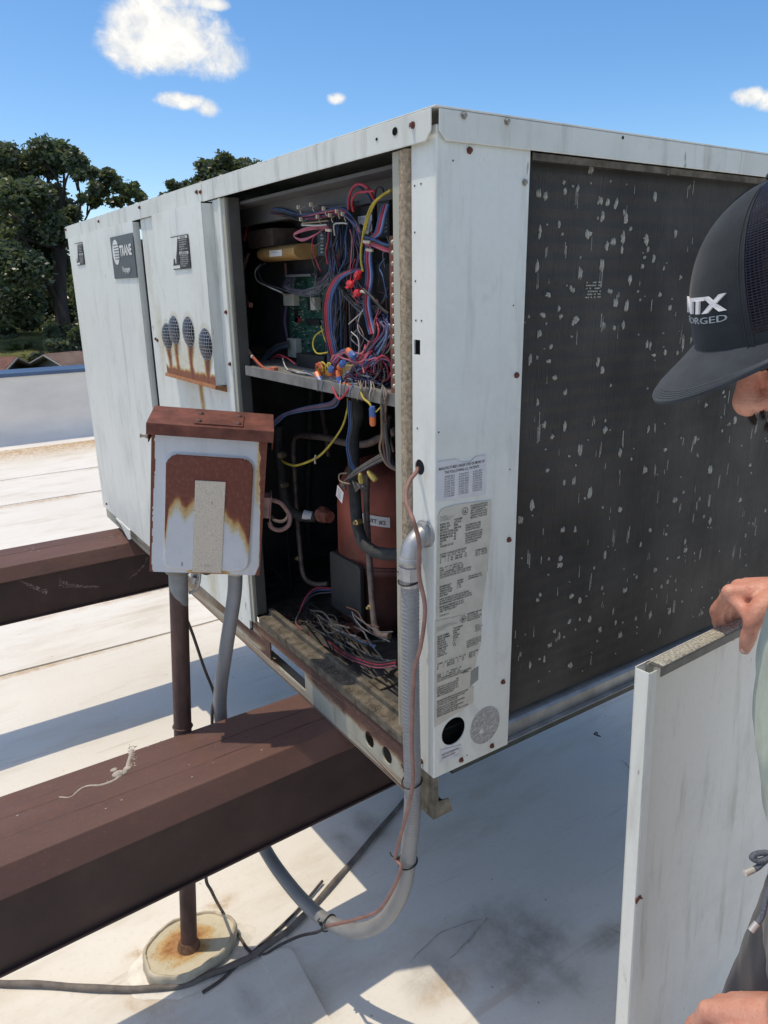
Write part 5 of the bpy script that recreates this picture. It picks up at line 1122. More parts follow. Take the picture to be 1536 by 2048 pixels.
    for i in range(140):
        x = rnd.uniform(-0.70, -0.12); y = rnd.uniform(0.004, 0.029); s = rnd.uniform(0.0006, 0.0016); q.box(x, x + s, y, y + s, 0.1208, 0.1215 + s * 0.6)
    tag(q.build('ledge_grit', plain('grit', (0.34, 0.29, 0.21), 0.9, var=0.4, scale=300), U, fixn=False), kind='stuff')
    q = MB(); q.box(-0.30, -0.255, 0.058, 0.30, 0.104, 0.122); q.box(-0.255, -0.13, 0.20, 0.235, 0.104, 0.128); q.build('floor_channel', M_LEDGE, U, 0.002)
compressor_bay(UNIT)

# ------------------------------------------------------------------ beams under the unit
def beam(x_near, x_far, label, dirt=True):
    B = empty('support_beam', ((x_near + x_far) / 2, 0, -0.6))
    tag(B, label, 'beam', 'brown beams carrying the rooftop unit')
    zt = -0.0015
    sk = lambda x, y: x - (0.035 * y if abs(x - x_near) < 0.05 and dirt else 0.0)
    def run(poly, y0, y1, name, bev=0.002, m_=None):
        mb = MB(); n = len(poly); ys = np.linspace(y0, y1, 16)
        rows = [[Vector((sk(p[0], y), y, p[1])) for p in poly] for y in ys]
        vs = [v for r in rows for v in r]
        fs = [(i * n + j, i * n + (j + 1) % n, (i + 1) * n + (j + 1) % n, (i + 1) * n + j) for i in range(15) for j in range(n)]
        fs += [tuple(range(n)), tuple(range(15 * n, 16 * n))]
        mb.add(vs, fs); o = mb.build(name, m_ or M_BEAM, B); 
        b = o.modifiers.new('bevel', 'BEVEL'); b.width = bev; b.segments = 2; b.limit_method = 'ANGLE'; b.angle_limit = R(15)
        return o
    for (y0, y1) in ((-2.3, 1.7),):
        run([(x_near, zt), (x_near + 0.022, zt - 0.047), (x_near + 0.018, zt - 0.050), (x_far - 0.010, zt - 0.050), (x_far - 0.016, zt - 0.048), (x_far, zt)], y0, y1, 'flange_cover')
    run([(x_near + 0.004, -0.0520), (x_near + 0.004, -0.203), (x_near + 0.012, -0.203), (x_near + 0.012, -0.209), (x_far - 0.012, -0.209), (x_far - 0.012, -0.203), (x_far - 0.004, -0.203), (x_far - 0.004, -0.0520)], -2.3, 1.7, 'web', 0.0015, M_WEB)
    rnd = random.Random(3 + dirt)
    for xo in ((x_far + 0.070, x_far + 0.125) if dirt else (x_far + 0.08,)):   # lapped joints in the sheet along the top
        mb = MB(); rows = []
        for i in range(160):
            y = -2.29 + 3.98 * i / 159; j = 0.0009 * math.sin(i * 0.9 + xo * 50) + 0.006 * (float(fbm(y * 3, xo * 9)) - 0.5); g = 0.05 + float(sstep(fbm(y * 7, xo * 5, 0.4), 0.38, 0.6))
            rows.append([Vector((xo + j - 0.0016 * g, y, zt + 0.0002)), Vector((xo + j - 0.0009 * g, y, zt + 0.0008 * g)), Vector((xo + j + 0.0002, y, zt + 0.0009 * g)), Vector((xo + j + 0.0005, y, zt + 0.0002))])
        mb.grid(rows, 0, False); mb.build('sheet_joint', plain('dark_joint_paint', (0.085, 0.043, 0.037), 0.6, var=0.3, scale=30), B)
    for y in (-2.1, 1.6):
        mb = MB(); mb.box(x_far + 0.04, x_near - 0.04, y - 0.06, y + 0.06, float(roof_z(x_near)) - 0.02, -0.21); mb.build('beam_post', M_BEAM, B, 0.002)
    if dirt:
        M_SEAL = plain('dried_sealant', (0.42, 0.37, 0.31), 0.8, var=0.25, scale=80, bump=0.6)
        mb = MB(); pts = [PZ(x, y, zt) for (x, y) in [(264, 1500), (258, 1520), (252, 1538), (240, 1552), (222, 1563), (200, 1570), (180, 1571), (165, 1575), (152, 1585), (140, 1594), (118, 1594)]]
        c = catmull(pts, 5); n = len(c); rad = [0.0045 - 0.0034 * (i / n) + 0.0016 * (fbm(i * 0.35, 0.5) - 0.5) for i in range(n)]
        mb.tube([Vector((p.x, p.y, p.z - r_ * 0.45)) for p, r_ in zip(c, rad)], rad, 7)
        for (x, y, s) in [(237, 1548, 0.010), (228, 1540, 0.006), (246, 1546, 0.007), (255, 1537, 0.007)]: mb.ball(PZ(x, y, zt), (s, s * 1.3, s * 0.55), 10, 6)
        mb.build('sealant_drip', M_SEAL, B, fixn=False)
        mb = MB()
        for i in range(60):
            p = PZ(262 + rnd.uniform(-7, 7), 1500 + rnd.uniform(-10, 34), zt); s = rnd.uniform(0.0006, 0.0022); mb.box(p.x, p.x + s, p.y, p.y + s * rnd.uniform(1, 3), zt, zt + 0.0006)
        for i in range(26):
            p = PZ(rnd.uniform(20, 640), rnd.uniform(1470, 1640), zt); s = rnd.uniform(0.0008, 0.0022)
            if x_far < p.x < x_near - 0.01: mb.box(p.x, p.x + s, p.y, p.y + s * rnd.uniform(1, 2), zt, zt + 0.0007)
        tag(mb.build('paint_flecks', M_SEAL, B, fixn=False), kind='stuff')
    else:
        mb = MB(); M_SC = plain('scuffed_primer', (0.22, 0.16, 0.155), 0.8, var=0.3, scale=90)
        xs = x_near + 0.0042
        def scuff(n, f):
            for i in range(n):
                px, py = f(rnd.random(), rnd.random()); p = PX(px, py, xs); s = rnd.uniform(0.001, 0.0045); mb.box(xs - 0.0005, xs + 0.0003, p.y, p.y + s * 1.6, p.z, p.z + s * 0.8)
        scuff(170, lambda a, b: (118 + 80 * a * a, 1176 - 26 * b * (1 - a) ** 2.0 - 3 * b)); scuff(120, lambda a, b: (22 + 70 * a, 1162 + 22 * a + 10 * (b - 0.5) - 16 * b * (1 - a) ** 2)); scuff(70, lambda a, b: (256 + 36 * math.sin(a * 1.5), 1158 - 44 * a + 3 * b))
        for i in range(40):
            px, py = rnd.choice([(45, 1100), (70, 1100), (225, 1073), (240, 1078)]); p = PZ(px + rnd.gauss(0, 7), py + rnd.gauss(0, 5), zt); s = rnd.uniform(0.001, 0.006)
            if x_far < p.x < x_near: mb.box(p.x, p.x + s, p.y, p.y + s * 1.8, zt, zt + 0.0006)
        tag(mb.build('paint_flecks', M_SC, B, fixn=False), kind='stuff')
    return B
beam(-0.350, -0.524, 'rusty brown beam in the foreground with a white sealant drip on its top')
beam(-1.857, -2.066, 'brown beam under the far end of the unit with pale scuffs on its side', False)

# ------------------------------------------------------------------ disconnect switch on its pole
def disconnect():
    D = empty('disconnect_switch', (-0.537, -0.312, -0.575))
    tag(D, 'rusty grey electrical disconnect box standing on a leaning rusted pole', 'disconnect switch')
    M = Matrix.Translation((-0.4726, -0.2105, 0.3694)) @ Euler((0.0014, 0.1185, 1.1375)).to_matrix().to_4x4()
    w, h = 0.107, 0.292
    def setrust(o, v):
        a = o.data.attributes.new('rust', 'FLOAT', 'POINT'); a.data.foreach_set('value', np.full(len(o.data.vertices), v, np.float32) if np.isscalar(v) else v.astype(np.float32))
    mb = MB(); mb.box(-w + 0.004, w - 0.004, 0.006, 0.098, 0.002, h, 0, M); o = mb.build('enclosure', M_BOXP, D, 0.002); setrust(o, 0.8)
    # cover: a pressed sheet with a raised middle, rust running down
    nx, nz = 150, 190
    U_, V_ = np.meshgrid(np.linspace(-w, w, nx), np.linspace(0.0, h - 0.004, nz))
    cx, cz, hx, hz, r = 0.002, 0.1245, 0.0855, 0.1195, 0.027
    qx, qz = np.abs(U_ - cx) - hx + r, np.abs(V_ - cz) - hz + r
    sd = np.sqrt(np.maximum(qx, 0) ** 2 + np.maximum(qz, 0) ** 2) + np.minimum(np.maximum(qx, qz), 0) - r
    Y_ = -0.0075 * sstep(-sd, -0.001, 0.006) - 0.0003 * (fbm(U_ * 40, V_ * 30) - 0.5)
    drip = fbm(U_ * 95, V_ * 0 + 0.5, 0.2); fine = fbm(U_ * 260, V_ * 40, 0.9)
    edge = np.interp(U_, [-0.085, -0.078, -0.072, -0.060, -0.052, -0.047, -0.040, -0.034, -0.026, 0.0, 0.030, 0.036, 0.045, 0.052, 0.060, 0.066, 0.072, 0.080, 0.087],
                     [0.105, 0.090, 0.150, 0.172, 0.168, 0.158, 0.148, 0.160, 0.168, 0.165, 0.152, 0.150, 0.136, 0.128, 0.132, 0.116, 0.110, 0.085, 0.085])
    e = edge - 0.022 * (drip - 0.45) - 0.006 * (fine - 0.5)
    ru = (0.32 * sstep(V_ - e, -0.060, -0.012) + 0.68 * sstep(V_ - e, -0.022, 0.010)) * (sd < -0.0035 - 0.0015 * fbm(U_ * 60, V_ * 60))
    lft = np.interp(V_, [0, 0.02, 0.12, 0.22, 0.29], [0.006, 0.004, 0.0045, 0.0075, 0.006]); rgt = np.interp(V_, [0, 0.02, 0.06, 0.13, 0.2, 0.255, 0.272, 0.29], [0.010, 0.002, 0.003, 0.006, 0.010, 0.0125, 0.016, 0.022])
    jag = 1 + 0.5 * (fbm(V_ * 90, U_ * 10) - 0.5)
    ru = np.maximum(ru, 0.95 * (U_ < -w + lft * jag)); ru = np.maximum(ru, 0.95 * sstep(U_ - (w - rgt * jag), -0.0012, 0.0012))
    ru = np.maximum(ru, 0.42 * sstep(0.010 * (0.6 + fbm(U_ * 50, V_ * 0)) - V_, 0, 0.006) * sstep(U_, -0.045, -0.02) * sstep(-U_, -0.06, -0.03))
    ru = np.maximum(ru, 0.30 * np.exp(-((U_ - w + 0.013) / 0.006) ** 2) * sstep(V_, 0.09, 0.2))
    mb = MB(); mb.grid([[M @ Vector((U_[i, j], Y_[i, j], V_[i, j])) for j in range(nx)] for i in range(nz)])
    n0 = len(mb.v)
    for b in ((-w, -w + 0.002, 0, h), (w - 0.002, w, 0, h), (-w, w, 0, 0.002)): mb.box(b[0], b[1], 0.0005, 0.026, b[2], b[3], 0, M)
    o = mb.build('cover', M_BOXP, D, fixn=False); v = np.full(len(mb.v), 0.7); v[:n0] = ru.ravel(); setrust(o, v); cov = o
    mb = MB(); mb.prism([(-0.0245, 0.006), (0.0320, 0.006), (0.0325, 0.193), (-0.0245, 0.193)], 'y', -0.0105, -0.0074, 0, M)
    npl = mb.build('nameplate', plain('worn_nameplate', (0.60, 0.53, 0.44), 0.65, 0, 0.3, var=0.22, scale=420, bump=0.5, bscale=300), D, 0.0012)
    P = Print(M @ Vector((-0.0245, -0.0106, 0.0)), M.to_3x3() @ X1, M.to_3x3() @ Zv, M.to_3x3() @ NS, 0.0006)
    P.line('OPEN C', 0.016, 0.018, 0.0048, plain('faded_emboss', (0.52, 0.48, 0.41), 0.6), 0.026, 0.0); P.rect(0.0325, 0.0335, 0.147, 0.1525, M_INK); P.build('lettering', npl)
    # hood
    mb = MB(); hood = []
    mb.prism([(-0.014, h - 0.016), (-0.014, h + 0.006), (0.100, h + 0.020), (0.100, h - 0.030), (0.098, h - 0.030), (0.098, h + 0.0175), (-0.012, h + 0.0035), (-0.012, h - 0.016)], 'x', -0.115, 0.118, 0, M)
    for x in (-0.115, 0.116): mb.prism([(-0.0138, h - 0.016), (-0.0138, h + 0.0058), (0.0995, h + 0.0195), (0.0995, h - 0.030), (0.012, h - 0.036), (0.004, h - 0.016)], 'x', x + 0.0002, x + 0.002, 0, M)
    hd = mb.build('hood', M_RUST, D, 0.001)
    slope = 0.014 / 0.114
    HM = M @ frame((0.0, 0.036, h + 0.0125), (0, -slope, 1), (1, 0, 0)).copy()
    mb = MB(); mb.box(-0.030, 0.060, -0.040, 0.034, -0.0005, 0.0025, 0, HM); bp = mb.build('bracket_plate', M_RUST, D, 0.0008)
    for (a, b) in ((-0.022, -0.028), (0.051, -0.028), (-0.022, 0.022), (0.051, 0.022)):
        mb = MB(); mb.lathe([(0.0062, 0.0022), (0.0055, 0.0042), (0.0032, 0.0058), (0.001, 0.0062)], HM @ Matrix.Translation((a, b, 0)), 12); mb.build('rivet', M_POLE, bp)
    mb = MB(); mb.lathe([(0.0045, 0), (0.0045, 0.004), (0.0028, 0.0045), (0.0028, 0.011), (0.0042, 0.012), (0.0042, 0.014)], M @ frame((-0.115, 0.010, h - 0.024), (-1, 0, 0)), 8, 0, False); mb.build('hinge_bolt', M_SCREW, D)
    # switch lever at the side
    mb = MB(); mb.box(w - 0.002, w + 0.013, 0.020, 0.060, 0.115, 0.158, 0, M); mb.box(w + 0.0132, w + 0.0152, 0.016, 0.066, 0.108, 0.162, 0, M); lv = mb.build('lever_bracket', plain('pinkish_rust', (0.26, 0.15, 0.135), 0.7, var=0.3, scale=70), D, 0.001)
    mb = MB(); mb.tube(catmull([M @ Vector(p) for p in [(w + 0.014, 0.045, 0.148), (w + 0.034, 0.050, 0.140), (w + 0.048, 0.05, 0.125), (w + 0.055, 0.045, 0.113), (w + 0.054, 0.042, 0.098), (w + 0.044, 0.040, 0.088), (w + 0.030, 0.038, 0.086), (w + 0.018, 0.038, 0.092), (w + 0.014, 0.038, 0.102)]], 6), 0.0046, 10); mb.build('lever_ring', plain('pinkish_rust', (0.26, 0.15, 0.135)), D, fixn=False)
    # hub, knob and the fitting of the flexible conduit, on the underside
    mb = MB(); mb.lathe([(0.027, 0.0), (0.0275, -0.006), (0.0265, -0.018), (0.0245, -0.021)], M @ Matrix.Translation((-0.058, 0.050, 0.002)), 20)
    mb.build('hub', plain('dull_grey_hub', (0.20, 0.205, 0.19), 0.6, 0.2, var=0.3, scale=40), D)
    mb = MB(); mb.lathe([(0.010, 0.004), (0.0125, -0.001), (0.0115, -0.006), (0.006, -0.009), (0.001, -0.0095)], M @ Matrix.Translation((0.001, 0.020, 0.0)), 16); mb.build('latch_knob', M_BLACK, D)
    mb = MB(); mb.box(-0.030, -0.017, 0.030, 0.052, -0.034, 0.0, 0, M); mb.lathe([(0.005, 0.0), (0.005, 0.016)], M @ frame((-0.024, 0.024, -0.032), (0.2, -0.2, 1)), 8); mb.tube(catmull([M @ Vector(p) for p in [(-0.012, 0.03, 0.0), (-0.013, 0.028, -0.03), (-0.02, 0.032, -0.05), (-0.032, 0.04, -0.060)]], 5), 0.0032, 8); mb.build('ground_clamp', M_GALV, D, 0.0008)
    top = M @ Vector((-0.058, 0.050, 0.0)); base = Vector((-0.537, -0.312, -0.585))
    pts = [base.lerp(top, i / 30) for i in range(31)]
    mb = MB(); mb.tube(pts, 0.0188, 20); mb.build('pole', M_POLE, D, fixn=False)
    # grey paint that ran down from the hub: a thin coat with a ragged lower edge
    ax = (base - top).normalized(); e1 = ax.orthogonal().normalized(); e2 = ax.cross(e1); mb = MB(); rows = []
    for k in range(9):
        row = []
        for j in range(33):
            a = 2 * math.pi * j / 32; d = Vector(e1 * math.cos(a) + e2 * math.sin(a)); side = d.dot(Vector((0.55, 0.83, 0)))
            L = 0.030 + 0.022 * (side + 1) + 0.012 * fbm(a * 2.2, 0.4)
            row.append(top + ax * (0.012 + (L) * k / 8) + d * (0.0193 if k < 8 else 0.0189))
        rows.append(row)
    mb.grid(rows); mb.build('paint_run', plain('grey_paint_run', (0.24, 0.25, 0.25), 0.55, var=0.15, scale=40), D)
    p = base.lerp(top, (0.585 - 0.004) / 0.945); q = MB()
    q.tube([p + (e1 * math.cos(R(a)) + e2 * math.sin(R(a))) * 0.0200 for a in range(0, 361, 20)], 0.0022, 6); q.build('strap', M_POLE, D, fixn=False)
    return M
BOX_M = disconnect()

# ------------------------------------------------------------------ pitch pocket and sealant round the pole
def pitch_pocket():
    P0 = empty('pitch_pocket', (-0.537, -0.30, -0.60))
    tag(P0, 'oval rust stained pitch pocket at the foot of the leaning pole', 'pitch pocket')
    zt = -0.570
    L, Rr, T, B = [PZ(x, y, zt) for (x, y) in ((285, 1918), (471, 1856), (378, 1828), (378, 1947))]
    c = (L + Rr + T + B) / 4; a = (Rr - L) / 2; b = (T - B) / 2
    def E(t_, k, z): 
        w = 1 + 0.03 * math.sin(3 * t_ + 1) + 0.02 * math.sin(7 * t_)
        p = c + (a * math.cos(t_) + b * math.sin(t_)) * k * w; return Vector((p.x, p.y, z))
    n = 72; ang = [2 * math.pi * i / n for i in range(n + 1)]
    mb = MB(); rows = []; vals = []
    for k in np.linspace(0, 0.93, 26):
        rows.append([E(t_, max(k, 0.001), zt - 0.004 + 0.004 * k ** 6 + 0.0025 * (float(fbm(math.cos(t_) * k * 4 + 9, math.sin(t_) * k * 4 + 3)) - 0.5)) for t_ in ang])
        vals += [0.62 * float(sstep(0.95 - k + 0.5 * (float(fbm(math.cos(t_) * k * 3 + 5, math.sin(t_) * k * 3 + 5, 0.4)) - 0.5) - 0.12 * math.sin(t_ + 2.4), -0.02, 0.70)) for t_ in ang]
    mb.grid(rows); o = mb.build('pitch_fill', paint_mat('stained_sealer', (0.62, 0.56, 0.42), (0.40, 0.28, 0.16), 0.5, 0.7), P0, fixn=False)
    at = o.data.attributes.new('rust', 'FLOAT', 'POINT'); at.data.foreach_set('value', (np.array(vals) * 0.66).astype(np.float32))
    mb = MB(); rows = []
    for (k, z) in [(0.925, zt - 0.003), (0.93, zt + 0.003), (0.965, zt + 0.0045), (1.0, zt + 0.002), (1.012, zt - 0.006), (1.01, zt - 0.026), (1.03, zt - 0.034)]:
        rows.append([E(t_, k + 0.035 * (float(fbm(math.cos(t_) * 9 + 20, math.sin(t_) * 9 + 20, z * 60)) - 0.5), z + 0.007 * (float(fbm(math.cos(t_) * 8 + 3, math.sin(t_) * 6 + 7)) - 0.5)) for t_ in ang])
    mb.grid(rows); mb.build('pocket_rim', plain('cream_sealer', (0.52, 0.46, 0.35), 0.75, var=0.3, scale=24, bump=0.6, bscale=60), P0)
    mb = MB(); rows = []
    for k in (0.9, 1.08, 1.25):
        rows.append([E(t_, k * (1 + (k - 0.9) * 0.9 * (float(fbm(math.cos(t_) * 2.2 + 31, math.sin(t_) * 2.2 + 8)) - 0.3)), 0.0) for t_ in ang])
        rows[-1] = [Vector((p.x, p.y, float(roof_z(p.x)) + (0.0035 if k < 1.2 else 0.0004))) for p in rows[-1]]
    mb.grid(rows); mb.build('sealant_skirt', plain('white_sealant', (0.74, 0.71, 0.64), 0.65, var=0.22, scale=22, bump=0.8, bscale=50), P0)
    for (x, y, s) in ((402, 1882, 0.012),):
        pass
    mb = MB(); p = Vector((-0.537, -0.312, zt)); mb.lathe([(0.027, -0.004), (0.024, 0.004), (0.0215, 0.012), (0.019, 0.016)], Matrix.Translation(p), 18); mb.build('pole_collar', plain('rust_crust', (0.16, 0.085, 0.05), 0.9, var=0.4, scale=90, bump=0.8), P0)
pitch_pocket()

# ------------------------------------------------------------------ flexible conduit, control cable, roof cable
def conduits():
    Cd = empty('flexible_conduit', (-0.17, -0.07, -0.36))
    tag(Cd, 'grey flexible conduit looping from the disconnect box to the unit corner post', 'conduit')
    cx, cy = -0.023, -0.032
    b0 = BOX_M @ Vector((0.058, 0.050, -0.010)); ax = (BOX_M.to_3x3() @ Zv)
    mb = MB(); mb.lathe([(0.0205, 0.010), (0.0205, 0.0), (0.0195, -0.016), (0.0175, -0.017)], BOX_M @ Matrix.Translation((0.058, 0.050, 0.0)), 16); mb.build('connector', plain('cream_connector', (0.52, 0.50, 0.43), 0.5, var=0.15, scale=60), Cd)
    pts = [b0, b0 - ax * 0.06, PX(452, 1300, -0.515), PX(440, 1410, -0.572), Vector((-0.570, -0.165, -0.14)), Vector((-0.535, -0.148, -0.265)), PX(531, 1700, -0.465), PX(560, 1745, -0.40), PX(605, 1800, -0.32), PX(655, 1843, -0.24), PX(715, 1862, -0.17), PX(770, 1838, -0.11), PX(807, 1775, -0.058), PX(818, 1700, -0.040), Vector((cx, cy + 0.003, 0.05)), Vector((cx, cy, 0.25)), Vector((cx, cy, 0.47))]
    c = catmull(pts, 14); 
    # resample evenly, ribs on the straight upper run
    d = [0]; 
    for i in range(1, len(c)): d.append(d[-1] + (c[i] - c[i - 1]).length)
    tot = d[-1]; st = 0.0018; N = int(tot / st); cp = np.array([list(p) for p in c])
    s = np.linspace(0, tot, N); Q = np.stack([np.interp(s, d, cp[:, k]) for k in range(3)], -1)
    for _ in range(25): Q[1:-1] = 0.5 * Q[1:-1] + 0.25 * (Q[:-2] + Q[2:])
    rib = 0.00045 * np.cos(2 * np.pi * s / 0.0072) * sstep(s, tot - 0.62, tot - 0.45)
    mb = MB(); mb.tube([Vector(q) for q in Q], list(0.0150 + rib), 18); mb.build('conduit_hose', M_GREYPVC, Cd, fixn=False)
    # elbow fitting
    mb = MB(); M = Matrix.Translation((cx, cy, 0))
    mb.lathe([(0.0160, 0.452), (0.0166, 0.456), (0.0166, 0.464), (0.0190, 0.465), (0.0190, 0.486), (0.0172, 0.487)], M, 10, 0, False)
    mb.lathe([(0.0165, 0.487), (0.0190, 0.490), (0.0190, 0.500), (0.0178, 0.502)], M, 20)
    el = []; rr = []
    for i in range(13):
        a = R(90 * i / 12); el.append(Vector((cx, 0.000 - 0.034 * math.cos(a) if False else cy + 0.034 * (1 - math.cos(a)), 0.500 + 0.034 * math.sin(a)))); rr.append(0.0168 - 0.001 * math.sin(a * 2))
    mb.tube(el, rr, 20); mb.tube([Vector((cx, -0.012, 0.534)), Vector((cx, -0.005, 0.534))], 0.0200, 20); mb.tube([Vector((cx, -0.005, 0.534)), Vector((cx, -0.0002, 0.534))], 0.0228, 20); mb.build('elbow_fitting', M_ZINC, Cd)
    # control cable: faded sheath first, then dark to the roof and up behind the pole
    CC = empty('control_cable', (-0.30, -0.12, -0.40)); tag(CC, 'thin faded brown control cable tied along the grey conduit and out of the unit', 'cable')
    f = -0.058
    up = [PY(836, 936, 0.004), PY(832, 945, -0.012), PY(818, 965, -0.035), PY(812, 1000, -0.052), PY(826, 1040, -0.075), PY(838, 1085, -0.062), PY(838, 1150, -0.060), PY(850, 1215, -0.056), PY(842, 1290, -0.060), PY(828, 1350, -0.060), PY(824, 1480, -0.060), PY(826, 1560, -0.060), PY(815, 1620, -0.060), PY(796, 1690, -0.052), PY(790, 1718, -0.050)]
    low = [PY(790, 1718, -0.050), PY(802, 1735, -0.050), PY(790, 1770, -0.056), PY(768, 1808, -0.066), PY(745, 1828, -0.075), PY(700, 1842, -0.092), PY(655, 1852, -0.115)]
    dark = [PY(655, 1852, -0.115), PZ(635, 1864, -0.50), PZ(600, 1872, -0.56), PZ(560, 1890, -0.590), PZ(528, 1909, -0.594), PZ(500, 1902, -0.594), PZ(478, 1872, -0.594), PZ(448, 1828, -0.58), PX(424, 1784, -0.50), PX(412, 1745, -0.50), Vector((-0.545, -0.215, -0.24)), PX(424, 1432, -0.575), PX(430, 1395, -0.59), PX(408, 1335, -0.60), PX(386, 1270, -0.585), PX(372, 1235, -0.575)]
    mb = MB(); mb.tube(catmull(up, 8) + catmull(low, 8)[1:], 0.0034, 8); mb.build('cable_sheath', M_PINKCABLE, CC, fixn=False)
    mb = MB(); mb.tube(catmull(dark, 8), 0.0036, 8); mb.build('cable_sheath', M_DARKCABLE, CC, fixn=False)
    def tie(i, tail, r=0.0168, tilt=0.15):
        p = Vector(Q[i]); tg = (Vector(Q[i + 2]) - Vector(Q[i - 2])).normalized(); e1 = (tg + Vector((0.6, 0.5, 0)) * tilt).orthogonal().normalized(); tg2 = (tg + Vector((0.55, -0.83, 0)) * tilt).normalized(); e1 = tg2.orthogonal().normalized(); e2 = tg2.cross(e1)
        q = MB(); q.tube([p + (e1 * math.cos(R(a)) + e2 * math.sin(R(a))) * (r + 0.005 * max(0, (e1 * math.cos(R(a)) + e2 * math.sin(R(a))).dot(Vector((0.3, -0.95, 0)))) ** 3) for a in range(0, 361, 15)], 0.0016, 6)
        o_ = p + Vector(tail[0]); q.tube(catmull([o_, o_ + Vector(tail[1]), o_ + Vector(tail[2])], 4), 0.0014, 5); q.box(o_.x - 0.003, o_.x + 0.003, o_.y - 0.003, o_.y + 0.003, o_.z - 0.003, o_.z + 0.003); q.build('cable_tie', M_TIE, Cd, fixn=False)
    near = lambda z, lo: int(np.argmin(np.abs(Q[lo:, 2] - z))) + lo
    h = int(N * 0.7)
    tie(near(0.462, h), ((-0.020, -0.004, 0.004), (-0.004, 0.0, 0.0), (-0.008, 0, 0.002))); tie(near(0.085, h), ((-0.021, 0.0, 0.006), (-0.006, -0.001, 0.003), (-0.012, 0, 0.007)))
    tie(near(-0.125, h), ((-0.014, -0.016, 0.002), (-0.010, -0.004, 0.0), (-0.016, -0.004, 0.004))); j = int(np.argmin(np.linalg.norm(Q - np.array(PX(660, 1845, -0.235)), axis=1))); tie(j, ((-0.004, -0.018, 0.004), (-0.002, -0.006, 0.01), (0.002, -0.004, 0.018)))
    # thick cable lying on the membrane
    RC = []
    for (x, y) in [(-60, 1945), (0, 1955), (100, 1962), (200, 1973), (300, 1976), (370, 1970), (430, 1946), (480, 1926), (530, 1896), (580, 1858), (625, 1812), (680, 1748), (740, 1676), (812, 1588)]: RC.append(PZ(x, y, -0.594))
    RC += [RC[-1] + (RC[-1] - RC[-2]) * k for k in (1, 2.2, 4)]
    mb = MB(); c = catmull(RC, 8); n = len(c); mb.tube([Vector((p.x, p.y, float(roof_z(p.x)) + 0.008 + 0.0015 * math.sin(i * 0.6))) for i, p in enumerate(c)], 0.0075, 10)
    o = mb.build('roof_cable', plain('weathered_cable', (0.155, 0.135, 0.12), 0.75, var=0.4, scale=30, bump=0.4), fixn=False); tag(o, 'weathered grey brown cable lying across the white roof past the pole foot', 'cable')
    mb = MB(); RB = [PZ(x, y, -0.597) for (x, y) in [(645, 1762), (600, 1815), (560, 1855), (505, 1905), (470, 1935), (440, 1962), (405, 1985)]]
    mb.tube(catmull(RB, 6), 0.0038, 8); o = mb.build('roof_cable', M_DARKCABLE, fixn=False); tag(o, 'short thin dark cable lying beside the thicker roof cable', 'cable')
conduits()
mb = MB(); p = PZ(1195, 1472, -0.595); rnd = random.Random(2)
for i in range(5):
    a = rnd.uniform(0, 6.28); t = MB(); q = [p + Vector((0.014 * math.cos(a + e), 0.014 * math.sin(a + e), 0.004 + 0.006 * rnd.random())) for e in (-0.5, 0, 0.5)]; mb.add([p + Vector((0, 0, 0.006))] + q, [(0, 1, 2), (0, 2, 3)])
tag(mb.build('dead_leaf', plain('dry_dark_leaf', (0.05, 0.035, 0.03), 0.8), fixn=False), 'small crumpled dark leaf on the shaded roof', 'leaf')

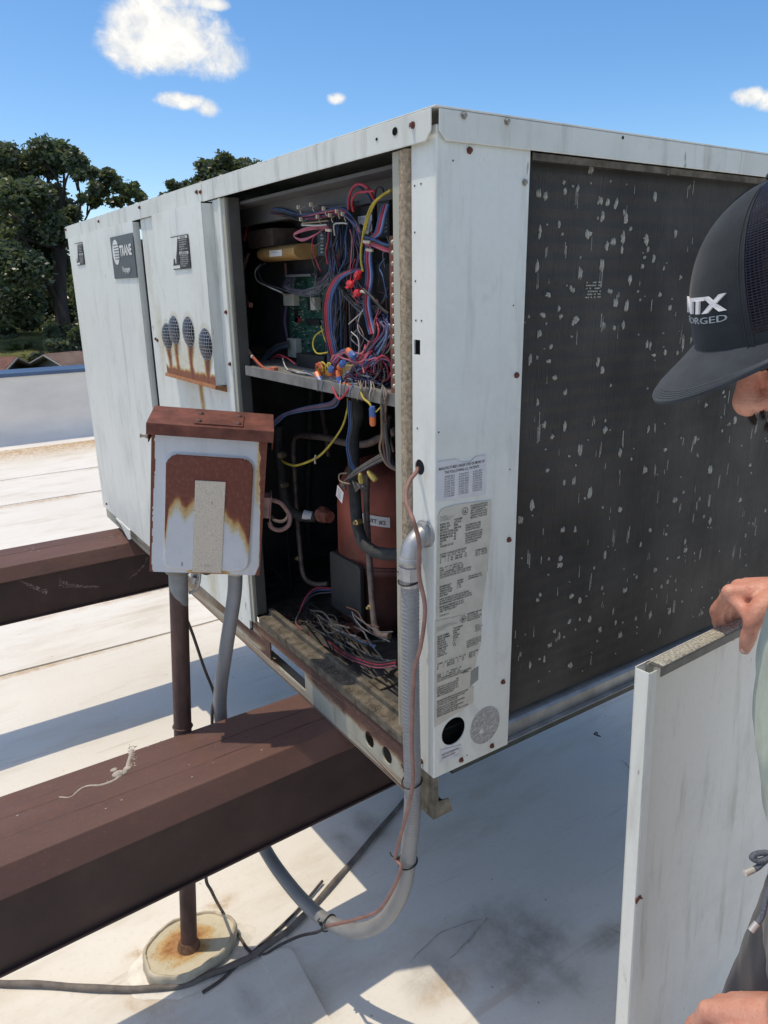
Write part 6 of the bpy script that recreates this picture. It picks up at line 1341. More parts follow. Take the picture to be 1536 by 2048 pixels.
# ------------------------------------------------------------------ the panel taken off, held upright
def access_panel():
    A = empty('access_panel', (0.32, 0.45, -0.59))
    tag(A, 'removed pale grey access panel held upright by the man', 'access panel')
    tl = PX(1300, 1345, 0.298); u = (Vector((0.29, 0.392, 0.381)) - tl).normalized(); dn = (Vector((0.324, 0.146, -0.253)) - tl).normalized(); v = -dn
    n = u.cross(v).normalized(); v = n.cross(u)
    M = Matrix((u, v, n)).transposed().to_4x4(); M.translation = tl
    H, W_ = 0.965, 0.60
    mt = paint_mat('panel_inner_paint', (0.74, 0.725, 0.665), (0.36, 0.34, 0.26), 0.75, 0.45, rust=False)
    nx, nz = 60, 90; q = MB()
    q.grid([[M @ Vector((W_ * j / (nx - 1), -H * i / (nz - 1), -0.020 + 0.003 * (float(fbm(j * 0.07, i * 0.05)) - 0.5))) for j in range(nx)] for i in range(nz)])
    q.box(0.0, W_, -H, 0.0, -0.0245, -0.023, 0, M); q.build('sheet', mt, A, fixn=False)
    mb = MB()
    mb.prism([(0.0, -0.024), (0.0, -0.002), (0.003, 0.0), (0.018, 0.0), (0.018, -0.0015), (0.0035, -0.0017), (0.0015, -0.003), (0.0015, -0.024)], 'y', -H, -0.002, 0, M @ Matrix(((1, 0, 0, 0), (0, 1, 0, 0), (0, 0, 1, 0), (0, 0, 0, 1))))
    mb.build('side_flange', M_PAINT, A, 0.0006)
    mb = MB(); mb.prism([(W_, -0.024), (W_, 0.0), (W_ - 0.018, 0.0), (W_ - 0.018, -0.0015), (W_ - 0.0015, -0.002), (W_ - 0.0015, -0.024)], 'y', -H, -0.002, 0, M); mb.build('side_flange', M_PAINT, A, 0.0006)
    mb = MB(); mb.box(0.024, W_ - 0.02, -0.0015, 0.0, -0.024, 0.002, 0, M); mb.box(0.024, W_ - 0.02, -0.015, -0.0016, 0.0006, 0.002, 0, M); q = MB(); q.box(0.0, W_, -H, -H + 0.0015, -0.024, 0.0, 0, M); q.build('bottom_flange', M_PAINT, A); mb.build('top_flange', plain('dull_flange', (0.10, 0.105, 0.10), 0.5, 0.2, var=0.3, scale=30), A, 0.0005)
    mb = MB(); gx, gy = np.meshgrid(np.linspace(0.030, W_ - 0.03, 120), np.linspace(-0.022, 0.001, 8)); hh = 0.0035 + 0.0016 * (fbm(gx * 120, gy * 120) - 0.5); hh[0] = hh[-1] = 0.0002; hh[:, 0] = hh[:, -1] = 0.0002
    mb.grid([[M @ Vector((gx[i, j], hh[i, j], gy[i, j])) for j in range(120)] for i in range(8)]); mb.build('gasket', plain('speckled_gasket', (0.36, 0.35, 0.30), 0.9, 0, 0.2, var=0.5, scale=260, bump=0.8, bscale=300), A)
    mb = MB(); mb.box(0.020, 0.034, -0.030, 0.0015, -0.0185, -0.0168, 0, M); mb.box(0.019, 0.046, -0.012, -0.0005, -0.021, -0.0185, 0, M); mb.build('corner_clip', M_RUSTY_RAIL, A, 0.0008)
    mb = MB(); p = M.inverted() @ PX(1266, 1792, 0.305); mb.prism([(-0.001, p.y + 0.004), (0.010, p.y + 0.005), (0.017, p.y - 0.006), (0.008, p.y + 0.000), (0.0, p.y - 0.006)], 'z', -0.0005, 0.0016, 0, M); mb.build('torn_clip', M_RSCREW, A)
    return M
PANEL_M = access_panel()
#---END

# ------------------------------------------------------------------ the man
def remesh(o, vox, smooth=3, iters_factor=0.5):
    m = o.modifiers.new('r', 'REMESH'); m.mode = 'VOXEL'; m.voxel_size = vox; m.use_smooth_shade = True
    if smooth:
        k = o.modifiers.new('s', 'SMOOTH'); k.factor = iters_factor; k.iterations = smooth
    bpy.context.view_layer.update(); apply_mods(o)
    o.data.polygons.foreach_set('use_smooth', [True] * len(o.data.polygons))
def verts_np(o):
    a = np.empty(len(o.data.vertices) * 3, np.float32); o.data.vertices.foreach_get('co', a); return a.reshape(-1, 3)
def normals_np(o):
    a = np.empty(len(o.data.vertices) * 3, np.float32); o.data.vertices.foreach_get('normal', a); return a.reshape(-1, 3)
def skin_mat():
    m, t, b = new_mat('sunburnt_skin')
    v = t.coords(); n = t.noise(v, 22, 5, 0.6); f = t.noise(v, 260, 3, 0.6)
    c = t.ramp(n, [(0.25, (0.58, 0.235, 0.165)), (0.75, (0.74, 0.39, 0.29))])
    c = t.mix(t.m('MULTIPLY', t.smooth(f, 0.5, 0.8), 0.35), c, (0.36, 0.12, 0.085))
    bl = t.noise(v, 62, 4, 0.6)
    c = t.mix(t.m('MULTIPLY', t.smooth(bl, 0.48, 0.70), 0.45), c, (0.58, 0.18, 0.13))
    c = t.mix(t.m('MULTIPLY', t.smooth(t.noise(v, 120, 2), 0.68, 0.74), 0.4), c, (0.30, 0.12, 0.07))
    t.put(b.inputs['Base Color'], c); b.inputs['Roughness'].default_value = 0.48
    b.inputs['Subsurface Weight'].default_value = 0.12; b.inputs['Subsurface Radius'].default_value = (0.6, 0.25, 0.15); b.inputs['Subsurface Scale'].default_value = 0.01
    bp = t.new('ShaderNodeBump'); bp.inputs['Strength'].default_value = 0.6; bp.inputs['Distance'].default_value = 0.0014
    cr = t.noise(t.coords((1, 1, 3.0)), 130, 3, 0.6, 1.0)
    t.put(bp.inputs['Height'], t.m('ADD', t.m('ADD', f, cr), t.m('MULTIPLY', n, 1.2))); t.l.new(bp.outputs[0], b.inputs['Normal'])
    return m
def cloth_mat(name, col, scale=900, var=0.2):
    m, t, b = new_mat(name); v = t.coords()
    n = t.noise(v, 40, 4); f = t.noise(v, scale, 2)
    c = t.ramp(t.m('ADD', t.m('MULTIPLY', n, 0.6), t.m('MULTIPLY', f, 0.4)), [(0.3, tuple(x * (1 - var) for x in col)), (0.7, tuple(min(1, x * (1 + var)) for x in col))])
    t.put(b.inputs['Base Color'], c); b.inputs['Roughness'].default_value = 0.9; b.inputs['Specular IOR Level'].default_value = 0.2
    b.inputs['Sheen Weight'].default_value = 0.15
    bp = t.new('ShaderNodeBump'); bp.inputs['Strength'].default_value = 0.4; bp.inputs['Distance'].default_value = 0.0008
    t.put(bp.inputs['Height'], t.m('ADD', f, t.m('MULTIPLY', n, 2))); t.l.new(bp.outputs[0], b.inputs['Normal'])
    return m

def person():
    Mn = empty('person', (0.60, 0.16, -0.60))
    tag(Mn, 'man in a dark trucker cap, sage green T-shirt and navy shorts holding the removed panel', 'person')
    SK = skin_mat(); V = Vector
    Fb = V((-0.85, -0.52, 0)).normalized(); Rb = V((Fb.y, -Fb.x, 0)); Zu = V((0, 0, 1))
    pel, wai, bel, che, sho, nek = V((0.634, 0.157, 0.215)), V((0.624, 0.152, 0.345)), V((0.611, 0.144, 0.47)), V((0.606, 0.146, 0.60)), V((0.603, 0.147, 0.70)), V((0.594, 0.144, 0.765))
    def ring_loft(mb, rings, n=28, m=0):
        """rings: centre, half depth, half width"""
        vs = [c + Fb * a * math.cos(2 * math.pi * j / n) + Rb * b * math.copysign(abs(math.sin(2 * math.pi * j / n)) ** 0.85, math.sin(2 * math.pi * j / n)) for (c, a, b) in rings for j in range(n)]
        k = len(rings)
        mb.add(vs, [(i * n + j, i * n + (j + 1) % n, (i + 1) * n + (j + 1) % n, (i + 1) * n + j) for i in range(k - 1) for j in range(n)] + [tuple(range(n - 1, -1, -1)), tuple(range((k - 1) * n, k * n))], m, True)
    def limb(mb, pts, rad, n=14, seg=6):
        c = catmull(pts, seg); r = np.interp(np.linspace(0, len(pts) - 1, len(c)), range(len(pts)), rad); mb.tube(c, list(r), n)
        mb.ball(c[0], float(r[0]), 12, 8); mb.ball(c[-1], float(r[-1]), 12, 8)
    B = MB()
    ring_loft(B, [(pel - Zu * 0.06, 0.10, 0.155), (pel, 0.112, 0.170), (wai, 0.112, 0.155), (bel, 0.118, 0.158), (che, 0.115, 0.172), (sho - Zu * 0.02, 0.085, 0.165), (sho + Zu * 0.03, 0.055, 0.10)])
    limb(B, [sho, nek, nek + V((-0.025, -0.03, 0.06))], [0.060, 0.056, 0.054])
    # head ------------------------------------------------------------
    O = PT(1690, 650, 0.740); al = R(15)
    Lp, tc = V((-0.85, -0.52, 0)).normalized(), V((0.52, -0.85, 0)).normalized()
    Fh = (Lp * math.cos(al) + tc * math.sin(al)).normalized(); pit = R(26)
    fx = (Fh * math.cos(pit) - Zu * math.sin(pit)).normalized(); lz = (Zu * math.cos(pit) + Fh * math.sin(pit)).normalized(); ly = lz.cross(fx)
    HM = Matrix((fx, ly, lz)).transposed().to_4x4(); HM.translation = O
    H3 = HM.to_3x3()
    def hb(c, r): B.ball(HM @ V(c), r, 20, 14, 0, HM)
    hb((0.020, 0, 0.045), (0.090, 0.076, 0.083)); hb((-0.010, 0, -0.005), (0.080, 0.070, 0.060)); hb((0.030, 0, -0.02), (0.062, 0.064, 0.075)); hb((0.030, 0, -0.075), (0.055, 0.050, 0.040)); hb((0.070, 0, -0.095), (0.022, 0.024, 0.020))
    hb((0.020, 0.048, -0.045), (0.045, 0.020, 0.050)); hb((0.020, -0.048, -0.045), (0.045, 0.020, 0.050))
    hb((0.070, 0.030, -0.020), (0.022, 0.026, 0.020)); hb((0.070, -0.030, -0.020), (0.022, 0.026, 0.020))       # cheeks
    hb((0.078, 0.028, 0.026), (0.014, 0.028, 0.010)); hb((0.078, -0.028, 0.026), (0.014, 0.028, 0.010))         # brow ridge
    hb((0.080, 0, -0.066), (0.017, 0.024, 0.012)); hb((0.078, 0, -0.080), (0.016, 0.022, 0.009))                # lips
    limb(B, [HM @ V((0.078, 0, 0.020)), HM @ V((0.090, 0, 0.0)), HM @ V((0.101, 0, -0.020)), HM @ V((0.107, 0, -0.034))], [0.011, 0.012, 0.0135, 0.0165], 14)
    for s in (1, -1):
        hb((0.092, 0.0145 * s, -0.038), (0.015, 0.0095, 0.0105)); hb((-0.012, 0.079 * s, -0.005), (0.020, 0.008, 0.032)); hb((-0.002, 0.077 * s, -0.030), (0.010, 0.007, 0.012))
        hb((0.068, 0.031 * s, 0.006), (0.013, 0.015, 0.011))                                                         # lids
    # arms --------------------------------------------------------------
    shR, elR, wrR = sho + Rb * 0.185, V((0.50, 0.50, 0.53)), PT(1578, 1186, 1.11)
    shL, elL, wrL = sho - Rb * 0.185, V((0.675, -0.055, 0.40)), PT(1585, 2035, 0.90)
    limb(B, [shR, shR.lerp(elR, 0.5), elR, elR.lerp(wrR, 0.35), elR.lerp(wrR, 0.75), wrR], [0.058, 0.050, 0.044, 0.046, 0.036, 0.030])
    limb(B, [shL, shL.lerp(elL, 0.5), elL, elL.lerp(wrL, 0.35), elL.lerp(wrL, 0.75), wrL], [0.058, 0.050, 0.044, 0.046, 0.036, 0.030])
    # right hand over the panel's top edge -------------------------------
    ay = V((-0.03, 1.0, 0.02)).normalized()                          # along the panel edge, away from the lens
    i0, i1, i2, i3 = PT(1460, 1190, 1.125), PT(1432, 1226, 1.165), PT(1437, 1254, 1.19), PT(1462, 1278, 1.205)
    for k, (dx, sc) in enumerate([(0, 1.0), (0.0235, 1.06), (0.046, 1.0), (0.067, 0.85)]):
        o_ = ay * dx; lift = V((0, 0, (0.004, 0.006, 0.002, -0.006)[k]))
        j0, j1, j2, j3 = i0 + o_ + lift, i0 + o_ + lift + (i1 - i0) * sc, i0 + o_ + lift + (i2 - i0) * sc, i0 + o_ + lift + (i3 - i0) * sc
        limb(B, [j0, j0.lerp(j1, 0.5), j1, j1.lerp(j2, 0.5), j2, j3], [0.0125, 0.0102, 0.0108, 0.0094, 0.0092, 0.0078], 12, 4)
        limb(B, [wrR + o_ * 0.30 - ay * 0.012, wrR.lerp(j0, 0.5) + o_ * 0.15, j0], [0.024, 0.0185, 0.0138], 12, 5)
    t0, t1, t2, t3 = PT(1532, 1212, 1.085), PT(1508, 1240, 1.085), PT(1497, 1273, 1.100), PT(1490, 1298, 1.112)
    limb(B, [wrR + V((0, -0.005, -0.008)), t0, t1, t1.lerp(t2, 0.5), t2, t2.lerp(t3, 0.5), t3], [0.026, 0.021, 0.0145, 0.0118, 0.0122, 0.0112, 0.0092], 12, 5)
    limb(B, [t1, t1.lerp(i0, 0.5) + V((0, 0, -0.001)), i0], [0.013, 0.010, 0.011], 10, 4)
    # left hand low, knuckles up ------------------------------------------
    q0 = PT(1432, 2015, 0.985); px = (PT(1432, 2070, 0.985) - q0); al_ = (wrL - q0).normalized(); side = V((0.25, 0.95, -0.1)).normalized()
    for k in range(4):
        m0 = q0 + side * (0.022 * k - 0.012) - V((0, 0, 0.003 * abs(k - 1))); m1 = m0 - al_ * 0.020 + V((-0.004, 0.004, -0.040)); m2 = m1 + al_ * 0.004 + V((0.004, 0, -0.024)); m3 = m2 + al_ * 0.014 + V((0.002, 0, -0.014))
        limb(B, [m0, m0.lerp(m1, 0.5), m1, m2, m3], [0.0135, 0.0108, 0.0112, 0.0098, 0.008], 12, 4)
        limb(B, [wrL + side * (0.006 * k - 0.009), wrL.lerp(m0, 0.5) + side * (0.004 * (k - 1.5)), m0], [0.025, 0.021, 0.0145], 12, 5)
    limb(B, [wrL + V((0, -0.014, -0.006)), wrL.lerp(q0, 0.45) + V((0.0, -0.030, -0.022)), wrL.lerp(q0, 0.8) + V((0, -0.034, -0.045)), wrL.lerp(q0, 1.0) + V((0, -0.026, -0.068))], [0.024, 0.019, 0.0125, 0.010], 12, 5)
    # legs ------------------------------------------------------------------
    feet = []
    for s, fwd in ((1, 0.015), (-1, -0.035)):
        hip = pel + Rb * 0.088 * s - Zu * 0.02; kn = hip + Fb * (0.045 + fwd) + Rb * 0.02 * s - Zu * 0.385; an = V((hip.x, hip.y, 0)) + Fb * (fwd - 0.01) + Rb * 0.035 * s; an.z = -0.525
        limb(B, [hip, hip.lerp(kn, 0.5), kn, kn.lerp(an, 0.3) - Fb * 0.012, kn.lerp(an, 0.7), an], [0.088, 0.076, 0.056, 0.056, 0.044, 0.037]); feet.append((an, s))
        limb(B, [an, an + Fb * 0.08 - Zu * 0.035, an + Fb * 0.16 - Zu * 0.048], [0.036, 0.030, 0.020])
    body = B.build('body', SK, Mn, fixn=True)
    remesh(body, 0.0030, 5, 0.5)
    # nails, eyelid lines, brows, moustache ------------------------------
    NAIL = plain('fingernail', (0.60, 0.36, 0.29), 0.3, var=0.06)
    mb = MB(); nf = frame(t3 + (CAM_POS - t3).normalized() * 0.0080 + V((0, 0, -0.001)), (CAM_POS - t3), (t3 - t2)); mb.ball((0, 0, 0), 1, 12, 8)
    mb.v = [tuple(nf @ V((p[0] * 0.0068, p[1] * 0.0062, p[2] * 0.0026))) for p in mb.v]; mb.build('thumbnail', NAIL, Mn, fixn=False)
    HAIR = plain('dark_brown_hair', (0.045, 0.028, 0.02), 0.6, var=0.4, scale=200)
    rnd = random.Random(9); mb = MB(); bt = __import__('mathutils').bvhtree.BVHTree.FromObject(body, bpy.context.evaluated_depsgraph_get())
    def strands(n, f, ln, r, d):
        for i in range(n):
            a = HM @ V(f()); h = bt.find_nearest(a)
            if h[0] is None: continue
            p, nn = h[0], h[1]; q = p + (H3 @ V(d) + nn * 0.6 + V((rnd.uniform(-.3, .3), rnd.uniform(-.3, .3), rnd.uniform(-.3, .3)))).normalized() * ln * rnd.uniform(0.6, 1.2)
            mb.tube([p, p.lerp(q, 0.5) + nn * 0.0008, q], [r, r * 0.8, r * 0.25], 4, 0, False)
    for s in (1, -1): strands(90, lambda: (0.095, s * rnd.uniform(0.012, 0.050), 0.026 + rnd.uniform(-0.003, 0.004)), 0.009, 0.00035, (0.2, s * 0.9, 0.1))
    strands(420, lambda: (0.11, rnd.uniform(-0.034, 0.034), rnd.uniform(-0.066, -0.052)), 0.010, 0.00022, (0.3, rnd.uniform(-0.8, 0.8), -0.8))
    strands(900, lambda: (rnd.uniform(0.0, 0.10), rnd.choice((-1, 1)) * rnd.uniform(0.0, 0.075), rnd.uniform(-0.125, -0.062)), 0.008, 0.00024, (0.2, 0, -0.9))
    tag(mb.build('facial_hair', HAIR, Mn, fixn=False), kind='stuff')
    mb = MB()
    for s in (1, -1):
        pts = [bt.find_nearest(HM @ V((0.09 - 0.35 * abs(e), s * (0.031 + e), 0.001 - 0.004 * math.cos(e * 90))))[0] for e in np.linspace(-0.014, 0.016, 7)]; mb.tube(pts, 0.0011, 5)
    mb.build('eyelash', HAIR, Mn, fixn=False)
    mb = MB(); mb.ball(HM @ V((0.018, 0, 0.046)), (0.094, 0.0805, 0.085), 24, 16, 0, HM); mb.ball(HM @ V((-0.036, 0, -0.004)), (0.060, 0.0745, 0.062), 20, 14, 0, HM); mb.build('hair', HAIR, Mn, fixn=False)
    # T-shirt ----------------------------------------------------------------
    T = MB()
    ring_loft(T, [(wai - Zu * 0.035, 0.124, 0.170), (wai, 0.130, 0.174), (bel - Zu * 0.03, 0.137, 0.178), (bel + Zu * 0.03, 0.136, 0.178), (che, 0.130, 0.187), (sho - Zu * 0.02, 0.096, 0.180), (sho + Zu * 0.036, 0.064, 0.112), (sho + Zu * 0.058, 0.060, 0.075)])
    for s_, e_ in ((shR, elR), (shL, elL)): limb(T, [s_, s_.lerp(e_, 0.4), s_.lerp(e_, 0.72)], [0.070, 0.070, 0.072])
    o = T.build('t_shirt', cloth_mat('sage_green_cotton', (0.36, 0.42, 0.36)), Mn, fixn=True); remesh(o, 0.006, 4)
    c = verts_np(o); nn = normals_np(o); hgt = (c @ np.array([Fb.x, Fb.y, 0])) ; k = (fbm(c[:, 2] * 9 + hgt * 12, (c @ np.array(Rb)) * 9, c[:, 0] * 6, 3) - 0.5); k2 = np.abs(fbm(c[:, 2] * 7 + c[:, 0] * 10, c[:, 1] * 9 + 4, 0.6, 3) - 0.5)
    c = c + nn * (0.020 * k - 0.020 * k2 + 0.004)[:, None]; o.data.vertices.foreach_set('co', c.astype(np.float32).ravel()); o.data.update()
    # shorts and drawstring ------------------------------------------------------
    S = MB()
    ring_loft(S, [(pel - Zu * 0.08, 0.118, 0.175), (pel, 0.124, 0.180), (wai - Zu * 0.02, 0.118, 0.163)])
    for s, fwd in ((1, 0.015), (-1, -0.035)):
        hip = pel + Rb * 0.088 * s - Zu * 0.02; kn = hip + Fb * (0.045 + fwd) + Rb * 0.02 * s - Zu * 0.385; limb(S, [hip, hip.lerp(kn, 0.5), hip.lerp(kn, 0.92)], [0.104, 0.100, 0.096])
    o = S.build('shorts', cloth_mat('navy_jersey', (0.030, 0.036, 0.050)), Mn, fixn=True); remesh(o, 0.006, 4)
    c = verts_np(o); nn = normals_np(o); k = fbm(c[:, 2] * 8 + c[:, 0] * 12, c[:, 1] * 12, 0.4, 3) - 0.5; c = c + nn * (0.022 * k)[:, None]; o.data.vertices.foreach_set('co', c.astype(np.float32).ravel()); o.data.update()
    STR = plain('grey_cord', (0.10, 0.115, 0.15), 0.8, var=0.5, scale=600); TIP = plain('metal_tip', (0.62, 0.60, 0.56), 0.35, 0.5, var=0.1)
    tt = 0.790
    for pts in ([(1560, 1716), (1536, 1706), (1512, 1708), (1504, 1716), (1520, 1722), (1545, 1712)], [(1545, 1712), (1530, 1722), (1515, 1735), (1507, 1739)], [(1550, 1720), (1540, 1770), (1532, 1800), (1524, 1832), (1514, 1846)]):
        mb = MB(); c = catmull([PT(x, y, tt - 0.004 * i / len(pts)) for i, (x, y) in enumerate(pts)], 6); mb.tube(c, 0.0031, 8)
        st = mb.build('drawstring', STR, Mn, fixn=False)
        if len(pts) != 6:
            d = (c[-1] - c[-2]).normalized(); mb = MB(); mb.tube([c[-1], c[-1] + d * 0.011], 0.0035, 10); mb.build('cord_tip', TIP, st, fixn=False)
    # shoes ------------------------------------------------------------------------
    for an, s in feet:
        mb = MB(); ring = []
        for (f, wd, h) in [(-0.075, 0.030, 0.075), (-0.05, 0.038, 0.085), (0.0, 0.040, 0.095), (0.06, 0.043, 0.065), (0.13, 0.048, 0.048), (0.18, 0.042, 0.040), (0.205, 0.020, 0.028)]:
            cc = V((an.x, an.y, -0.594)) + Fb * f
            ring.append([cc + Rb * wd * math.cos(t_) + Zu * (h * 0.5 + h * 0.5 * math.sin(t_)) for t_ in np.linspace(0, 2 * math.pi, 15)])
        mb.grid(ring); mb.build('shoe', plain('dark_work_shoe', (0.03, 0.028, 0.026), 0.7, var=0.3), Mn)
    cap(Mn, O, Lp, tc)

def cap(Mn, O, Lp, tc):
    V = Vector; Zu = V((0, 0, 1)); al = R(24); F = (Lp * math.cos(al) + tc * math.sin(al)).normalized(); pit = R(21)
    fx = (F * math.cos(pit) - Zu * math.sin(pit)).normalized(); uz = (Zu * math.cos(pit) + F * math.sin(pit)).normalized(); ly = uz.cross(fx)
    O2 = PT(1617, 630, 0.735)
    M = Matrix((fx, ly, uz)).transposed().to_4x4(); M.translation = O2
    a, b, H = 0.1085, 0.090, 0.137
    def crown(ph, h, off=0.0):
        r = max(0.0, 1 - h ** 2.5) ** (1 / 2.1); front = max(0, math.cos(ph)) ** 2
        r2 = r * (1 - 0.05 * h) + 0.03 * front * h * (1 - h)
        x, y = (a + off) * r2 * math.cos(ph), (b + off) * r2 * math.sin(ph)
        sag = 0.0022 * (float(fbm(ph * 2.2 + 4, h * 3.1, 0.6)) - 0.5) * math.sin(math.pi * min(1, h * 1.15)) if h < 0.87 else 0.0
        return M @ V((x * (1 + sag * 9), y * (1 + sag * 9), h * (H + off)))
    BLK = cloth_mat('black_cap_cotton', (0.022, 0.028, 0.034), 1200, 0.35)
    Cp = bpy.data.objects.new('cap', None); Cp.location = O2; link(Cp, Mn)
    hs = [0, 0.05] + list(np.linspace(0.1, 0.9, 22)) + [0.94, 0.97, 0.985, 0.995, 1.0]
    mb = MB(); ph = np.linspace(R(-40), R(40), 50)
    mb.grid([[crown(p, h) for p in ph] for h in hs]); o = mb.build('front_panel', BLK, Cp, fixn=False)
    md = o.modifiers.new('thick', 'SOLIDIFY'); md.thickness = 0.0015
    # open net over the back: real strands
    mb = MB(); n = 118; ph2 = np.linspace(R(40), R(320), n); hs2 = np.linspace(0.0, 0.97, 62); hs2 = 1 - (1 - hs2) ** 1.25
    mb.grid([[crown(p, h) for p in ph2] for h in hs2], 0, False)
    net = mb.build('net_panel', plain('navy_net', (0.028, 0.030, 0.052), 0.28, 0, 0.7, var=0.2, scale=200), Cp, fixn=False)
    w = net.modifiers.new('net', 'WIREFRAME'); w.thickness = 0.0016; w.use_replace = True; w.use_even_offset = False
    mb = MB()
    for s in (1, -1): mb.grid([[crown(R(40) * s + d, h, 0.0012) for d in (-0.035, 0.0, 0.035)] for h in hs[:-3]])
    mb.grid([[crown(p, h, 0.001) for p in np.linspace(R(40), R(320), 60)] for h in (0.0, 0.06, 0.12)])
    mb.build('cap_seam', BLK, Cp, fixn=False)
    mb = MB()
    for d in (-0.030, 0.030): mb.tube([crown(R(40) + d, h, 0.0016) for h in np.linspace(0.02, 0.97, 40)], 0.0006, 5, 0, False)
    mb.build('cap_seam', BLK, Cp, fixn=False)
    mb = MB(); mb.ball(M @ V((0.0, 0, H + 0.002)), (0.0095, 0.0095, 0.005), 14, 8, 0, M); mb.build('cap_button', BLK, Cp, fixn=False)
    # brim: two skins, curved down at the sides, with stitch rows
    BR = cloth_mat('charcoal_brim_cotton', (0.040, 0.048, 0.058), 1200, 0.3)
    def brim(ps, s, dz=0.0):
        L = 0.064 * max(0.0, math.cos(ps * 1.02)) ** 1.75 
        x0, y0 = a * math.cos(ps) * 1.002, b * math.sin(ps) * 1.002
        dr = V((1.0, 0.30 * math.sin(ps), 0)).normalized(); tl = R(30)
        x, y = x0 + dr.x * L * s * math.cos(tl), y0 + dr.y * L * s
        z = -L * s * math.sin(tl) - 0.06 * (y * y) / 0.09 * s + 0.006 + dz
        return M @ V((x, y, z))
    mb = MB(); ps = np.linspace(R(-82), R(82), 60); ss = np.linspace(0, 1, 16)
    top = [[brim(p, s) for p in ps] for s in ss]; bot = [[brim(p, s * 0.995, -0.0032) for p in ps] for s in ss]
    mb.grid(top); mb.grid(bot); mb.grid([top[-1], bot[-1]]); br = mb.build('brim', BR, Cp, fixn=False)
    mb = MB()
    for s in (0.80, 0.845, 0.89, 0.935): mb.tube([brim(p, s, 0.0002) for p in ps], 0.00045, 4, 0, False)
    mb.build('stitching', plain('stitch_thread', (0.075, 0.085, 0.10), 0.7), br, fixn=False)
    # raised embroidery wrapped on the crown
    WT = plain('white_thread', (0.72, 0.72, 0.74), 0.6, var=0.1, scale=900); GT = plain('grey_thread', (0.34, 0.38, 0.40), 0.6, var=0.15, scale=900)
    def emb(body, m, h0, hh, wid, phc, bold, lift, name, slant=0.12):
        me = text_mesh(body, m, bold); x0, x1, y0, y1 = text_bounds(me); q = MB(); Rr = 0.093
        def at(v, l):
            u = ((v.co.x - (x0 + x1) / 2) / (x1 - x0)) * wid + slant * (v.co.y - y0) / (y1 - y0) * hh; hgt = (h0 + (v.co.y - y0) / (y1 - y0) * hh) / H
            return crown(phc + u / Rr, hgt, l)
        vs0 = [at(v, 0.0002) for v in me.vertices]; vs1 = [at(v, lift) for v in me.vertices]; n = len(vs0)
        q.add(vs1, [tuple(p.vertices) for p in me.polygons])
        ec = {}
        for p in me.polygons:
            for e in p.edge_keys: ec[e] = ec.get(e, 0) + 1
        q.add(vs0 + vs1, [(e[0], e[1], e[1] + n, e[0] + n) for e, k in ec.items() if k == 1])
        return q.build(name, m, Cp, fixn=False)
    emb('NTX', WT, 0.043, 0.0150, 0.074, R(7), 0.035, 0.0022, 'lettering'); emb('FORGED', GT, 0.0335, 0.0062, 0.070, R(8), 0.0, 0.0012, 'lettering')
person()

# ------------------------------------------------------------------ trees, houses
def leaf_mat(name, c0, c1):
    m, t, b = new_mat(name)
    n = t.noise(t.coords(), 0.55, 3); oi = t.new('ShaderNodeNewGeometry').outputs['Random Per Island']
    c = t.ramp(t.m('ADD', t.m('MULTIPLY', n, 0.5), t.m('MULTIPLY', oi, 0.5)), [(0.25, c0), (0.75, c1)])
    t.put(b.inputs['Base Color'], c); b.inputs['Roughness'].default_value = 0.40; b.inputs['Specular IOR Level'].default_value = 0.75
    tr = t.new('ShaderNodeBsdfTranslucent'); t.put(tr.inputs['Color'], t.mix(0.6, c, (0.16, 0.22, 0.05)))
    mx = t.new('ShaderNodeMixShader'); mx.inputs[0].default_value = 0.40; t.l.new(b.outputs[0], mx.inputs[1]); t.l.new(tr.outputs[0], mx.inputs[2])
    t.l.new(mx.outputs[0], m.node_tree.nodes['Material Output'].inputs[0])
    return m
M_LEAF = leaf_mat('oak_leaves', (0.070, 0.102, 0.058), (0.180, 0.210, 0.135))
M_LEAF2 = leaf_mat('hazy_leaves', (0.070, 0.098, 0.058), (0.130, 0.155, 0.095))
M_LEAF3 = leaf_mat('shrub_leaves', (0.045, 0.075, 0.02), (0.10, 0.13, 0.04))
M_BARK = plain('grey_brown_bark', (0.055, 0.045, 0.040), 0.95, 0, 0.1, var=0.4, scale=3, bump=1.0, bscale=12, stretch=(1, 1, 0.25))
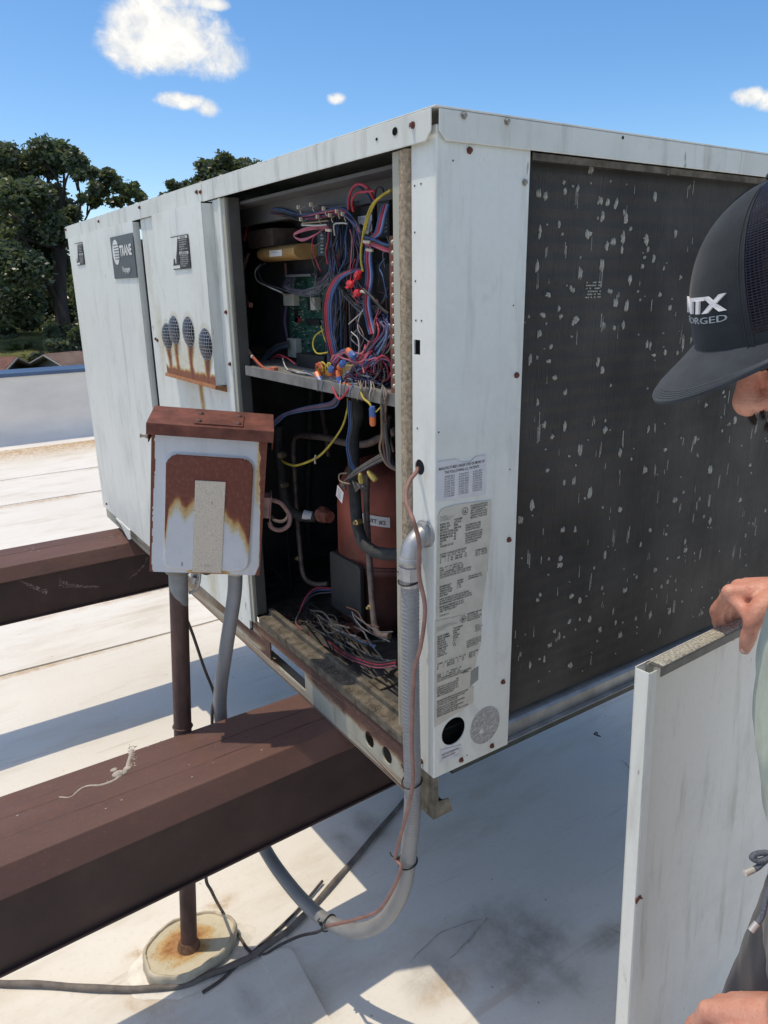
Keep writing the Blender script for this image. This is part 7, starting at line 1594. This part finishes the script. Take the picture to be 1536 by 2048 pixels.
def leaves_object(name, clumps, n, size, m, parent, seed):
    """many small folded leaf sprays scattered in clumps: (centre, radii, weight)"""
    rg = np.random.RandomState(seed); w = np.array([c[2] for c in clumps]); w = w / w.sum()
    k = rg.choice(len(clumps), n, p=w); C = np.array([list(c[0]) for c in clumps])[k]; Rd = np.array([list(c[1]) for c in clumps])[k]
    d = rg.normal(size=(n, 3)); d /= np.linalg.norm(d, axis=1)[:, None]; rr = rg.rand(n) ** 0.5 * (1 + 0.75 * (rg.rand(n) ** 3))
    sub = rg.randint(0, 9, n); off = np.stack([vnoise(k * 3.1 + sub * 1.7, k * 1.3, 0.5) - 0.5, vnoise(k * 2.1 + sub * 2.3, k * 0.7, 1.5) - 0.5, vnoise(k * 1.7 + sub * 3.1, k * 0.9, 2.5) - 0.5], -1)
    P = C + Rd * (d * rr[:, None] * 0.58 + off * 1.7)
    u = rg.normal(size=(n, 3)); u[:, 2] *= 0.55; u /= np.linalg.norm(u, axis=1)[:, None]; v = np.cross(u, rg.normal(size=(n, 3))); v /= np.linalg.norm(v, axis=1)[:, None]
    s = size * (0.55 + 0.9 * rg.rand(n))[:, None]
    a, b, c, e = P - u * s, P + v * s * 0.55 + u * s * 0.1, P + u * s, P - v * s * 0.55 + u * s * 0.1
    vs = np.stack([a, b, c, e], 1).reshape(-1, 3)
    me = bpy.data.meshes.new(name); me.vertices.add(4 * n); me.vertices.foreach_set('co', vs.astype(np.float32).ravel())
    me.loops.add(4 * n); me.loops.foreach_set('vertex_index', np.arange(4 * n, dtype=np.int32)); me.polygons.add(n); me.polygons.foreach_set('loop_start', np.arange(0, 4 * n, 4, dtype=np.int32))
    me.update(); me.validate(); me.materials.append(m)
    o = bpy.data.objects.new(name, me); return link(o, parent)
def tree(base, label, clumps, n, size, trunk_r, fork, m=M_LEAF, group=None, seed=1, name='tree'):
    T = empty(name, base); tag(T, label, 'tree', group)
    leaves_object('crown', clumps, n, size, m, T, seed)
    rnd = random.Random(seed); mb = MB(); base = Vector(base); fk = Vector(fork)
    c = catmull([base, base.lerp(fk, 0.4) + Vector((0.1, 0.15, 0)), base.lerp(fk, 0.75) - Vector((0.05, 0.1, 0)), fk], 5); mb.tube(c, list(np.linspace(trunk_r * 1.25, trunk_r * 0.75, len(c))), 10)
    for cl in sorted(clumps, key=lambda q: -q[2])[:26]:
        e = Vector(cl[0]); mid = fk.lerp(e, 0.5) + Vector((rnd.uniform(-.6, .6), rnd.uniform(-.6, .6), rnd.uniform(-0.2, 0.9))); st = c[-1] if e.z > fk.z - 0.5 else base.lerp(fk, 0.7)
        q = catmull([st, mid, e], 6); mb.tube(q, list(np.linspace(trunk_r * 0.30, trunk_r * 0.05, len(q))), 7)
        for k in range(3):
            t_ = e + Vector((rnd.uniform(-1, 1) * cl[1][0], rnd.uniform(-1, 1) * cl[1][1], rnd.uniform(-0.6, 1) * cl[1][2])); mb.tube(catmull([mid.lerp(e, 0.5), e.lerp(t_, 0.5) + Vector((0, 0, 0.2)), t_], 4), list(np.linspace(trunk_r * 0.13, trunk_r * 0.03, 9)), 5)
    mb.build('trunk', M_BARK, T, fixn=False)
    return T
def px_clumps(lst, t0, spread, seed):
    rnd = random.Random(seed); out = []
    for (x, y, r) in lst:
        t = t0 + rnd.uniform(-spread, spread); p = PT(x, y, t); q = r / F_PX * t; out.append((p, (q, q, q * 0.8), r * r))
    return out
oak = [(10, 310, 34), (40, 345, 40), (75, 305, 34), (100, 330, 36), (118, 298, 24), (62, 380, 44), (20, 395, 44), (95, 392, 32), (150, 322, 24), (152, 345, 20), (180, 340, 18), (218, 352, 22), (235, 372, 18), (200, 378, 24), (135, 412, 22), (165, 395, 12), (190, 400, 20), (232, 405, 16), (262, 382, 20), (282, 392, 14), (250, 398, 14), (150, 300, 8), (20, 450, 56), (75, 455, 50), (120, 450, 36), (40, 530, 60), (100, 520, 46), (10, 600, 56), (-50, 340, 60), (-60, 450, 70), (-40, 560, 70), (150, 470, 30), (145, 430, 20), (60, 470, 40), (0, 500, 50)]
tree(PT(140, 905, 30.0), 'large oak with an open ragged crown standing behind the parapet', px_clumps(oak, 30, 2.2, 3), 80000, 0.105, 0.30, PT(122, 500, 30), group=None, seed=3)
def bush_tree(x, y0, t, w, h, label, m, seed, n=9000, size=0.2, zb=Z_GROUND, group='trees behind the houses', name='tree'):
    rnd = random.Random(seed); c = PT(x, y0, t); W_ = w / F_PX * t; top = c.z; cl = []
    hgt = h / F_PX * t
    for i in range(26):
        a = rnd.random(); ang = rnd.uniform(0, 6.28); rad = W_ * 0.5 * math.sin(math.pi * (0.12 + 0.80 * a)) ** 0.7 * rnd.uniform(0.35, 0.95); q = W_ * rnd.uniform(0.13, 0.23)
        cl.append((Vector((c.x + rad * math.cos(ang), c.y + rad * math.sin(ang), top - q * 0.9 - hgt * a)), (q, q, q * 0.85), q))
    tree((c.x, c.y, zb), label, cl, n, size, 0.014 * W_ + (0.08 if name == 'tree' else 0.0), (c.x, c.y, top - hgt * 0.62), m, group, seed, name)
def px_tree(lst, t, label, m, seed, n, size, tr, group='trees behind the houses'):
    cl = px_clumps(lst, t, 1.5, seed); c = sum((Vector(q[0]) for q in cl), Vector()) / len(cl)
    tree((c.x, c.y, Z_GROUND), label, cl, n, size, tr, (c.x, c.y, c.z - 1.0), m, group, seed)
px_tree([(20, 520, 60), (70, 560, 60), (40, 610, 55), (100, 600, 50), (0, 590, 60), (70, 500, 40), (30, 650, 40), (80, 650, 40), (-30, 640, 50)], 37, 'dark leafy tree filling the gap below the crown of the oak', M_LEAF, 11, 36000, 0.13, 0.16)
px_tree([(135, 560, 45), (165, 600, 45), (150, 650, 45), (180, 540, 40), (200, 600, 60), (120, 650, 40), (110, 690, 30), (165, 690, 30), (170, 500, 30)], 36, 'dark leafy tree partly hidden by the far end of the unit', M_LEAF, 12, 30000, 0.13, 0.16)
px_tree([(25, 690, 22), (60, 668, 24), (95, 685, 24), (125, 700, 20), (50, 640, 24), (10, 660, 20)], 34, 'low dark understorey tree above the shrubs on the lawn', M_LEAF, 14, 14000, 0.11, 0.1)
px_tree([(420, 340, 24), (445, 332, 26), (470, 345, 24), (400, 365, 22), (435, 365, 34), (480, 375, 34), (410, 400, 40), (460, 410, 40), (450, 318, 14)], 52, 'pale hazy tree whose rounded top shows over the unit', M_LEAF2, 16, 26000, 0.15, 0.25)
px_tree([(345, 370, 12), (352, 385, 18), (370, 372, 12), (380, 390, 24), (340, 400, 20), (360, 420, 30)], 55, 'small pale treetop peeking over the unit, left of the rounded one', M_LEAF2, 17, 12000, 0.15, 0.2)
px_tree([(495, 330, 16), (515, 335, 14), (505, 345, 20), (525, 350, 22), (500, 370, 30), (540, 375, 30)], 58, 'pale treetop farthest right over the unit', M_LEAF2, 18, 12000, 0.15, 0.2)
bush_tree(45, 682, 30, 62, 60, 'light green shrub on the lawn above the small house', M_LEAF3, 21, 2600, 0.12, group=None, name='shrub')
bush_tree(5, 690, 31, 46, 50, 'yellow green shrub at the edge of the lawn', M_LEAF3, 22, 1600, 0.12, group=None, name='shrub')
bush_tree(75, 705, 28, 40, 40, 'dark green shrub between the two houses', M_LEAF, 23, 1600, 0.12, group=None, name='shrub')
px_tree([(112, 668, 20), (135, 672, 24), (158, 668, 22), (172, 690, 24), (128, 695, 18), (150, 700, 20), (105, 690, 14)], 29.0, 'low dark bush growing at the foot of the oak behind the tan house', M_LEAF, 24, 12000, 0.10, 0.06, None)
# a far belt of woodland closing the horizon
rnd = random.Random(77); cl = []
for i in range(240):
    a = 2 * math.pi * i / 240 + rnd.uniform(-0.02, 0.02); d = rnd.uniform(110, 150); q = rnd.uniform(4.0, 7.5)
    cl.append((Vector((d * math.cos(a), d * math.sin(a), Z_GROUND + q * 0.7 + rnd.uniform(0, 3.5))), (q, q, q), q))
tag(leaves_object('far_woodland', cl, 60000, 0.9, M_LEAF2, None, 5), kind='stuff')

def house(name_label, ridge, eave_drop, half_w, along, length, roof_m, wall_m, cat_group):
    """gabled house: ridge start point, direction along the ridge"""
    r0 = Vector(ridge); u = Vector(along).normalized(); s = Vector((-u.y, u.x, 0)); r1 = r0 + u * length
    Hs = empty('house', (r0.x, r0.y, Z_GROUND)); tag(Hs, name_label, 'house')
    D = Vector((0, 0, -eave_drop)); mb = MB()
    for sg in (1, -1):
        e0, e1 = r0 + s * half_w * sg + D - u * 0.35, r1 + s * half_w * sg + D + u * 0.35; a0, a1 = r0 - u * 0.35, r1 + u * 0.35; th = Vector((0, 0, -0.14))
        mb.add([a0, a1, e1, e0, a0 + th, a1 + th, e1 + th, e0 + th], [(0, 1, 2, 3), (4, 5, 6, 7), (0, 1, 5, 4), (1, 2, 6, 5), (2, 3, 7, 6), (3, 0, 4, 7)])
    rf = mb.build('roof', roof_m, Hs)
    mb = MB(); w = half_w - 0.4; k = w / half_w; base = Z_GROUND
    for a in (r0, r1):
        pts = [a + s * w + D * k, a + Vector((0, 0, -0.15)), a - s * w + D * k, Vector((a.x - s.x * w, a.y - s.y * w, base)), Vector((a.x + s.x * w, a.y + s.y * w, base))]; mb.add(pts, [(0, 1, 2, 3, 4)])
    for sg in (1, -1):
        a, b = r0 + s * w * sg + D * k, r1 + s * w * sg + D * k; mb.add([a, b, Vector((b.x, b.y, base)), Vector((a.x, a.y, base))], [(0, 1, 2, 3)])
    mb.build('wall', wall_m, Hs)
    mb = MB()
    for a, sg0 in ((r0, -1), (r1, 1)):
        for sg in (1, -1):
            p0 = a + u * 0.36 * sg0; p1 = p0 + s * half_w * sg + D; mb.tube([p0 + Vector((0, 0, -0.07)), p1 + Vector((0, 0, -0.07))], 0.05, 4)
    mb.build('fascia', plain('weathered_fascia', (0.20, 0.19, 0.175), 0.6, var=0.1), Hs)
    return Hs
M_SH1 = plain('red_brown_shingles', (0.165, 0.085, 0.070), 0.9, 0, 0.2, var=0.3, scale=2.5, bump=0.5, bscale=9)
M_SH2 = plain('grey_brown_shingles', (0.16, 0.115, 0.10), 0.9, 0, 0.2, var=0.25, scale=2.5, bump=0.5, bscale=9)
M_WS = plain('dark_siding', (0.055, 0.055, 0.058), 0.8, var=0.2); M_WL = plain('tan_siding', (0.30, 0.28, 0.25), 0.8, var=0.15)
u1 = Vector((-0.55, -0.80, 0)); house('small dark sided house with a red brown gable roof behind the parapet', PT(14, 713, 26.5), 0.42, 1.15, u1, 6.0, M_SH1, M_WS, None)
u2 = Vector((-0.35, 0.93, 0)); house('tan house with a wide grey brown roof next to the unit end', PT(106, 706, 27.0), 0.85, 2.6, u2, 11.0, M_SH2, M_WL, None)
#---END
